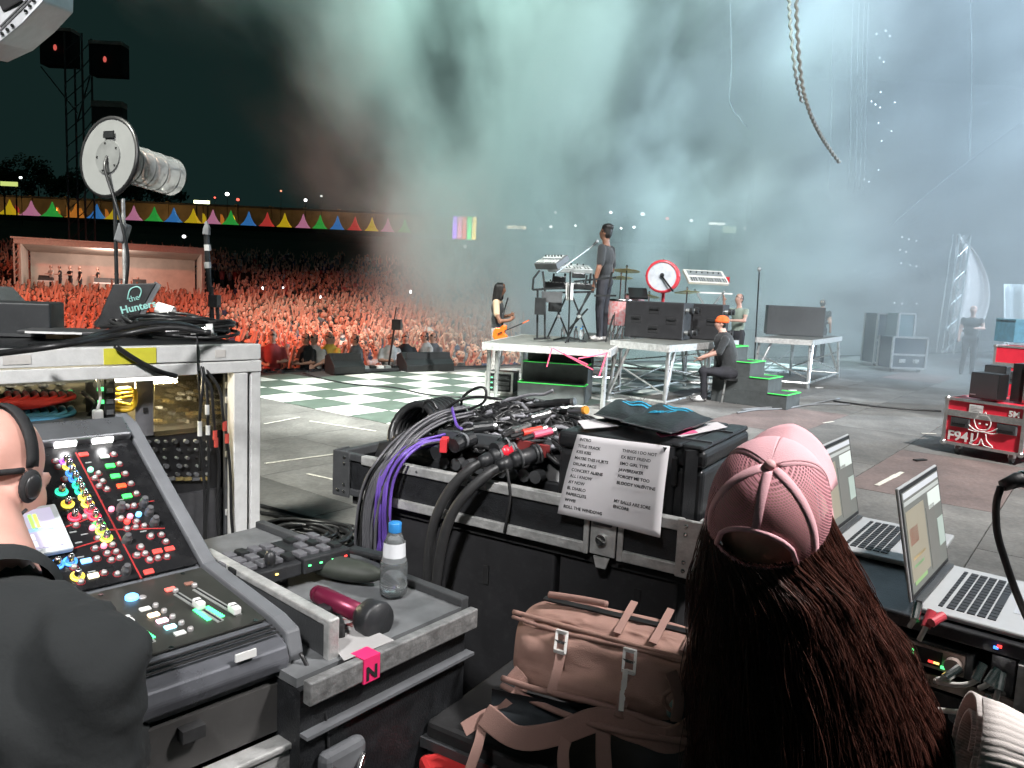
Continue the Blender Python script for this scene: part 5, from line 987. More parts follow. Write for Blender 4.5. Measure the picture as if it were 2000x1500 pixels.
# shared little meshes
kn = B(); kn.lathe([(.0070,0),(.0066,.008),(.006,.015),(.004,.019),(0,.019)],12); KN = kn.mesh('knob',chrome,True)
RG = {}
def ringm(c_):
    if c_ not in RG: RG[c_] = B().lathe([(.0078,.001),(.0115,.001),(.0118,.003),(.0078,.0035)],16).mesh('ring', emi('ring_%02x%02x%02x'%tuple(int(x*255) for x in c_), c_, 1.1), True)
    return RG[c_]
BTN = B().lathe([(.0050,0),(.0050,.004),(.004,.006),(0,.0062)],12).mesh('button', M('button_silver',(.40,.385,.38),.35,.3), True)
BT2 = {k: B().lathe([(.0055,0),(.0055,.005),(.0042,.007),(0,.0075)],12).mesh('button', m_, True) for k,m_ in (('p',emi('btn_pink',(1,.25,.35),1.5)),('b',emi('btn_blue',(.15,.5,1),2.5)),('g',emi('btn_mint',(.3,.95,.6),1.2)),('r',redl))}
RD_ = B().lathe([(.0065,0),(.0078,.0008),(.0065,.0012)],12).mesh('button_rim', M('red_print',(.35,.02,.03),.5), True)
def put(name, me, Wp, u, v, par=mc, z=.003):
    p = hit(Wp,u,v,2,z); o = link(name, me, par); o.matrix_local = cpl(Wp) @ Matrix.Translation((p.x,p.y,z)); return o
PU,YE,BL,TE,GR,RE,LI = (.6,.12,1),(1,.8,.1),(.08,.35,1),(.05,.85,.55),(.1,.9,.15),(1,.05,.1),(.6,.9,.1)
for u,v,c_ in ((129,903,PU),(134,913,YE),(140,926,BL),(146,937,BL),(153,950,TE),(158,961,TE),(165,973,YE),(171,986,YE),(177,999,RE),(185,1011,RE),(193,1027,GR),(199,1039,LI),(207,1052,LI),(120,962,TE),(132,986,YE),(145,1011,RE),(111,1104,BL),(137,1098,BL),(151,1127,YE)):
    k = put('encoder', KN, Wu, u, v); link('ring', ringm(c_), k)
C7 = lambda pts: [(x/3.57,y/3.57+780) for x,y in pts]
for u,v in C7([(793,387),(832,453),(872,521),(912,590),(950,660),(388,433),(407,474),(452,558),(685,520),(660,552),(714,574),(690,608),(745,630),(885,752),(932,745),(843,833),(885,905),(945,895),(1005,885),(950,855),(530,880),(683,970),(783,1017),(662,1042),(808,1065),(747,1077),(832,1108),(775,1123),(676,1113),(515,1172),(725,1212),(817,1220),(563,1275),(1050,955),(980,1030),(950,1090),(1010,1078),(1040,1120),(588,820)]):
    k = put('button', BTN, Wu, u, v); link('rim', RD_, k)
for u,v in [(x/2.857,y/2.857+620) for x,y in ((840,1225),(900,1215),(925,1253),(785,1285),(765,1330),(810,1320),(835,1358),(880,1345),(930,1338))]: k = put('button', BTN, Wu, u, v); link('rim', RD_, k)
for (u,v),kk in zip(C7([(775,772),(905,822),(965,808),(643,902),(723,1027),(630,497),(885,858)]),'pppppgr'): put('button', BT2['b' if (kk == 'p' and abs(u-270) < 3) else kk], Wu, u, v)
KB = B().lathe([(.009,0),(.0085,.010),(.006,.016),(.0055,.02),(0,.02)],14).mesh('large_knob', M('knob_smoke',(.10,.10,.105),.3), False)
for u,v in [(x/2.857,y/2.857+620) for x,y in ((830,1085),(860,1140),(672,1062),(800,1032),(705,1240),(700,1412))]: put('large_knob', KB, Wu, u, v+4)
def key(Wp,u,v,m_,w_=.018,h_=.011,par=mc): x,y = hit(Wp,u,v,2,.003).xy; return plate(Wp,x-w_/2,x+w_/2,y-h_/2,y+h_/2,.003,.007,'lit_key',m_,par,.0015)
gk, rk_, wk, bk_, ck_ = emi('key_green',(.05,.9,.12),1.6), emi('key_red',(1,.07,.02),1.6), emi('key_white',(.9,1,1),1.2), emi('key_blue',(.2,.5,1),1.5), emi('key_cream',(1,.9,.6),1.1)
for u,v,m_ in ((204,893,wk),(215,911,gk),(225,931,gk),(237,950,rk_),(248,970,gk),(168,1097,bk_),(182,1126,ck_),(163,889,emi('key_dimred',(.6,.05,.04),1)),(307,1078,emi('key_dimred',(.6,.05,.04),1)),(331,1073,emi('key_dimred',(.6,.05,.04),1)),(290,1118,emi('key_dimred',(.6,.05,.04),1))): key(Wu,u,v,m_)
rl = M('red_panel_line',(.30,.02,.02),.5)
for a_,b_ in (((148,884),(276,1130)),((205,1035),(322,1032)),((128,1076),(205,1053)),((205,1053),(225,1052)),((100,1040),(180,1010)),((243,990),(300,978))):
    p, q = hit(Wu,*a_,2,.0035), hit(Wu,*b_,2,.0035); o = B().bar(p,q,.0028,.001).build('panel_line', rl, mc); o.matrix_local = cpl(Wu)
for u,v in C7([(617,440),(510,925),(548,998),(590,940),(640,1200),(500,690),(700,560),(560,1100),(840,700),(900,980),(1000,920)]): p = hit(Wu,u,v,2,.0035); o = B().box(p,(.012,.003,.0006)).build('panel_print', silver, mc); o.matrix_local = cpl(Wu)
# touch screen
sc_ = [hit(Wu,u,v,2,.02) for u,v in ((92,966),(146,1068),(60,1088),(10,985))]; xs_ = [p.x for p in sc_]; 
ctr = sum(sc_,V())/4; WS = Wu @ Matrix.Translation((hit(Wu,146,1068,2,.02).x,hit(Wu,146,1068,2,.02).y,.02)); 
plate(WS,-.16,0,0,.115,-.014,0,'screen_frame',M('screen_frame_white',(.62,.68,.70),.4),bev=.004); plate(WS,-.148,-.012,.010,.105,0,.002,'screen',emi('screen_lilac',(.42,.40,.52),.9))
for i in range(3):
    for j in range(2): plate(WS,-.145+.032*i+.06*0,-.118+.032*i,.014+.017*j,.027+.017*j,.002,.003,'screen_button',emi('screen_pale',(.75,.78,.82),.9))
for x,c_ in ((-.052,(.3,.9,.1)),(-.044,(.7,.9,.1))): plate(WS,x,x+.005,.055,.092,.002,.003,'screen_meter',emi('meter_%d'%int(c_[0]*10),c_,1.6))
plate(WS,-.10,-.02,.05,.058,.002,.003,'screen_graph',emi('screen_blue',(.3,.5,.75),.8))
# fader section (crop scale 2.857, origin 0,1000)
C4 = lambda x,y: (x/2.857, y/2.857+1000)
slotm = M('fader_slot',(.5,.52,.5),.35,.6); gl = emi('meter_green',(.08,.95,.3),2.6)
for (a_,b_,cp) in (((1090,430),(1335,575),(1308,540)),((985,455),(1232,610),(1110,512)),((622,560),(850,728),(715,612))):
    p, q = hit(Wf,*C4(*a_),2,.004), hit(Wf,*C4(*b_),2,.004); k = thing('fader', None, None); k.parent = mc; k.matrix_local = cpl(Wf)
    B().bar(p,q,.012,.0015).build('slot_plate', slotm, k); B().bar(p+V((0,0,.001)),q+V((0,0,.001)),.003,.0018).build('slot', blackm, k)
    c_ = hit(Wf,*C4(*cp),2,.012); B().box(c_,(.014,.026,.014)).build('cap', white, k, bev=.003); B().box(c_+V((0,0,.0072)),(.014,.002,.001)).build('cap_line', rigb, k)
for a_,b_ in (((1090,545),(1165,600)),((1155,530),(1240,582)),((765,640),(852,700)),((722,690),(775,745))):
    p, q = hit(Wf,*C4(*a_),2,.0045), hit(Wf,*C4(*b_),2,.0045)
    for i in range(9): o = B().box(p+(q-p)*(i/8),(.008,.0026,.002)).build('meter_segment', gl, mc); o.matrix_local = cpl(Wf)
for (x,y),m_ in zip(((810,547),(857,580),(905,612),(950,647),(1003,682)),(wk,emi('key_peach',(1,.75,.5),1.8),emi('key_rose',(1,.6,.7),1.8),emi('key_cyan',(.4,.85,.95),2),wk)): key(Wf,*C4(x,y),m_,.018,.012)
for x,y in ((868,527),(915,558),(963,590),(1012,625),(1062,660),(1085,415),(980,445)): put('button', BTN, Wf, *C4(x,y))
key(Wf,*C4(950,437),emi('key_coral',(.9,.15,.12),.9),.018,.012); key(Wf,*C4(1055,405),M('key_brown',(.25,.12,.09),.5),.016,.011)
put('button', BT2['b'], Wf, *C4(735,483)).scale = (2,2,1); put('button', BTN, Wf, *C4(795,478)).scale = (1.3,1.3,.5)
for x,y in ((562,462),(955,758),(1425,605),(1020,345)): p = hit(Wf,*C4(x,y),2,.004); o = B().cyl(p,p+V((0,0,.001)),.004,n=10).build('screw', chrome, mc); o.matrix_local = cpl(Wf)
p = hit(WC,480,1280,1,-.02); B().box((p.x,-.02,p.z),(.035,.004,.012)).build('maker_label', white, mc)
# console case: tray with aluminium rims and lower frame
cc = thingW('console_case', 'black flight case with aluminium edges holding the mixing console', 'flight case', WC)
B().bb((-CW-.05,-.01,-.16),(.055,.72,-.075)).build('tray_body', M('tray_dark',(.045,.043,.042),.7), cc)
B().bb((.046,-.03,-.17),(.062,.42,.01)).build('end_board', dark, cc); B().bb((.043,-.034,.008),(.066,.42,.022)).build('end_board_rim', alu, cc, bev=.003); B().bb((.043,-.044,-.17),(.066,-.028,.022)).build('end_board_rim', alu, cc, bev=.003)
zr_ = -.165
B().bb((-CW-.05,-.05,zr_-.012),(-.29,-.012,zr_)).build('front_rim', alu, cc, bev=.003); B().bb((-.20,-.05,zr_-.012),(.066,-.012,zr_)).build('front_rim', alu, cc, bev=.003); B().bb((-.30,-.046,zr_-.014),(-.19,-.03,zr_-.004)).build('broken_rim', chrome, cc)
B().bb((-CW-.05,-.045,zr_-.055),(.068,-.014,zr_-.014)).build('lower_rim', alu, cc, bev=.003)
B().bb((.0,-.046,-1.0),(.068,.0,zr_-.057)).build('corner_post', alu, cc, bev=.004); B().bb((-.03,-.04,-1.0),(-.006,.0,zr_-.057)).build('inner_post', rigb, cc); B().bb((-CW,.3,-1.0),(.05,.7,-.17)).build('case_back', ply, cc)
B().bb((-CW,-.03,-.62),(.0,.28,-.50)).build('shelf', ply, cc)
mesh_ = M('black_mesh',(.012,.012,.012),.7,bump=.8,bs=700)
B().bb((-CW,.02,-.5),(-.03,.03,zr_-.06)).build('mesh_panel', mesh_, cc)
for k in range(3): B().tube([(-.30+.06*k+.035*math.cos(i*.4),.0,-.36+.03*math.sin(i*.4)) for i in range(17)],.006).build('coiled_lead', cabc['red'] if k == 1 else mid, cc, True)
cable('thin black lead hanging over the corner of the console case',[WC @ V((.004,-.02,-.03)),WC @ V((.02,-.06,-.10)),WC @ V((.03,-.07,-.22)),WC @ V((.036,-.07,-.5))],.0035,rubber,8,'thin_lead')
B().bb((-.20,-.03,-.105),(-.165,-.006,-.085)).build('strap', blackm, cc)
# ------------------------------------------------------------------ work table with small things
zt = .965; T0, T1 = PZ(602,1334,zt), PZ(930,1187,zt); WT = frame((T0.x,T0.y,0), rzof(T0,T1)); TL = (T1-T0).length
tb = thingW('work_case', 'black flight case used as a table, silver edged and lettered in pen', 'flight case', WT)
B().bb((.0,.03,zt-.02),(TL-.01,.75,zt-.004)).build('top_panel', M('worn_grey_top',(.12,.125,.13),.5,var=.35,sc=12), tb); B().bb((.0,.02,.1),(TL-.008,.72,zt-.022)).build('body', ply, tb)
B().bb((-.0,-.006,zt-.04),(TL,.014,zt)).build('front_edge', M('worn_edge',(.26,.26,.26),.45,.4,var=.45,sc=40,bump=.2,bs=90), tb, bev=.003); B().bb((TL-.012,.03,zt-.03),(TL+.012,.75,zt+.012)).build('side_edge', dark, tb, bev=.003)
for z in (zt-.10,zt-.34): B().bb((0.0,-.0,z),(TL,.022,z+.006)).build('drawer_line', mid, tb)
B().box((.075,.004,zt-.17),(.09,.03,.06)).build('drawer_dish', mid, tb, bev=.012); B().tube(spl([(.04,-.012,zt-.16),(.07,-.03,zt-.19),(.11,-.012,zt-.165)],6),.005).build('drawer_handle', chrome, tb, True)
def tt(u,v,z=zt): return hit(WT,u,v,2,z)
pt = M('hot_pink_tape',(.85,.03,.16),.55,var=.08); p = tt(716,1280); B().bb((p.x-.016,-.0085,zt-.043),(p.x+.020,.026,zt+.002)).build('pink_tape', pt, tb); text('tape_letter','N',.034,blackm,tb,axes((p.x-.012,-.0095,zt-.038),(1,0,0),(0,0,1)),.0004,bold=.001)
pm_ = M('paper_dirty',(.36,.35,.35),.8,var=.12)
for k,(P,txt) in enumerate((([(632,1240),(700,1215),(770,1250),(672,1290)],('CHAR','CH RE')),([(612,1225),(690,1190),(720,1200),(625,1240)],('OF','')))):
    Q = [tt(u,v,zt+.0015+.0015*k) for u,v in P]; B().prism([(q.x,q.y) for q in Q],zt+.0005+.001*k,zt+.0014+.001*k).build('paper_note', pm_, tb)
    d = (Q[1]-Q[0]).normalized(); text('pen_note',txt[0],.03 if k else .024,M('red_ink',(.30,.08,.08),.7),tb,axes(Q[0]+V((.02,.016,.001)) if k == 0 else Q[3]+V((.02,.0,.002)),(1,0,0),(0,1,0)),.0002)
    if txt[1]: text('pen_note',txt[1],.024,M('red_ink'),tb,axes(Q[0]+V((.012,-.012,.001)),(1,0,0),(0,1,0)),.0002)
def onT(name, lab, cat, u, v, rz, z=zt): p = WT @ tt(u,v,z); return thing(name, lab, cat, tuple(p), rz)
# water bottle
t = onT('water_bottle','clear water bottle with blue cap standing behind the torch','bottle',768,1160,0); clearp = M('bottle_plastic',(.88,.93,.95),.08,tr=.9,var=.02)
B().lathe([(0,0),(.026,0),(.031,.006),(.031,.03),(.029,.034),(.031,.04),(.031,.075),(.027,.09),(.024,.10),(.0235,.125),(.017,.145),(.0125,.152),(.0125,.160)],24).build('body', clearp, t, True); B().lathe([(.0262,.082),(.0255,.10),(.0245,.128)],24).build('label', M('bottle_label',(.70,.72,.75),.5,var=.1), t, True); B().lathe([(.0145,.152),(.0148,.172),(.013,.175),(0,.176)],20).build('cap', M('cap_blue',(.03,.22,.55),.4), t, True); B().lathe([(0,.004),(.029,.006),(.0295,.07),(0,.07)],20).build('water', M('water_fill',(.9,.95,.97),.05,tr=.95,var=0), t, True)
t.scale = (.92,.92,.88)
# torch: maroon barrel, black head
p0, p1, p2 = tt(622,1160,zt+.018), tt(705,1196,zt+.022), tt(760,1200,zt+.03); W_ = frame(WT @ V((p0.x,p0.y,zt)), 0); t = thing('torch', 'maroon torch with broad black head lying on the work case', 'torch', tuple(WT @ V((p0.x,p0.y,zt)))); 
q0, q1 = V((0,0,.017)), (WT @ p1)-t.location; q1.z = .02; d = (q1-q0).normalized(); mar = M('maroon_metal',(.16,.015,.045),.3,.4,var=.15); B().tube([q0,q0+d*.012,q1],[.017,.019,.017],16).build('barrel', mar, t, True); B().ell(q0,(.018,.018,.018),12,8).build('tail_cap', mar, t, True); B().tube([q1,q1+d*.02,q1+d*.05,q1+d*.056],[.019,.034,.036,.033],20).build('head', black, t, True)
# green-black pouch / gun shape
t = onT('cable_pouch','dark green black pouch lying behind the torch','pouch',670,1130,R(10)); B().ell((0,0,.022),(.10,.035,.024),16,8,Matrix.Rotation(-.5,3,'Z')).build('body', M('dark_olive',(.03,.035,.028),.6), t, True); B().box((.05,.02,.05),(.09,.03,.012),Matrix.Rotation(-.6,3,'Z')).build('flap', black, t, bev=.004)
# small black stand and bowls
t = onT('mini_stand','tiny black round based stand in front of the keypad','stand',527,1158,0); B().lathe([(0,.01),(.02,.01),(.022,.0)],20).build('base', black, t, True); B().cyl((0,0,.01),(0,0,.07),.009).build('stem', black, t); B().ell((0,0,.072),(.012,.012,.018)).build('knob', black, t, True)
t = onT('black_wedge','black rubber wedge lying at the left of the pen notes','wedge',616,1245,.4); B().prism([(0,0),(.05,0),(.05,.03),(.01,.02)],-.02,.02,Matrix.Rotation(R(90),4,'X')).build('body', rubber, t, bev=.004)
t = onT('black_wedge','flat black phone like block beside the console case end','block',612,1208,.9); B().box((0,0,.01),(.09,.03,.016)).build('body', black, t, bev=.004)
# keypad controller
zk = zt+.055; K0, K1, K2 = PZ(455,1132,zk), PZ(684,1072,zk), PZ(400,1096,zk); WK = frame(K0, rzof(K0,K1)); kp = thingW('keypad_controller','black keypad controller with two rows of grey keys behind the console','controller', WK); KL = (K1-K0).length; inv = WK.inverted(); kd = abs((inv @ K2).y)*1.0+.02
B().bb((0,0,-.03),(KL*.56,kd,0)).build('base', black, kp, bev=.004); B().bb((KL*.57,-.002,-.03),(KL,kd-.01,.004)).build('base', black, kp, bev=.004)
for i in range(9):
    for j in range(3):
        x = KL*(.04+.105*i); y = kd*(.12+.28*j)
        if i == 5 and j != 0: continue
        o = B().box((x+KL*.04,y+kd*.08,.006),(KL*.075,kd*.2,.01)).build('key', M('key_grey',(.10,.10,.11),.5) if (i+j)%4 else rigb, kp, bev=.002)
for i,(x,m_) in enumerate(((.22,amb),(.34,amb),(.62,grn),(.72,grn),(.83,grn),(.95,redl))): B().box((KL*x,-.003,-.012),(.006,.003,.003)).build('indicator', m_, kp)
for x in (.1,.5,.9): B().bb((KL*x-.01,kd*.3,-.06),(KL*x+.01,kd*.6,-.03)).build('foot', rubber, kp)
hp = B(); rc3 = random.Random(5); cen = PZ(590,1045,.06)
for k in range(14):
    r1 = .22+rc3.uniform(-.06,.06); cx, cy = cen.x+rc3.uniform(-.06,.06), cen.y+rc3.uniform(-.1,.1); ph = rc3.uniform(0,6); hp.tube([(cx+r1*1.2*math.cos(ph+i*.28),cy+r1*math.sin(ph+i*.28),.01+.006*k+.01*math.sin(i+k)) for i in range(23)],.012,6)
tag(hp.build('cable_pile', rubber, None, True), 'pile of thick black cables on the floor behind the keypad', 'cable pile', kind='stuff')
# ------------------------------------------------------------------ multicore case
zT = 1.12; L0, L1 = PZ(656,880,zT), PZ(1378,1024,zT); TZr = rzof(L0,L1); WM = frame((L0.x,L0.y,0), TZr); ML = (L1-L0).length; MH, MD = .122, .56
mcs = thingW('multicore_case', 'long black flight case tray with silver edges, latch and riveted corners holding cables', 'flight case', WM)
zb = zT-MH
def mp(u,v,y=0): return hit(WM,u,v,1,y)
B().bb((0.004,.004,zb),(ML-.004,.014,zT-.004)).build('front_panel', ply, mcs); B().bb((.004,MD-.014,zb),(ML-.004,MD-.004,zT-.004)).build('back_panel', ply, mcs); B().bb((.004,.016,zb),(.014,MD-.016,zT-.004)).build('end_panel', ply, mcs); B().bb((ML-.014,.016,zb),(ML-.004,MD-.016,zT-.004)).build('end_panel', ply, mcs); B().bb((.016,.016,zb),(ML-.016,MD-.016,zb+.012)).build('bottom_panel', ply, mcs)
xl = mp(1140,1060).x; xr_ = mp(1215,1080).x
for x0,x1 in ((.10,xl),(xr_,ML-.05)):
    B().bb((x0,-.004,zT-.026),(x1,.02,zT)).build('top_edge', alu, mcs, bev=.003); B().bb((x0,-.004,zb-.004),(x1,.02,zb+.022)).build('bottom_edge', alu, mcs, bev=.003)
B().bb((0,-.003,zT-.02),(.10,.02,zT)).build('top_edge', dark, mcs, bev=.003); B().bb((0,-.003,zb),(.10,.02,zb+.02)).build('bottom_edge', dark, mcs, bev=.003)
B().bb((ML-.02,.02,zT-.026),(ML+.004,MD,zT)).build('top_edge', alu, mcs, bev=.003); B().bb((ML-.02,.02,zb-.004),(ML+.004,MD,zb+.022)).build('bottom_edge', alu, mcs, bev=.003); B().bb((-.004,.02,zT-.026),(.02,MD,zT)).build('top_edge', dark, mcs, bev=.003); B().bb((0,MD-.02,zT-.026),(ML,MD+.004,zT)).build('top_edge', alu, mcs, bev=.003)
for x, m_ in ((0,dark),(ML,alu)):
    s = 1 if x == 0 else -1; k = B().bb((x-.006*s,-.007,zb-.007),(x+.06*s,.0,zT+.004)).build('corner_bracket', m_, mcs, bev=.004); B().bb((x-.0075*s,.001,zb-.007),(x-.001*s,.06,zT+.004)).build('corner_side', m_, mcs, bev=.003)
    for z in (zb+.01,zb+.03,zT-.03,zT-.012): B().ell((x+.04*s,-.008,z),(.0055,.003,.0055),8,5).build('rivet', chrome, k)
    B().ell((x+.018*s,-.009,zb+.012),(.0055,.003,.0055),8,5).build('rivet', chrome, k)
lt = thing('latch', None, None); lt.parent = mcs
for x in (xl,xr_-.012): B().bb((x,-.007,zb-.004),(x+.014,.001,zT)).build('latch_rail', alu, lt, bev=.003)
B().bb((xl+.018,-.006,zb),(xr_-.016,.0,zT-.006)).build('latch_plate', alu, lt, bev=.004); B().bb((xl+.026,-.014,zT-.05),(xr_-.024,-.006,zT-.02)).build('latch_dish', mid, lt, bev=.004); B().cyl(((xl+xr_)/2,-.016,zb+.04),((xl+xr_)/2,-.004,zb+.04),.013,n=18).build('turn_button', chrome, lt); B().bar(((xl+xr_)/2-.01,-.018,zb+.045),((xl+xr_)/2+.01,-.018,zb+.035),.003).build('slot', rigb, lt); B().prism([((xl+xr_)/2-.02,zb-.004),((xl+xr_)/2+.02,zb-.004),((xl+xr_)/2+.012,zb-.03),((xl+xr_)/2-.012,zb-.03)],0,.006,Matrix.Rotation(R(90),4,'X')).build('latch_tongue', alu, lt)
for x in (.30,.47,ML-.25): B().ell((x,-.005,zT-.013),(.004,.002,.004),8,5).build('rivet', dark, mcs)
# base case below
bc = thingW('base_case', 'dark grey closed case standing under the multicore tray', 'flight case', WM); bg_ = M('case_charcoal',(.016,.016,.018),.65,var=.25)
xm = mp(1095,1100,.05).x
for x0,x1 in ((.10,xm-.006),(xm+.006,ML-.06)): B().bb((x0,.03,.1),(x1,MD-.03,zb-.03)).build('body', bg_, bc, bev=.008)
for u,v in ((950,1122),(1245,1170)): p = mp(u,v,.03); B().bb((p.x-.008,.026,p.z-.025),(p.x+.008,.034,p.z+.025)).build('slot_handle', blackm, bc)
B().bb((.05,.02,zb-.03),(ML-.03,MD-.02,zb-.002)).build('top_plate', blackm, bc)
# patch box inside: ribbed panel with connectors, red strip
pb3 = thingW('patch_box', 'low black patch box with angled grey bar and round sockets inside the tray', 'patch box', WM)
a_, b_ = mp(860,850,.20), mp(1070,878,.20); B().bb((.16,.10,zb+.014),(xl-.02,.40,zT+.0)).build('box', black, pb3, bev=.006)
B().bar(mp(862,848,.12),mp(1072,872,.12),.03,.025).build('grey_bar', M('bar_grey',(.06,.065,.07),.4), pb3); B().bar(mp(1000,866,.10),mp(1070,882,.10),.02,.03).build('red_strip', M('strip_red',(.22,.03,.03),.5), pb3)
for i in range(9): q = mp(880+22*i,900+3.5*i,.095); B().cyl(q,q+V((0,-.03,0)),.017,n=14).build('socket', dark, pb3)
for i,(u,v) in enumerate(((870,875),(905,860),(985,868))): q = mp(u,v,.06); B().cyl(q+V((0,.04,0)),q+V((-.01,-.03,-.012)),.02,n=14).build('connector', black, pb3); B().lathe([(.0205,0),(.0225,.005),(.0205,.01)],14,Matrix.Translation(q)@Matrix.Rotation(R(90),4,'X')).build('ring', mid, pb3, True)
q = mp(868,868,.03); B().box(q,(.018,.05,.034),Matrix.Rotation(.5,3,'Z')).build('red_tag', M('tag_red',(.6,.03,.04),.5), pb3)
# cable heap, stuff
heap = B(); rh = random.Random(21)
def heap_z(x,y): return zT+.02+.135*math.exp(-((x-.42)/.24)**2)*math.exp(-((y-.34)/.22)**2)+.03*math.exp(-((x-.65)/.12)**2)
for k in range(270):
    x, y = rh.uniform(.06,.62), rh.uniform(.14,.50); a_ = rh.gauss(.1,.55); l_ = rh.uniform(.12,.36); P = []
    cur = rh.uniform(-2.5,2.5); 
    for i in range(8):
        P.append((x,y,heap_z(x,y)+rh.uniform(-.02,.012))); x += math.cos(a_)*l_/7; y += math.sin(a_)*l_/7; a_ += cur*l_/7*3
        x = min(max(x,.03),.72); y = min(max(y,.10),.56)
    heap.k = 0 if rh.random() < .88 else 1; heap.tube(spl(P,3),rh.uniform(.0035,.0065),6)
ho = heap.build('cable_heap', [rubber,M('cable_grey',(.22,.22,.24),.4)], None, True); ho.matrix_world = WM; tag(ho, 'tangled heap of thin black cables piled on the multicore tray', 'cable heap', kind='stuff')
mound = B().grid(lambda a,b: V((.03+.68*a,.10+.46*b,heap_z(.03+.68*a,.10+.46*b)-.015+.006*math.sin(a*60)*math.sin(b*45)-(.1 if a in (0,1) or b in (0,1) else 0))),26,20).build('cable_bed', rubber, None, True); mound.matrix_world = WM; tag(mound, 'dense dark bed of coiled cable under the loose heap', 'cable bed', kind='stuff')
big = thingW('cable_coil', 'fat wrapped black cable coil at the left of the heap', 'cable coil', WM)
for k in range(8): B().tube([(.10+.075*math.cos(i*.3)*1.0,.22+.02*k+.1*math.sin(i*.3)*.4,zT+.045+.075*math.sin(i*.3)) for i in range(22)],.012,8).build('loop', rubber, big, True)
# loose loops sticking up
for k,(lab,pts) in enumerate((('thin black cable loop arching above the heap',[(900,800,.3),(905,775,.3),(930,758,.3),(948,760,.3),(945,785,.3),(915,800,.3)]),('small stiff cable loop standing at the left of the heap',[(826,806,.25),(830,786,.25),(845,785,.25),(855,800,.25)]),('third cable loop curling over the heap top',[(860,812,.28),(890,785,.28),(930,775,.3),(980,780,.3)]),('grey cable sweeping over the heap crest',[(980,785,.3),(1030,772,.3),(1062,770,.3),(1080,762,.3)]),('purple cable tail hanging over the heap',[(883,796,.2),(887,815,.15),(893,832,.12),(902,838,.1)]))):
    cable(lab,[WM @ mp(u,v,y) for u,v,y in pts],.0045,rubber if k < 3 else (M('cable_grey') if k == 3 else M('purple_cable',(.13,.07,.35),.4)),6,'loose_cable','cable','loose cables on the heap')
cab_end = M('xlr_steel',(.5,.5,.5),.28,.9)
for k,(u,v,y,m_,lab) in enumerate(((1072,790,.3,rigb,'black cable connector end on the heap, upper left of the row'),(1088,788,.3,rigb,'black cable connector end second in the row on the heap'),(1104,786,.3,rigb,'black cable connector end at the right of the row on the heap'),(1130,802,.3,cab_end,'silver connector with orange band on the heap'),(1055,812,.2,cab_end,'silver connector standing in the middle of the heap'),(1045,842,.12,M('red_boot',(.7,.06,.04),.5),'red connector boot in the front of the heap'),(1064,846,.1,M('pink_boot',(.75,.12,.2),.5),'pink connector boot beside the red one'),(1018,838,.12,cab_end,'silver connector lying left of the red boot'),(950,835,.15,black,'black thick connector lying over the patch box'))):
    p = WM @ mp(u,v,y); t = thing('cable_connector', lab, 'connector', tuple(p), TZr+[.2,.1,0,-.3,1.2,1.0,1.1,1.4,.6][k], 'connectors on the heap'); B().cyl((-.035,0,-.004),(.02,0,.004),.010 if k != 8 else .014,n=12).build('sleeve', m_, t); B().cyl((.02,0,.004),(.03,0,.006),.0115,n=12).build('ring', cab_end if k not in (3,) else M('orange_ring',(.9,.35,.05),.5), t); B().cyl((-.07,0,-.012),(-.035,0,-.004),.006,n=8).build('tail', rubber, t)
# looms over the front-left corner
pur = M('purple_cable',(.13,.07,.35),.4,var=.2); grl = M('loom_grey',(.10,.10,.11),.4)
for name, m_, n_, base, lab in (('grey_loom',grl,26,[(905,800,.25),(850,818,.16),(800,850,.06),(760,895,-.02),(730,940,-.04),(715,1000,-.04),(712,1090,-.03)],'thick loom of grey cables pouring over the left end of the case'),('purple_loom',pur,16,[(862,858,.10),(820,866,.05),(785,888,-.01),(760,920,-.035),(748,960,-.045),(745,1020,-.04),(748,1085,-.03)],'loom of purple cables hanging over the front of the case')):
    t = thing(name, lab, 'cable loom', WM @ mp(base[0][0],base[0][1],base[0][2])); iW = Matrix.Translation(-t.location)
    for k in range(n_):
        dx, dy, ph = rh.gauss(0,8), rh.gauss(0,5), rh.uniform(0,6); P = [iW @ (WM @ mp(u+dx*(1+.15*math.sin(ph+i)),v+dy+3*math.sin(ph+i*1.3),y+rh.uniform(-.008,.008)-abs(dx)*.0003)) for i,(u,v,y) in enumerate(base)]
        B().tube(spl(P,4),.0042,6).build('strand', m_ if rh.random() < .8 else rubber, t, True)
# two hoses with the red collar
for k,(pts,lab) in enumerate(([[(1000,880,.08),(960,893,.02),(920,915,-.02),(880,955,-.04),(852,1010,-.05),(838,1080,-.05),(835,1150,-.04)],'thick black multicore hose with red collar bending over the case front'],[[(1050,886,.08),(1000,900,.02),(955,925,-.02),(910,965,-.05),(880,1010,-.06),(862,1070,-.06),(850,1150,-.05)],'second thick black multicore hose bending over the case front'])):
    P = [WM @ mp(*p) for p in pts]; t = thing('multicore_hose', lab, 'hose', tuple(P[0])); P = [p-P[0] for p in P]; B().tube(spl(P[1:],7),.0135,12).build('hose', M('hose_rubber',(.035,.035,.036),.45), t, True); d = (P[1]-P[0])
    B().tube([P[0],P[0]+d*.9,P[1]+d*.05],[.022,.021,.017],16).build('connector_body', black, t, True)
    if k == 0: B().tube([P[0]+d*.18,P[0]+d*.62],[.0255,.0255],18).build('red_collar', M('collar_red',(.75,.02,.04),.3), t, True)
    for f_ in (-.05,.08,.68): B().tube([P[0]+d*f_,P[0]+d*(f_+.06)],[.026,.026],18).build('collar_ring', mid if k == 0 else dark, t, True)
    B().tube([P[1]+d*.1,P[1]+d*.55+V((0,0,-.006))],[.0175,.0165],14).build('strain_relief', black, t, True)
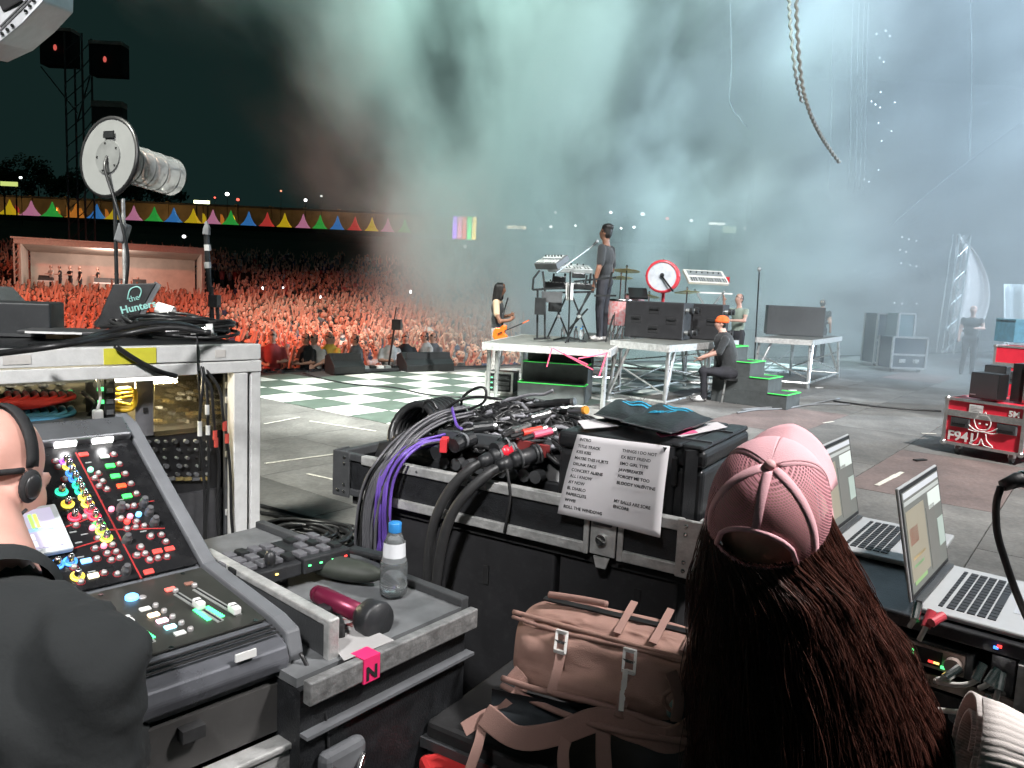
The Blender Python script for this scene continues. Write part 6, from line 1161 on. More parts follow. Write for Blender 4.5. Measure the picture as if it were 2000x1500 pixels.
cable('thin black strap hanging down the case front',[WM @ mp(985,890,.02),WM @ mp(992,930,-.008),WM @ mp(996,975,-.008),WM @ mp(985,1040,-.01)],.004,blackm,6,'strap','strap')
# hard case on the right with pouch and papers
WP = WM @ Matrix.Translation((mp(1090,930,.06).x,.055,0)); hc = thingW('hard_case', 'ribbed black hard case sitting in the right of the tray', 'hard case', WP); HL = ML-.03-mp(1090,930,.06).x; ztop = hit(WP,1250,862,1,0).z
B().bb((0,0,zb+.014),(HL,.36,ztop-.045)).build('lower_shell', black, hc, bev=.014,seg=3); B().bb((-.004,-.006,ztop-.043),(HL+.004,.366,ztop)).build('lid', black, hc, bev=.014,seg=3)
for x in (.06,HL-.2,HL-.10): B().bb((x,-.014,ztop-.09),(x+.045,-.004,ztop-.02)).build('clasp', rigb, hc, bev=.006)
for x in (HL*.72,HL*.86): B().bb((x,-.010,ztop-.002),(x+.05,.37,ztop+.010)).build('rib', black, hc, bev=.006); B().bar((x+.025,-.014,zb+.03),(x+.025,-.014,ztop),.03,.012).build('rib', black, hc)
for y in (.05,.22): B().bar((HL*.70,y,ztop+.012),(HL,y,ztop+.012),.004,.004).build('lid_piping', mid, hc)
paper = M('white_paper',(.60,.58,.60),.8,var=.05,sc=5)
def at(u,v,z=0): return hit(WP,u,v,2,ztop+z)
for k,(P,m_,lab,nm) in enumerate((([(1128,830),(1215,822),(1230,838),(1140,846)],paper,'blank sheet of paper lying under the leather pouch','sheet'),([(1285,852),(1400,832),(1420,842),(1330,862)],paper,'loose white papers sticking out from the pouch at right','papers'),([(1280,854),(1350,845),(1362,853),(1290,862)],M('pink_paper',(.85,.12,.28),.7),'pink paper strip under the leather pouch','pink_paper'))):
    Q = [at(u,v,.002+.002*k) for u,v in P]; o = B().prism([(q.x,q.y) for q in Q],ztop+.012+.002*k,ztop+.0132+.002*k).build(nm, m_); o.matrix_world = WP; tag(o, lab, 'paper')
# leather pouches: cushion shapes with cyan print
lea = M('black_leather',(.014,.014,.016),.42,var=.3,bump=.3,bs=160); cyan = M('cyan_print',(.02,.38,.62),.45)
def pouch(lab, P, h, prints, lettering):
    Q = [at(u,v,.014) for u,v in P]; c_ = sum(Q,V())/4; t = thingW('leather_pouch', lab, 'pouch', WP @ Matrix.Translation(c_)); q = [x-c_ for x in Q]
    def f(a,b,s): 
        p = (q[0]*(1-a)+q[1]*a)*(1-b)+(q[3]*(1-a)+q[2]*a)*b; e_ = (16*a*(1-a)*b*(1-b))**.42; return p+V((0,0,h*.5+s*h*.5*e_+.004*math.sin(a*13+b*7)*e_))
    b = B(); b.grid(lambda a,b: f(a,b,1),16,10); b.grid(lambda a,b_: f(1-a,b_,-1),16,10); b.build('cushion', lea, t, True)
    for (a0,a1,b0,b1) in prints: B().grid(lambda a,b: f(a0+(a1-a0)*a,b0+(b1-b0)*b,1)+V((0,0,.0012)),8,6).build('cyan_stripe', cyan, t, True)
    B().tube([f(i/14,0,0) for i in range(15)],.0022,6).build('piping', mid, t, True)
    if lettering:
        mt = axes(f(.30,.28,1)+V((0,0,.004)), f(.5,.28,1)-f(.3,.28,1), f(.3,.5,1)-f(.3,.28,1)); text('lettering','DIRTY',.028,cyan,t,mt,.0006,bold=.0008)
    return t
pouch('black leather pouch with cyan stripes, left of the pair on the hard case',[(1160,822),(1250,843),(1290,806),(1200,793)],.034,[(.35,.9,.52,.60),(.35,.9,.70,.78)],False)
pouch('black leather pouch with cyan lettering, right of the pair on the hard case',[(1212,838),(1310,862),(1395,832),(1285,800)],.036,[(.3,.75,.66,.72),(.3,.75,.78,.84)],True)
# set list sheet hanging from the hard case
Pp = [(1128,848),(1308,872),(1290,1050),(1090,1002)]; ys = (.03,.03,-.028,-.026); Q = [mp(u,v,y) for (u,v),y in zip(Pp,ys)]; t = thingW('set_list', 'white printed set list sheet hanging in front of the hard case', 'paper', WM)
def pf_(a,b): p = (Q[0]*(1-a)+Q[1]*a)*(1-b)+(Q[3]*(1-a)+Q[2]*a)*b; return p+V((0,-.006*math.sin(b*3.1)-.003*math.sin(a*5+b*2),0))
B().grid(pf_,12,14).build('sheet', paper, t, True, solid=.0006)
ink = M('print_ink',(.012,.012,.014),.9,var=0); cu_ = (Q[1]-Q[0]).normalized(); cv_ = (Q[0]-Q[3]).normalized()
for a,b,s in ((.05,.05,'INTRO'),(.05,.13,'TITLE TRACK'),(.05,.20,'KISS KISS'),(.05,.275,'MAYBE THIS HURTS'),(.05,.35,'DRUNK FACE'),(.05,.425,'CONCERT ALIENS'),(.05,.50,'ALL I KNOW'),(.05,.575,'AY NOW'),(.05,.65,'EL DIABLO'),(.05,.725,'PAPERCUTS'),(.05,.80,'WWIII'),(.05,.885,'ROLL THE WINDOWS'),(.53,.11,'THINGS I DO NOT'),(.53,.185,'EX BEST FRIEND'),(.53,.26,'EMO GIRL TYPE'),(.53,.335,'JAWBREAKER'),(.53,.41,'FORGET ME TOO'),(.53,.485,'BLOODY VALENTINE'),(.53,.70,'MY BALLS ARE SORE'),(.53,.765,'ENCORE')):
    p = pf_(a,b+.02)+V((0,-.0025,0)); text('print_line',s,.0098,ink,t,axes(p,pf_(a+.3,b+.02)-pf_(a,b+.02),pf_(a,b-.1)-pf_(a,b+.02)),.0001,bold=.00025)
# ------------------------------------------------------------------ backpack
bp_m = M('dusty_pink_canvas',(.37,.215,.175),.8,var=.14,sc=14,bump=.35,bs=600); bp_d = M('pink_webbing',(.31,.18,.15),.8,var=.12,bump=.2,bs=500); lin = M('dark_lining',(.02,.025,.03),.9)
def ribbon(P, w_, th, face=(0,-1,.3)):
    b = B(); P = [V(p) for p in P]; N = len(P); vs = []; fc = V(face).normalized()
    for i, p in enumerate(P):
        t_ = (P[min(i+1,N-1)]-P[max(i-1,0)]).normalized(); s_ = t_.cross(fc).normalized(); n_ = s_.cross(t_)
        wv = w_*(1+.03*math.sin(i*.9)); vs += [p-s_*wv/2-n_*th/2,p+s_*wv/2-n_*th/2,p+s_*wv/2+n_*th/2,p-s_*wv/2+n_*th/2]
    return b.add(vs,[(i*4+j,i*4+(j+1)%4,i*4+4+(j+1)%4,i*4+4+j) for i in range(N-1) for j in range(4)]+[(3,2,1,0),tuple((N-1)*4+j for j in range(4))])
bo = PD(1180,1400,1.36); bpk = thing('backpack', 'dusty pink canvas backpack with buckled straps lying under the tray', 'backpack', tuple(bo))
K = lambda u,v,d: PD(u,v,d)-bo
C_ = [K(1004,1190,1.52),K(1400,1300,1.26),K(980,1335,1.44),K(1385,1450,1.18),K(1035,1140,1.64),K(1440,1222,1.40),K(1025,1350,1.60),K(1420,1450,1.36)]   # front top l/r, front bottom l/r, back top l/r, back bottom l/r
def tri(a,b,c): 
    f0 = (C_[0]*(1-a)+C_[1]*a)*(1-b)+(C_[2]*(1-a)+C_[3]*a)*b; k0 = (C_[4]*(1-a)+C_[5]*a)*(1-b)+(C_[6]*(1-a)+C_[7]*a)*b; return f0*(1-c)+k0*c
from mathutils import noise as mnoise
def sh_box(n=14,e_=3.9,wr=.0068):
    vs = []; fs = []
    nu, nv = 96, 60
    for j in range(nv+1):
        th = -math.pi/2+math.pi*j/nv
        for i in range(nu):
            ph = 2*math.pi*i/nu; sg = lambda x: (1 if x >= 0 else -1)*abs(x)**(2/e_)
            x, y, z = sg(math.cos(th))*sg(math.cos(ph)), sg(math.sin(th)), sg(math.cos(th))*sg(math.sin(ph)); p = tri((x+1)/2,(y+1)/2,(z+1)/2)
            q_ = V((x*2.2,y*1.3,z*1.3)); w_ = wr*(math.sin(x*5+y*3)+.8*math.sin(y*6-z*5+x*3)) + .007*(1-abs(mnoise.noise(q_*1.6))*2.2) + .005*mnoise.noise(q_*4.1); w_ -= .010*math.exp(-((y+.78)/.07)**2)*(z < 0); vs.append(p+V((0,-1,.4))*w_)
    fs = [(j*nu+i, j*nu+(i+1)%nu, (j+1)*nu+(i+1)%nu, (j+1)*nu+i) for j in range(nv) for i in range(nu)]; return vs, fs
vs, fs = sh_box(); b = B(); b.add(vs,fs); b.build('main_body', bp_m, bpk, True)
fr_ = lambda a,b: tri(a,b,-.012)
B().tube(spl([fr_(a,.10+.03*math.sin(a*6)) for a in [i/8 for i in range(9)]],4),.004,6).build('zip', bp_d, bpk, True); B().tube(spl([fr_(a,.03) for a in [i/8 for i in range(9)]],4),.005,6).build('piping', bp_m, bpk, True)
B().tube(spl([fr_(a,.93+.02*math.sin(a*9)) for a in [i/8 for i in range(9)]],4),.006,6).build('piping', bp_d, bpk, True)
for k,(a,b0,b1) in enumerate(((.28,.12,.95),(.62,.10,1.0))):
    P = [fr_(a+.01*math.sin(b*4),b)+V((0,-.006,.002)) for b in [b0+(b1-b0)*i/8 for i in range(9)]]; s_ = bpk
    ribbon(P,.018,.003).build('strap', bp_d, bpk, False)
    c_ = fr_(a,.24)+V((0,-.014,.004)); kx = thing('buckle', None, None); kx.parent = bpk; x_ = (C_[1]-C_[0]).normalized(); y_ = (C_[0]-C_[2]).normalized()
    for s in (-1,1): B().bar(c_+x_*.011*s-y_*.02,c_+x_*.011*s+y_*.02,.005).build('buckle_side', M('buckle_white',(.72,.70,.68),.35), kx); B().bar(c_-x_*.012+y_*.018*s,c_+x_*.012+y_*.018*s,.006).build('buckle_bar', M('buckle_white'), kx)
    B().bar(c_-x_*.012,c_+x_*.012,.005).build('buckle_bar', chrome, kx)
    if k: 
        for j in range(3): c2 = fr_(a-.01,.48+.14*j)+V((0,-.014,.004)); B().bar(c2-y_*.018,c2+y_*.014,.008,.006,(0,-1,.3)).build('strap_loop', M('buckle_white'), bpk)
B().tube(spl([tri(a,-.10-.10*math.sin(a*3.1),.35) for a in [.16+.30*i/8 for i in range(9)]],4),.007,8).build('carry_handle', bp_d, bpk, True)
for a_ in (.55,.72,.86): ribbon(spl([tri(a_,-.06,c_) for c_ in (.0,.3,.6,.9)],4),.014,.003,(0,-.3,1)).build('top_webbing', bp_d, bpk, False)
ribbon(spl([tri(a,-.035,.5) for a in [i/8 for i in range(1,9)]],3),.012,.004,(0,-.3,1)).build('top_zip', rubber, bpk, False)
# open pocket mouth and lower harness
B().ell(tri(.93,.55,-.03),(.05,.02,.022),14,8,Matrix.Rotation(-.5,3,'Y')).build('pocket_mouth', M('lining_teal',(.06,.12,.13),.8), bpk, True)
B().tube([tri(.93,.55,-.04)+V((.052*math.cos(i*.42),-.006,.026*math.sin(i*.42)+.02*math.cos(i*.42)*-.4)) for i in range(16)],.004,6).build('pocket_piping', bp_d, bpk, True)
B().grid(lambda a,b: tri(.04+.92*a,1.02+.16*b*math.sin(a*3.1),.02+.5*b),16,5).build('open_mouth', lin, bpk, True)
B().tube(spl([tri(a,1.02+.15*math.sin(a*3.1),.02) for a in [i/10 for i in range(11)]],4),.006,8).build('mouth_rim', bp_d, bpk, True)
for k,pts in enumerate(([(1000,1310,1.45),(1020,1340,1.42),(985,1385,1.40),(945,1400,1.38),(905,1425,1.36)],[(945,1400,1.38),(935,1450,1.35),(915,1510,1.32)],[(945,1395,1.37),(1010,1440,1.34),(1090,1432,1.32),(1170,1405,1.30),(1240,1425,1.26),(1310,1445,1.22),(1380,1405,1.2)],[(1110,1430,1.32),(1100,1470,1.30),(1102,1520,1.28)],[(1180,1410,1.30),(1178,1460,1.28),(1182,1530,1.26)],[(1310,1310,1.2),(1325,1360,1.2),(1320,1410,1.2)])):
    P = spl([K(*p) for p in pts],6); w_ = [.024,.018,.04,.02,.026,.018][k]; b = B()
    ribbon(P,w_,.003 if k != 2 else .009).build('harness_strap', bp_d, bpk, False, bev=.002)
B().grid(lambda a,b: K(960+400*a,1345+30*math.sin(a*3)+60*b,1.40-.15*a+.02*math.sin(b*5)),16,6).build('back_pad', lin, bpk, True)
bx_ = thing('storage_box', 'black box in the dark carrying the pink backpack', 'box', (bo.x+.05,bo.y+.12,0), TZr); zt_ = K(1200,1480,1.36).z+bo.z-.02
B().bb((-.32,-.2,.05),(.42,.25,zt_)).build('body', blackm, bx_, bev=.01); B().bb((-.33,-.21,zt_-.05),(.43,.26,zt_-.03)).build('edge', dark, bx_)
q = PD(880,1495,1.42); o = B().box((q.x,q.y,q.z-.03),(.09,.12,.05),Matrix.Rotation(.4,3,'Z')).build('red_cloth', M('red_fabric',(.5,.02,.02),.8), None, bev=.01); tag(o,'scarlet cloth bundle at the bottom edge of the frame','cloth')
# ------------------------------------------------------------------ laptops on the right rack
zq = .985; N2, F2 = PZ(1782,1182,zq), PZ(1845,1110,zq); hd = (F2-N2); hd.z = 0; HLn = .36; HZ = math.atan2(hd.y,hd.x)
lap = M('laptop_aluminium',(.44,.445,.45),.35,.15,var=.06,sc=30); kb = M('key_black',(.02,.02,.022),.5); glass = M('screen_glass',(.05,.05,.05),.1)
def laptop(lab, near, rz, scr):
    """local x along the hinge (near to far), y towards the screen back, keys lie towards -y"""
    W = frame(near, rz); t = thingW('laptop', lab, 'laptop', W, 'laptops on the right rack')
    B().bb((0,-.25,-.012),(HLn,0,0)).build('base', lap, t, bev=.004)
    for r_ in range(6):
        for i in range(14): B().box((.045+.0205*i,-.045-.0185*r_,.0012),(.0165 if not (r_ == 5 and 4 < i < 9) else .0205,.0145 if r_ else .008,.0022)).build('key', kb, t)
    B().bb((.115,-.24,0),(.245,-.165,.0008)).build('trackpad', M('trackpad',(.52,.53,.55),.3,.3), t); B().bar((.02,-.008,.001),(HLn-.02,-.008,.001),.012).build('hinge', dark, t)
    Ws = Matrix.Translation((0,.0,.004)) @ Matrix.Rotation(R(-100+90+180),4,'X')
    k = thing('screen', None, None); k.parent = t; k.matrix_local = Matrix.Rotation(R(14),4,'X').inverted() if False else Matrix.Rotation(R(-12),4,'X')
    B().bb((0,0,.004),(HLn,.007,.245)).build('lid', lap, k, bev=.003); B().bb((.004,-.0012,.008),(HLn-.004,-.0002,.241)).build('bezel', kb, k); B().bb((.012,-.002,.018),(HLn-.012,-.0014,.232)).build('display', emi('display_grey',(.12,.125,.115),.6), k)
    for (x0,x1,z0,z1,c_,s) in scr: B().bb((HLn*x0,-.0028,.018+.214*z0),(HLn*x1,-.0021,.018+.214*z1)).build('window', emi('disp_%02x%02x%02x'%tuple(int(v*255) for v in c_),c_,s), k)
    return t
scr = [(.05,.95,.93,.99,(.45,.47,.5),.6),(.05,.95,.86,.90,(.35,.37,.36),.55),(.06,.50,.10,.80,(.24,.22,.17),.55),(.54,.76,.05,.70,(.13,.13,.12),.55),(.10,.30,.45,.62,(.28,.13,.10),.6),(.10,.40,.06,.10,(.2,.32,.14),.6),(.62,.95,.66,.84,(.5,.55,.52),.6),(.80,.96,.20,.50,(.3,.36,.33),.55),(.12,.42,.30,.33,(.4,.3,.15),.55),(.12,.36,.22,.25,(.2,.4,.2),.55)]
laptop('open silver laptop in front with a recording session on screen', N2, HZ, scr)
N1 = PZ(1608,1062,zq+.0); laptop('open silver laptop further left, partly hidden by the pink cap', N1, HZ+.04, scr[:4]+scr[6:8])
LW = frame((N2.x,N2.y,0), HZ-math.pi/2)              # local x towards the keys side (right-near), y along the hinge (far)
gr_ = thingW('gear_rack', 'black gear rack full of plugged leads under the silver laptops', 'rack', LW)
def gp(u,v,y=-.03): return hit(LW,u,v,1,y)
B().bb((-.42,-.02,zq-.045),(.62,.40,zq-.016)).build('top_shelf', black, gr_, bev=.004); B().bb((-.42,.10,.1),(.62,.40,zq-.05)).build('back', blackm, gr_); B().bb((-.42,-.01,.1),(.62,.10,.3)).build('lower', blackm, gr_)
xr3 = gp(1985,1330).x; B().bb((xr3,-.03,.1),(xr3+.02,.38,zq-.05)).build('side_rail', alu, gr_); B().bb((xr3-.045,-.012,.1),(xr3-.005,.0,zq-.05)).build('ear_rail', dark, gr_)
for i in range(6): B().cyl((xr3-.022,-.02,zq-.12-.07*i),(xr3-.022,-.01,zq-.12-.07*i),.008,n=10).build('rail_screw', chrome, gr_)
tanm = M('tan_faceplate',(.34,.27,.24),.45,.2,var=.12)
def face(u0,v0,u1,v1,m_,name,y=-.02,d=.04): p, q = gp(u0,v0,y), gp(u1,v1,y); B().bb((min(p.x,q.x),y,min(p.z,q.z)),(max(p.x,q.x),y+d,max(p.z,q.z))).build(name, m_, gr_, bev=.003); return p,q
p = gp(1800,1200); x0 = p.x; z_ = lambda f: zq-.06-f
B().bb((x0-.3,-.02,z_(.055)),(x0+.10,.10,z_(.0))).build('interface_unit', dark, gr_, bev=.003); B().bb((x0-.26,-.026,z_(.05)),(x0+.085,-.02,z_(.006))).build('faceplate', tanm, gr_); B().bb((x0-.02,-.028,z_(.044)),(x0+.045,-.0255,z_(.012))).build('meter_window', blackm, gr_)
B().cyl((x0+.066,-.044,z_(.028)),(x0+.066,-.026,z_(.028)),.015,n=20).build('volume_knob', tanm, gr_); 
for i,(dx,dz,m_) in enumerate(((-.012,.022,grn),(-.012,.030,grn),(-.012,.037,grn),(.026,.036,redl),(.036,.036,amb))): B().box((x0+dx,-.029,z_(dz)),(.010,.002,.004)).build('indicator', m_, gr_)
B().bb((x0-.26,-.024,z_(.09)),(x0+.26,-.016,z_(.066))).build('tape_strip', tanm, gr_)
for i in range(4): text('tape_text',['MON','LTC','CLK','AUX'][i],.012,rigb,gr_,axes((x0-.05+.075*i,-.0255,z_(.083)),(1,0,0),(0,0,1)),.0002)
B().bb((x0-.3,-.016,z_(.36)),(xr3-.05,.09,z_(.10))).build('patch_unit', M('unit_matte',(.018,.018,.02),.6), gr_)
wl_ = M('lead_white',(.62,.60,.57),.4)
for r_ in range(4):
    for i in range(8):
        x = x0-.10+.06*i
        if x > xr3-.07: continue
        z = z_(.135+.062*r_); k = B().cyl((x,-.03,z),(x,-.012,z),.013,n=14).build('socket', mid if (i+r_)%3 else chrome, gr_)
for u,v,m_ in ((1848,1298,grn),(1853,1305,grn),(1841,1304,grn),(1858,1310,grn),(1952,1263,redl),(1945,1265,blu)): q = gp(u,v,-.03); B().box(q,(.008,.003,.005)).build('indicator', m_, gr_)
for k,(pts,lab) in enumerate(([[(1918,1302),(1905,1330),(1870,1338),(1825,1330)],'white lead plugged into the middle of the gear rack'],[[(1870,1308),(1850,1322),(1830,1328)],'short white lead left of the middle one'],[[(1945,1312),(1930,1335),(1912,1345)],'white lead with silver plug near the rack ear'],[[(1955,1320),(1950,1345),(1945,1365)],'straight white plug nearest the rack ear'],[[(1930,1365),(1905,1385),(1870,1390),(1820,1385)],'lowest white lead looping under the sockets'],[[(1792,1185),(1788,1205),(1776,1225)],'white charger lead dropping from the front laptop'],[[(1818,1198),(1808,1225),(1795,1250)],'grey lead with red plug below the front laptop'],[[(1838,1205),(1826,1212),(1820,1222)],'short lead with red plug beside the grey one'])):
    P = [LW @ gp(u,v,-.05-.02*math.sin(i)) for i,(u,v) in enumerate(pts)]; t = thing('white_lead', lab, 'cable', tuple(P[0]), 0, 'leads plugged into the gear rack'); P = [p-P[0] for p in P]; B().tube(spl(P,7),.0052,8).build('lead', wl_, t, True); d = (P[1]-P[0]).normalized(); B().cyl(P[0]-d*.006,P[0]+d*.03,.009,n=12).build('plug', M('plug_red',(.5,.05,.07),.4) if k > 5 else chrome, t)
# microphone lead at right edge
P = [PD(2040,930,1.2),PD(1985,938,1.2),PD(1955,950,1.2),PD(1946,985,1.2),PD(1948,1040,1.2),PD(1965,1100,1.2),PD(1990,1170,1.2),PD(2030,1260,1.2)]; t = thing('microphone_lead','black microphone lead with plug bending in at the right frame edge','cable',tuple(P[2])); P = [p-t.location for p in P]
B().tube(spl(P[2:],7),.0055,10).build('lead', rubber, t, True); B().tube([P[0],P[1],P[1]+(P[2]-P[1])*.9],[.013,.012,.009],14).build('plug', black, t, True); d = (P[0]-P[1]); B().tube([P[1]+d*.18,P[1]+d*.32],[.0135,.0135],14).build('plug_ring', chrome, t, True)
# rolled white knit
rc_ = PD(1985,1480,1.08); t = thing('rolled_towel','rolled white ribbed knit cloth in the bottom right corner','towel',tuple(rc_)); knit = M('white_knit',(.70,.64,.61),.95,var=.1,sc=12,bump=.2,bs=700); ax_ = (e1*.55+V((.75,-.1,-.1))).normalized(); ax_ = V((.83,-.35,-.12)).normalized(); ry = ax_.cross(V((0,0,1))).normalized(); rz_ = ry.cross(ax_)
def roll(a,b): th = a*2*math.pi*2.2; r_ = .022+.026*a*2.2*.95; r_ *= 1+.007*math.sin(th*58); return (ax_*(-.065+.28*b)+ry*(r_*1.25*math.cos(th))+rz_*(r_*.95*math.sin(th)))+V((0,0,.01*math.sin(b*9+th)))
B().grid(roll,460,12).build('cloth', knit, t, True, solid=.006)
# ------------------------------------------------------------------ seated woman in pink cap, seen from behind
hc_ = PD(1500,1006,1.15); vw = (V((0,0,CH))-hc_).normalized()
upv = (V((0,0,1))*.80+V((vw.x,vw.y,0))*.62+V((-.03,0,0))).normalized(); fw = (V((.45,.89,0))-upv*V((.45,.89,0)).dot(upv)).normalized(); rtv = fw.cross(upv); MHd = Matrix((rtv,fw,upv)).transposed().to_4x4(); MHd.translation = hc_
gskin = skin; b = B(); loc = lambda p: MHd @ V(p)
b.k = 0; b.ell(loc((0,.0,-.01)),(.072,.092,.10),16,12,MHd.to_3x3()); b.ell(loc((0,.03,-.07)),(.055,.065,.065),12,8,MHd.to_3x3()); b.ell(loc((0,.10,-.045)),(.012,.02,.02),8,6,MHd.to_3x3())
for s in (-1,1): b.ell(loc((.076*s,.0,-.03)),(.012,.022,.03),8,6,MHd.to_3x3())
nk = hc_+V((.02,.03,-.17)); limb(b,[tuple(loc((0,-.01,-.08))),tuple(nk)],[.05,.05],12)
b.k = 1; sc2 = nk+V((.03,.06,-.07)); ac = V((.80,.6,0)); limb(b,[tuple(sc2-ac*.10),tuple(sc2+ac*.10)],[.055,.055],12); limb(b,[tuple(sc2),tuple(sc2+V((.02,.02,-.22))),tuple(sc2+V((.02,.04,-.45)))],[.095,.10,.12],14)
for s in (-1,1): limb(b,[tuple(sc2+ac*.11*s),tuple(sc2+ac*.13*s+V((.03,.08,-.22)))],[.048,.042],10)
b.k = 0
for s in (-1,1): limb(b,[tuple(sc2+ac*.13*s+V((.03,.08,-.22))),tuple(sc2+ac*.1*s+V((.12,.2,-.28)))],[.04,.03],10); hand(b,sc2+ac*.1*s+V((.12,.2,-.28)),(.5,.8,0),(0,0,1),.9,.5)
b.k = 2; sb = sc2+V((.02,.04,-.47))
for s in (-1,1): limb(b,[tuple(sb+ac*.08*s),tuple(sb+ac*.1*s+V((.22,.30,-.02))),tuple(sb+ac*.1*s+V((.22,.30,-.40)))],[.09,.07,.05],10)
girl = tag(link('person', fuse(b,[gskin,cloth,denim],.012,5)), 'woman with long dark hair and pink mesh cap seated, seen from behind', 'person')
seat = thing('stool_case','black case used as a seat under the woman in the pink cap','case',(sb.x,sb.y,0),TZr); B().bb((-.22,-.22,.02),(.22,.24,sb.z-.085)).build('body', ply, seat, bev=.01); B().bb((-.23,-.23,sb.z-.11),(.23,.25,sb.z-.088)).build('edge', alu, seat, bev=.004)
# cap: dome of six panels
pnk = M('pink_foam',(.78,.43,.47),.8,var=.06,sc=20,bump=.15,bs=400)
msh = bpy.data.materials.new('pink_mesh'); msh.use_nodes = True; n = msh.node_tree.nodes; L = msh.node_tree.links.new; bs_ = n['Principled BSDF']; bs_.inputs['Base Color'].default_value = (.72,.32,.36,1); bs_.inputs['Roughness'].default_value = .7
tc_ = n.new('ShaderNodeTexCoord'); mxm = n.new('ShaderNodeMath'); mxm.operation = 'MAXIMUM'
for i_, dr_ in enumerate(('Z','DIAGONAL')):
    wv_ = n.new('ShaderNodeTexWave'); wv_.bands_direction = dr_; wv_.inputs['Scale'].default_value = 150 if i_ == 0 else 110; L(tc_.outputs['Object'], wv_.inputs['Vector']); L(wv_.outputs['Fac'], mxm.inputs[i_])
rp_ = n.new('ShaderNodeMapRange'); rp_.inputs[1].default_value = .55; rp_.inputs[2].default_value = .8; rp_.inputs[3].default_value = .22; rp_.inputs[4].default_value = 1; L(mxm.outputs[0], rp_.inputs[0]); L(rp_.outputs[0], bs_.inputs['Alpha'])
cap = thing('cap', None, None); cap.parent = girl; cap.matrix_local = MHd
cr = (.088,.104,.112)
def dome(th, ph, k=1.0):
    """th: from crown (0) to rim (1); ph: angle, 0 = front"""
    a_ = th*R(92); bul = 1+.05*math.cos(3*ph)**2*0; r_ = math.sin(a_)**.82; z = math.cos(a_)**.9*cr[2] if a_ < R(90) else -.004*(th*92-90); front = .012*max(0,math.cos(ph))*math.sin(a_)**2
    return V((cr[0]*r_*math.sin(ph)*k, cr[1]*r_*math.cos(ph)*k, z*k+front-.035*max(0,th-.75)*4*0))
def arch(th,ph):
    """opening at the back: True inside the hole"""
    d = abs((ph-math.pi+math.pi) % (2*math.pi)-math.pi); return th > .58 and th < .92 and (d/.66)**2+((.92-th)/.34)**2 < 1
for i in range(6):
    a0 = math.pi*(i/3-1/6+1/6)-math.pi/6+math.pi/6; ph0, ph1 = i*math.pi/3, (i+1)*math.pi/3; front = i in (0,5); b = B(); nu, nv = 14, 22; vs = [dome(j/nv, ph0+(ph1-ph0)*k/nu)*1 for j in range(nv+1) for k in range(nu+1)]
    fs = []
    for j in range(nv):
        for k in range(nu):
            th, ph = (j+.5)/nv, ph0+(ph1-ph0)*(k+.5)/nu
            if arch(th,ph): continue
            fs.append((j*(nu+1)+k,(j+1)*(nu+1)+k,(j+1)*(nu+1)+k+1,j*(nu+1)+k+1))
    b.add(vs,fs); b.build('panel', pnk if front else msh, cap, True, solid=.0015 if front else 0)
for i in range(6):
    ph = i*math.pi/3; top_ = .58 if i == 3 else 1.0; hw = .0065 if i else .002
    B().grid(lambda a,b: dome(.04+(top_-.04)*b, ph+(a-.5)*2*hw/(.095*math.sin((.04+(top_-.04)*b)*1.6)+.004), 1.006),2,18).build('seam_tape', pnk, cap, True, solid=.0008)
b = B(); P = [dome(.70+.23*(1-abs(s)**2.0*1.0)*0+.0,math.pi) for s in (0,)]; A_ = []
for i in range(21):
    s = -1+i/10; ph = math.pi+s*.68; th = .92-.35*math.sqrt(max(0,1-s*s)); A_.append(dome(th,ph,1.008))
b.tube(A_,.0038,8); b.build('opening_trim', pnk, cap, True)
B().grid(lambda a,b: dome(.93+.09*b, math.pi-.75+1.5*a, 1.004),16,3).build('back_strap', pnk, cap, True, solid=.003)
B().tube([dome(1.0, i*2*math.pi/48, 1.004) for i in range(49)],.0035,6).build('rim_tape', pnk, cap, True)
B().ell((0,0,cr[2]+.002),(.0085,.0085,.006),12,8).build('button', M('pink_button',(.80,.45,.46),.6), cap, True)
B().grid(lambda a,b: V(((cr[0]*1.0+.004*b)*math.sin((a-.5)*2.2), cr[1]*(.45+.55*math.cos((a-.5)*2.2))*1.0+.085*b*math.cos((a-.5)*2.0)**.7, -.006-.020*b+.02*(1-abs(a-.5)*2)-.035*(abs(a-.5)*2)**2*(b*.7+.3)+.014)),20,8).build('brim', pnk, cap, True, solid=.004)
# hair: under-shell and many strands
hb = M('dark_red_brown_hair',(.062,.025,.019),.36,var=.6,sc=30,rv=.1); hb2 = M('lit_brown_hair',(.18,.07,.052),.34,var=.4,sc=30,rv=.1)  # second, lighter brown puts highlights on the right side into the hair colour
rg_ = random.Random(4)
def hair_path(u, w_, lift=0):
    """u in -1..1 across the back; from under the cap down over shoulders"""
    ph = math.pi-u*1.75; p0 = MHd @ (dome(.90+.1*rg_.random(), ph, .97)); d0 = V((p0.x-hc_.x,p0.y-hc_.y,0)); ctr_ = nk
    P = [p0]
    for k, (zz, wd, dp) in enumerate(((-.10,.108,.098),(-.19,.140,.108),(-.30,.170,.118),(-.43,.192,.125),(-.58,.205,.125))):
        c0_ = V((hc_.x+.03*(k+1)*.25,hc_.y+.01,hc_.z)); an = -math.pi/2+u*1.55-.18; q = c0_+V((math.cos(an)*wd*(1+.10*max(0,u))+.024*(k+.6),math.sin(an)*dp,zz)); q += V((rg_.gauss(0,.006),rg_.gauss(0,.006),0))*w_; P.append(q)
    return P
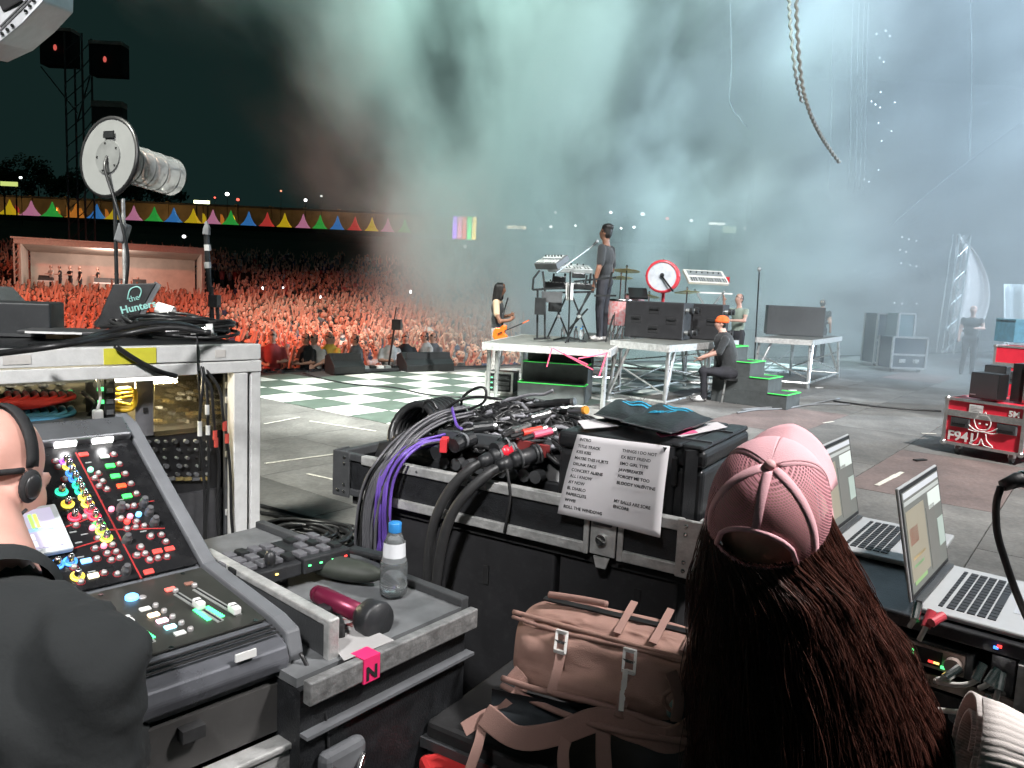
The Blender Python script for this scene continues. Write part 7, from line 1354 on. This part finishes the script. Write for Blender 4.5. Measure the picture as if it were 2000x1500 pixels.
def shell(a,b):
    u = (a*2-1); ph = math.pi+u*1.75; st_8 = rg_.getstate(); P = spl(hair_path(u,0),4); i = b*(len(P)-1); k = min(int(i),len(P)-2); p = P[k]+(P[k+1]-P[k])*(i-k); return p+(V((hc_.x,hc_.y,p.z))-p)*(.07+.035*math.sin(a*150)+.03*math.sin(a*61+b*3))+V((0,.006,0))
B().grid(shell,160,30).build('hair', hb, girl, True)
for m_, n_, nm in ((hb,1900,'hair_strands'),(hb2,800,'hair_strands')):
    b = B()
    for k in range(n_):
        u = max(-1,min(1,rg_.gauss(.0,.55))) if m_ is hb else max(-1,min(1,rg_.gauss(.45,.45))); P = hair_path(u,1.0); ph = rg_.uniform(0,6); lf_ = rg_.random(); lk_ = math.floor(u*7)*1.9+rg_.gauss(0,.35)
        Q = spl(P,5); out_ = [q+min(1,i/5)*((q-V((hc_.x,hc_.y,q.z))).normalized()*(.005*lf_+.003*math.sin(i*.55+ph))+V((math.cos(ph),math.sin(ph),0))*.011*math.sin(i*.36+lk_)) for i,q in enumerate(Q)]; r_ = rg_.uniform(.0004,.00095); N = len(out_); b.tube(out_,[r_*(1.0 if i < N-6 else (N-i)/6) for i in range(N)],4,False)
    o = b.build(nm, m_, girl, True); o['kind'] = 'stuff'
# ------------------------------------------------------------------ bald engineer at left, seen from behind
hm_ = PD(-14,925,1.38); b = B(); f_ = V((.30,.94,-.16)).normalized(); rt_m = f_.cross(V((0,0,1))).normalized(); up_m = rt_m.cross(f_); MM = Matrix((rt_m,f_,up_m)).transposed().to_4x4(); MM.translation = hm_; R3 = MM.to_3x3(); ml = lambda p: MM @ V(p)
b.k = 0; b.ell(ml((0,-.012,.022)),(.078,.098,.098),16,12,R3); b.ell(ml((0,.04,-.055)),(.058,.065,.072),12,8,R3); b.ell(ml((0,.108,-.015)),(.011,.022,.022),8,6,R3)
for s in (-1,1): b.ell(ml((.080*s,.0,-.012)),(.012,.022,.032),8,6,R3)
sh_l, sh_r = PD(-260,1290,1.15), PD(176,1300,1.06); nb = PD(-20,1120,1.2); limb(b,[tuple(ml((0,-.03,-.05))),tuple(nb)],[.062,.070],12)
b.k = 1; md_ = (sh_l+sh_r)/2; limb(b,[tuple(nb+V((0,0,-.05))),tuple(sh_r)],[.075,.072],14); limb(b,[tuple(nb+V((0,0,-.05))),tuple(sh_l)],[.075,.072],14); dn = V((0,-.04,-1)); b.ell(tuple(md_+V((.02,.0,-.14))),(.23,.13,.26),14,10); limb(b,[tuple(md_*.35+sh_r*.65+V((-.02,0,-.1))),tuple(md_*.4+sh_r*.6+V((-.03,0,-.5)))],[.13,.15],14); limb(b,[tuple(md_+V((0,.02,-.05))),tuple(md_+V((.0,.02,-.3))),tuple(md_+V((0,.02,-.55)))],[.14,.16,.16],14)
eb = PD(170,1640,1.05); limb(b,[tuple(sh_r),tuple(eb)],[.074,.064],14); limb(b,[tuple(sh_l),tuple(sh_l+V((-.05,.1,-.26)))],[.072,.06],12)
b.k = 0; hn = PD(60,1330,1.3); wr = ml((.05,.25,-.16)); 
limb(b,[tuple(eb),tuple(eb+V((-.06,.14,-.10)))],[.05,.035],10); hand(b,eb+V((-.06,.14,-.10)),(.1,.9,-.2),(0,0,1),1,.5); limb(b,[tuple(sh_l+V((-.05,.1,-.26))),tuple(sh_l+V((.14,.3,-.2)))],[.046,.034],10); hand(b,sh_l+V((.14,.3,-.2)),(.6,.7,.2),(0,0,1),1,.5)
b.k = 2
for s in (-1,1): limb(b,[tuple(md_+V((.09*s,.03,-.55))),tuple(V((md_.x+.1*s,md_.y+.05,.1)))],[.10,.07],10)
mman = (fuse(b,[M('skin_pink',(.62,.33,.27),.45,var=.08,sc=8,bump=.06,bs=150),M('tee_engineer',(.015,.017,.018),.95,var=.2,sc=4,bump=.15,bs=60),denim],.011,5)); man = tag(link('person', mman), 'bald engineer in black tee and headphones bending over the mixing console', 'person')
for s in (-1,1): B().ell(tuple(V((md_.x+.1*s,md_.y+.08,.05))),(.05,.13,.05),10,6).build('shoe', rubber, man, True)
# shirt folds pushed into the cloth
sv = set(i for p in mman.polygons if p.material_index == 1 for i in p.vertices)
for i in sv:
    v_ = mman.vertices[i]; c_ = v_.co; a_ = (c_-sh_r).length; k = math.sin(a_*62+3*math.sin(c_.x*17)+2*math.sin(c_.z*23)); k2 = math.sin(c_.z*34+c_.x*22+2.2*math.sin(c_.x*13+c_.y*9)); v_.co = c_+v_.normal*(.006*max(0,k)**2+.008*max(0,k2)**3-.002)
mman.update()
nx_ = (ml((0,-.03,-.05))-nb).normalized(); MN = Matrix.Translation(nb-nx_*.052) @ nx_.to_track_quat('Z','Y').to_matrix().to_4x4(); B().lathe([(.066,.016),(.074,.018),(.082,.008),(.090,-.014),(.080,-.03)],30,MN).build('collar', MC['tee_engineer'], man, True)
hp_ = thingW('headphones','black over ear headphones worn by the bald engineer','headphones',MM)
B().tube([ (.084*math.cos(a_),-.0,.02+.098*math.sin(a_)) for a_ in [i*math.pi/18 for i in range(19)]],.006,8).build('head_band', blackm, hp_, True)
for w_,zz in ((.014,0),): B().grid(lambda a,b: V((.088*math.cos(math.pi*a),-.011+.022*b,.022+.102*math.sin(math.pi*a))),24,2).build('band_pad', blackm, hp_, True, solid=.004)
B().tube([(.084*math.cos(a_),-.012-.104*math.sin(a_),.016-.008*math.sin(a_)) for a_ in [i*math.pi/18 for i in range(19)]],.0055,8).build('neck_band', blackm, hp_, True)
for s in (-1,1): B().ell((.090*s,.0,-.012),(.010,.022,.030),16,10).build('ear_cup', blackm, hp_, True); B().ell((.098*s,.0,-.012),(.005,.016,.022),14,8).build('cup_plate', rubber, hp_, True)
B().tube(spl([(.10,-.01,-.05),(.085,-.05,-.09),(.05,-.09,-.085),(.0,-.105,-.06)],6),.003,6).build('cord', rubber, hp_, True)
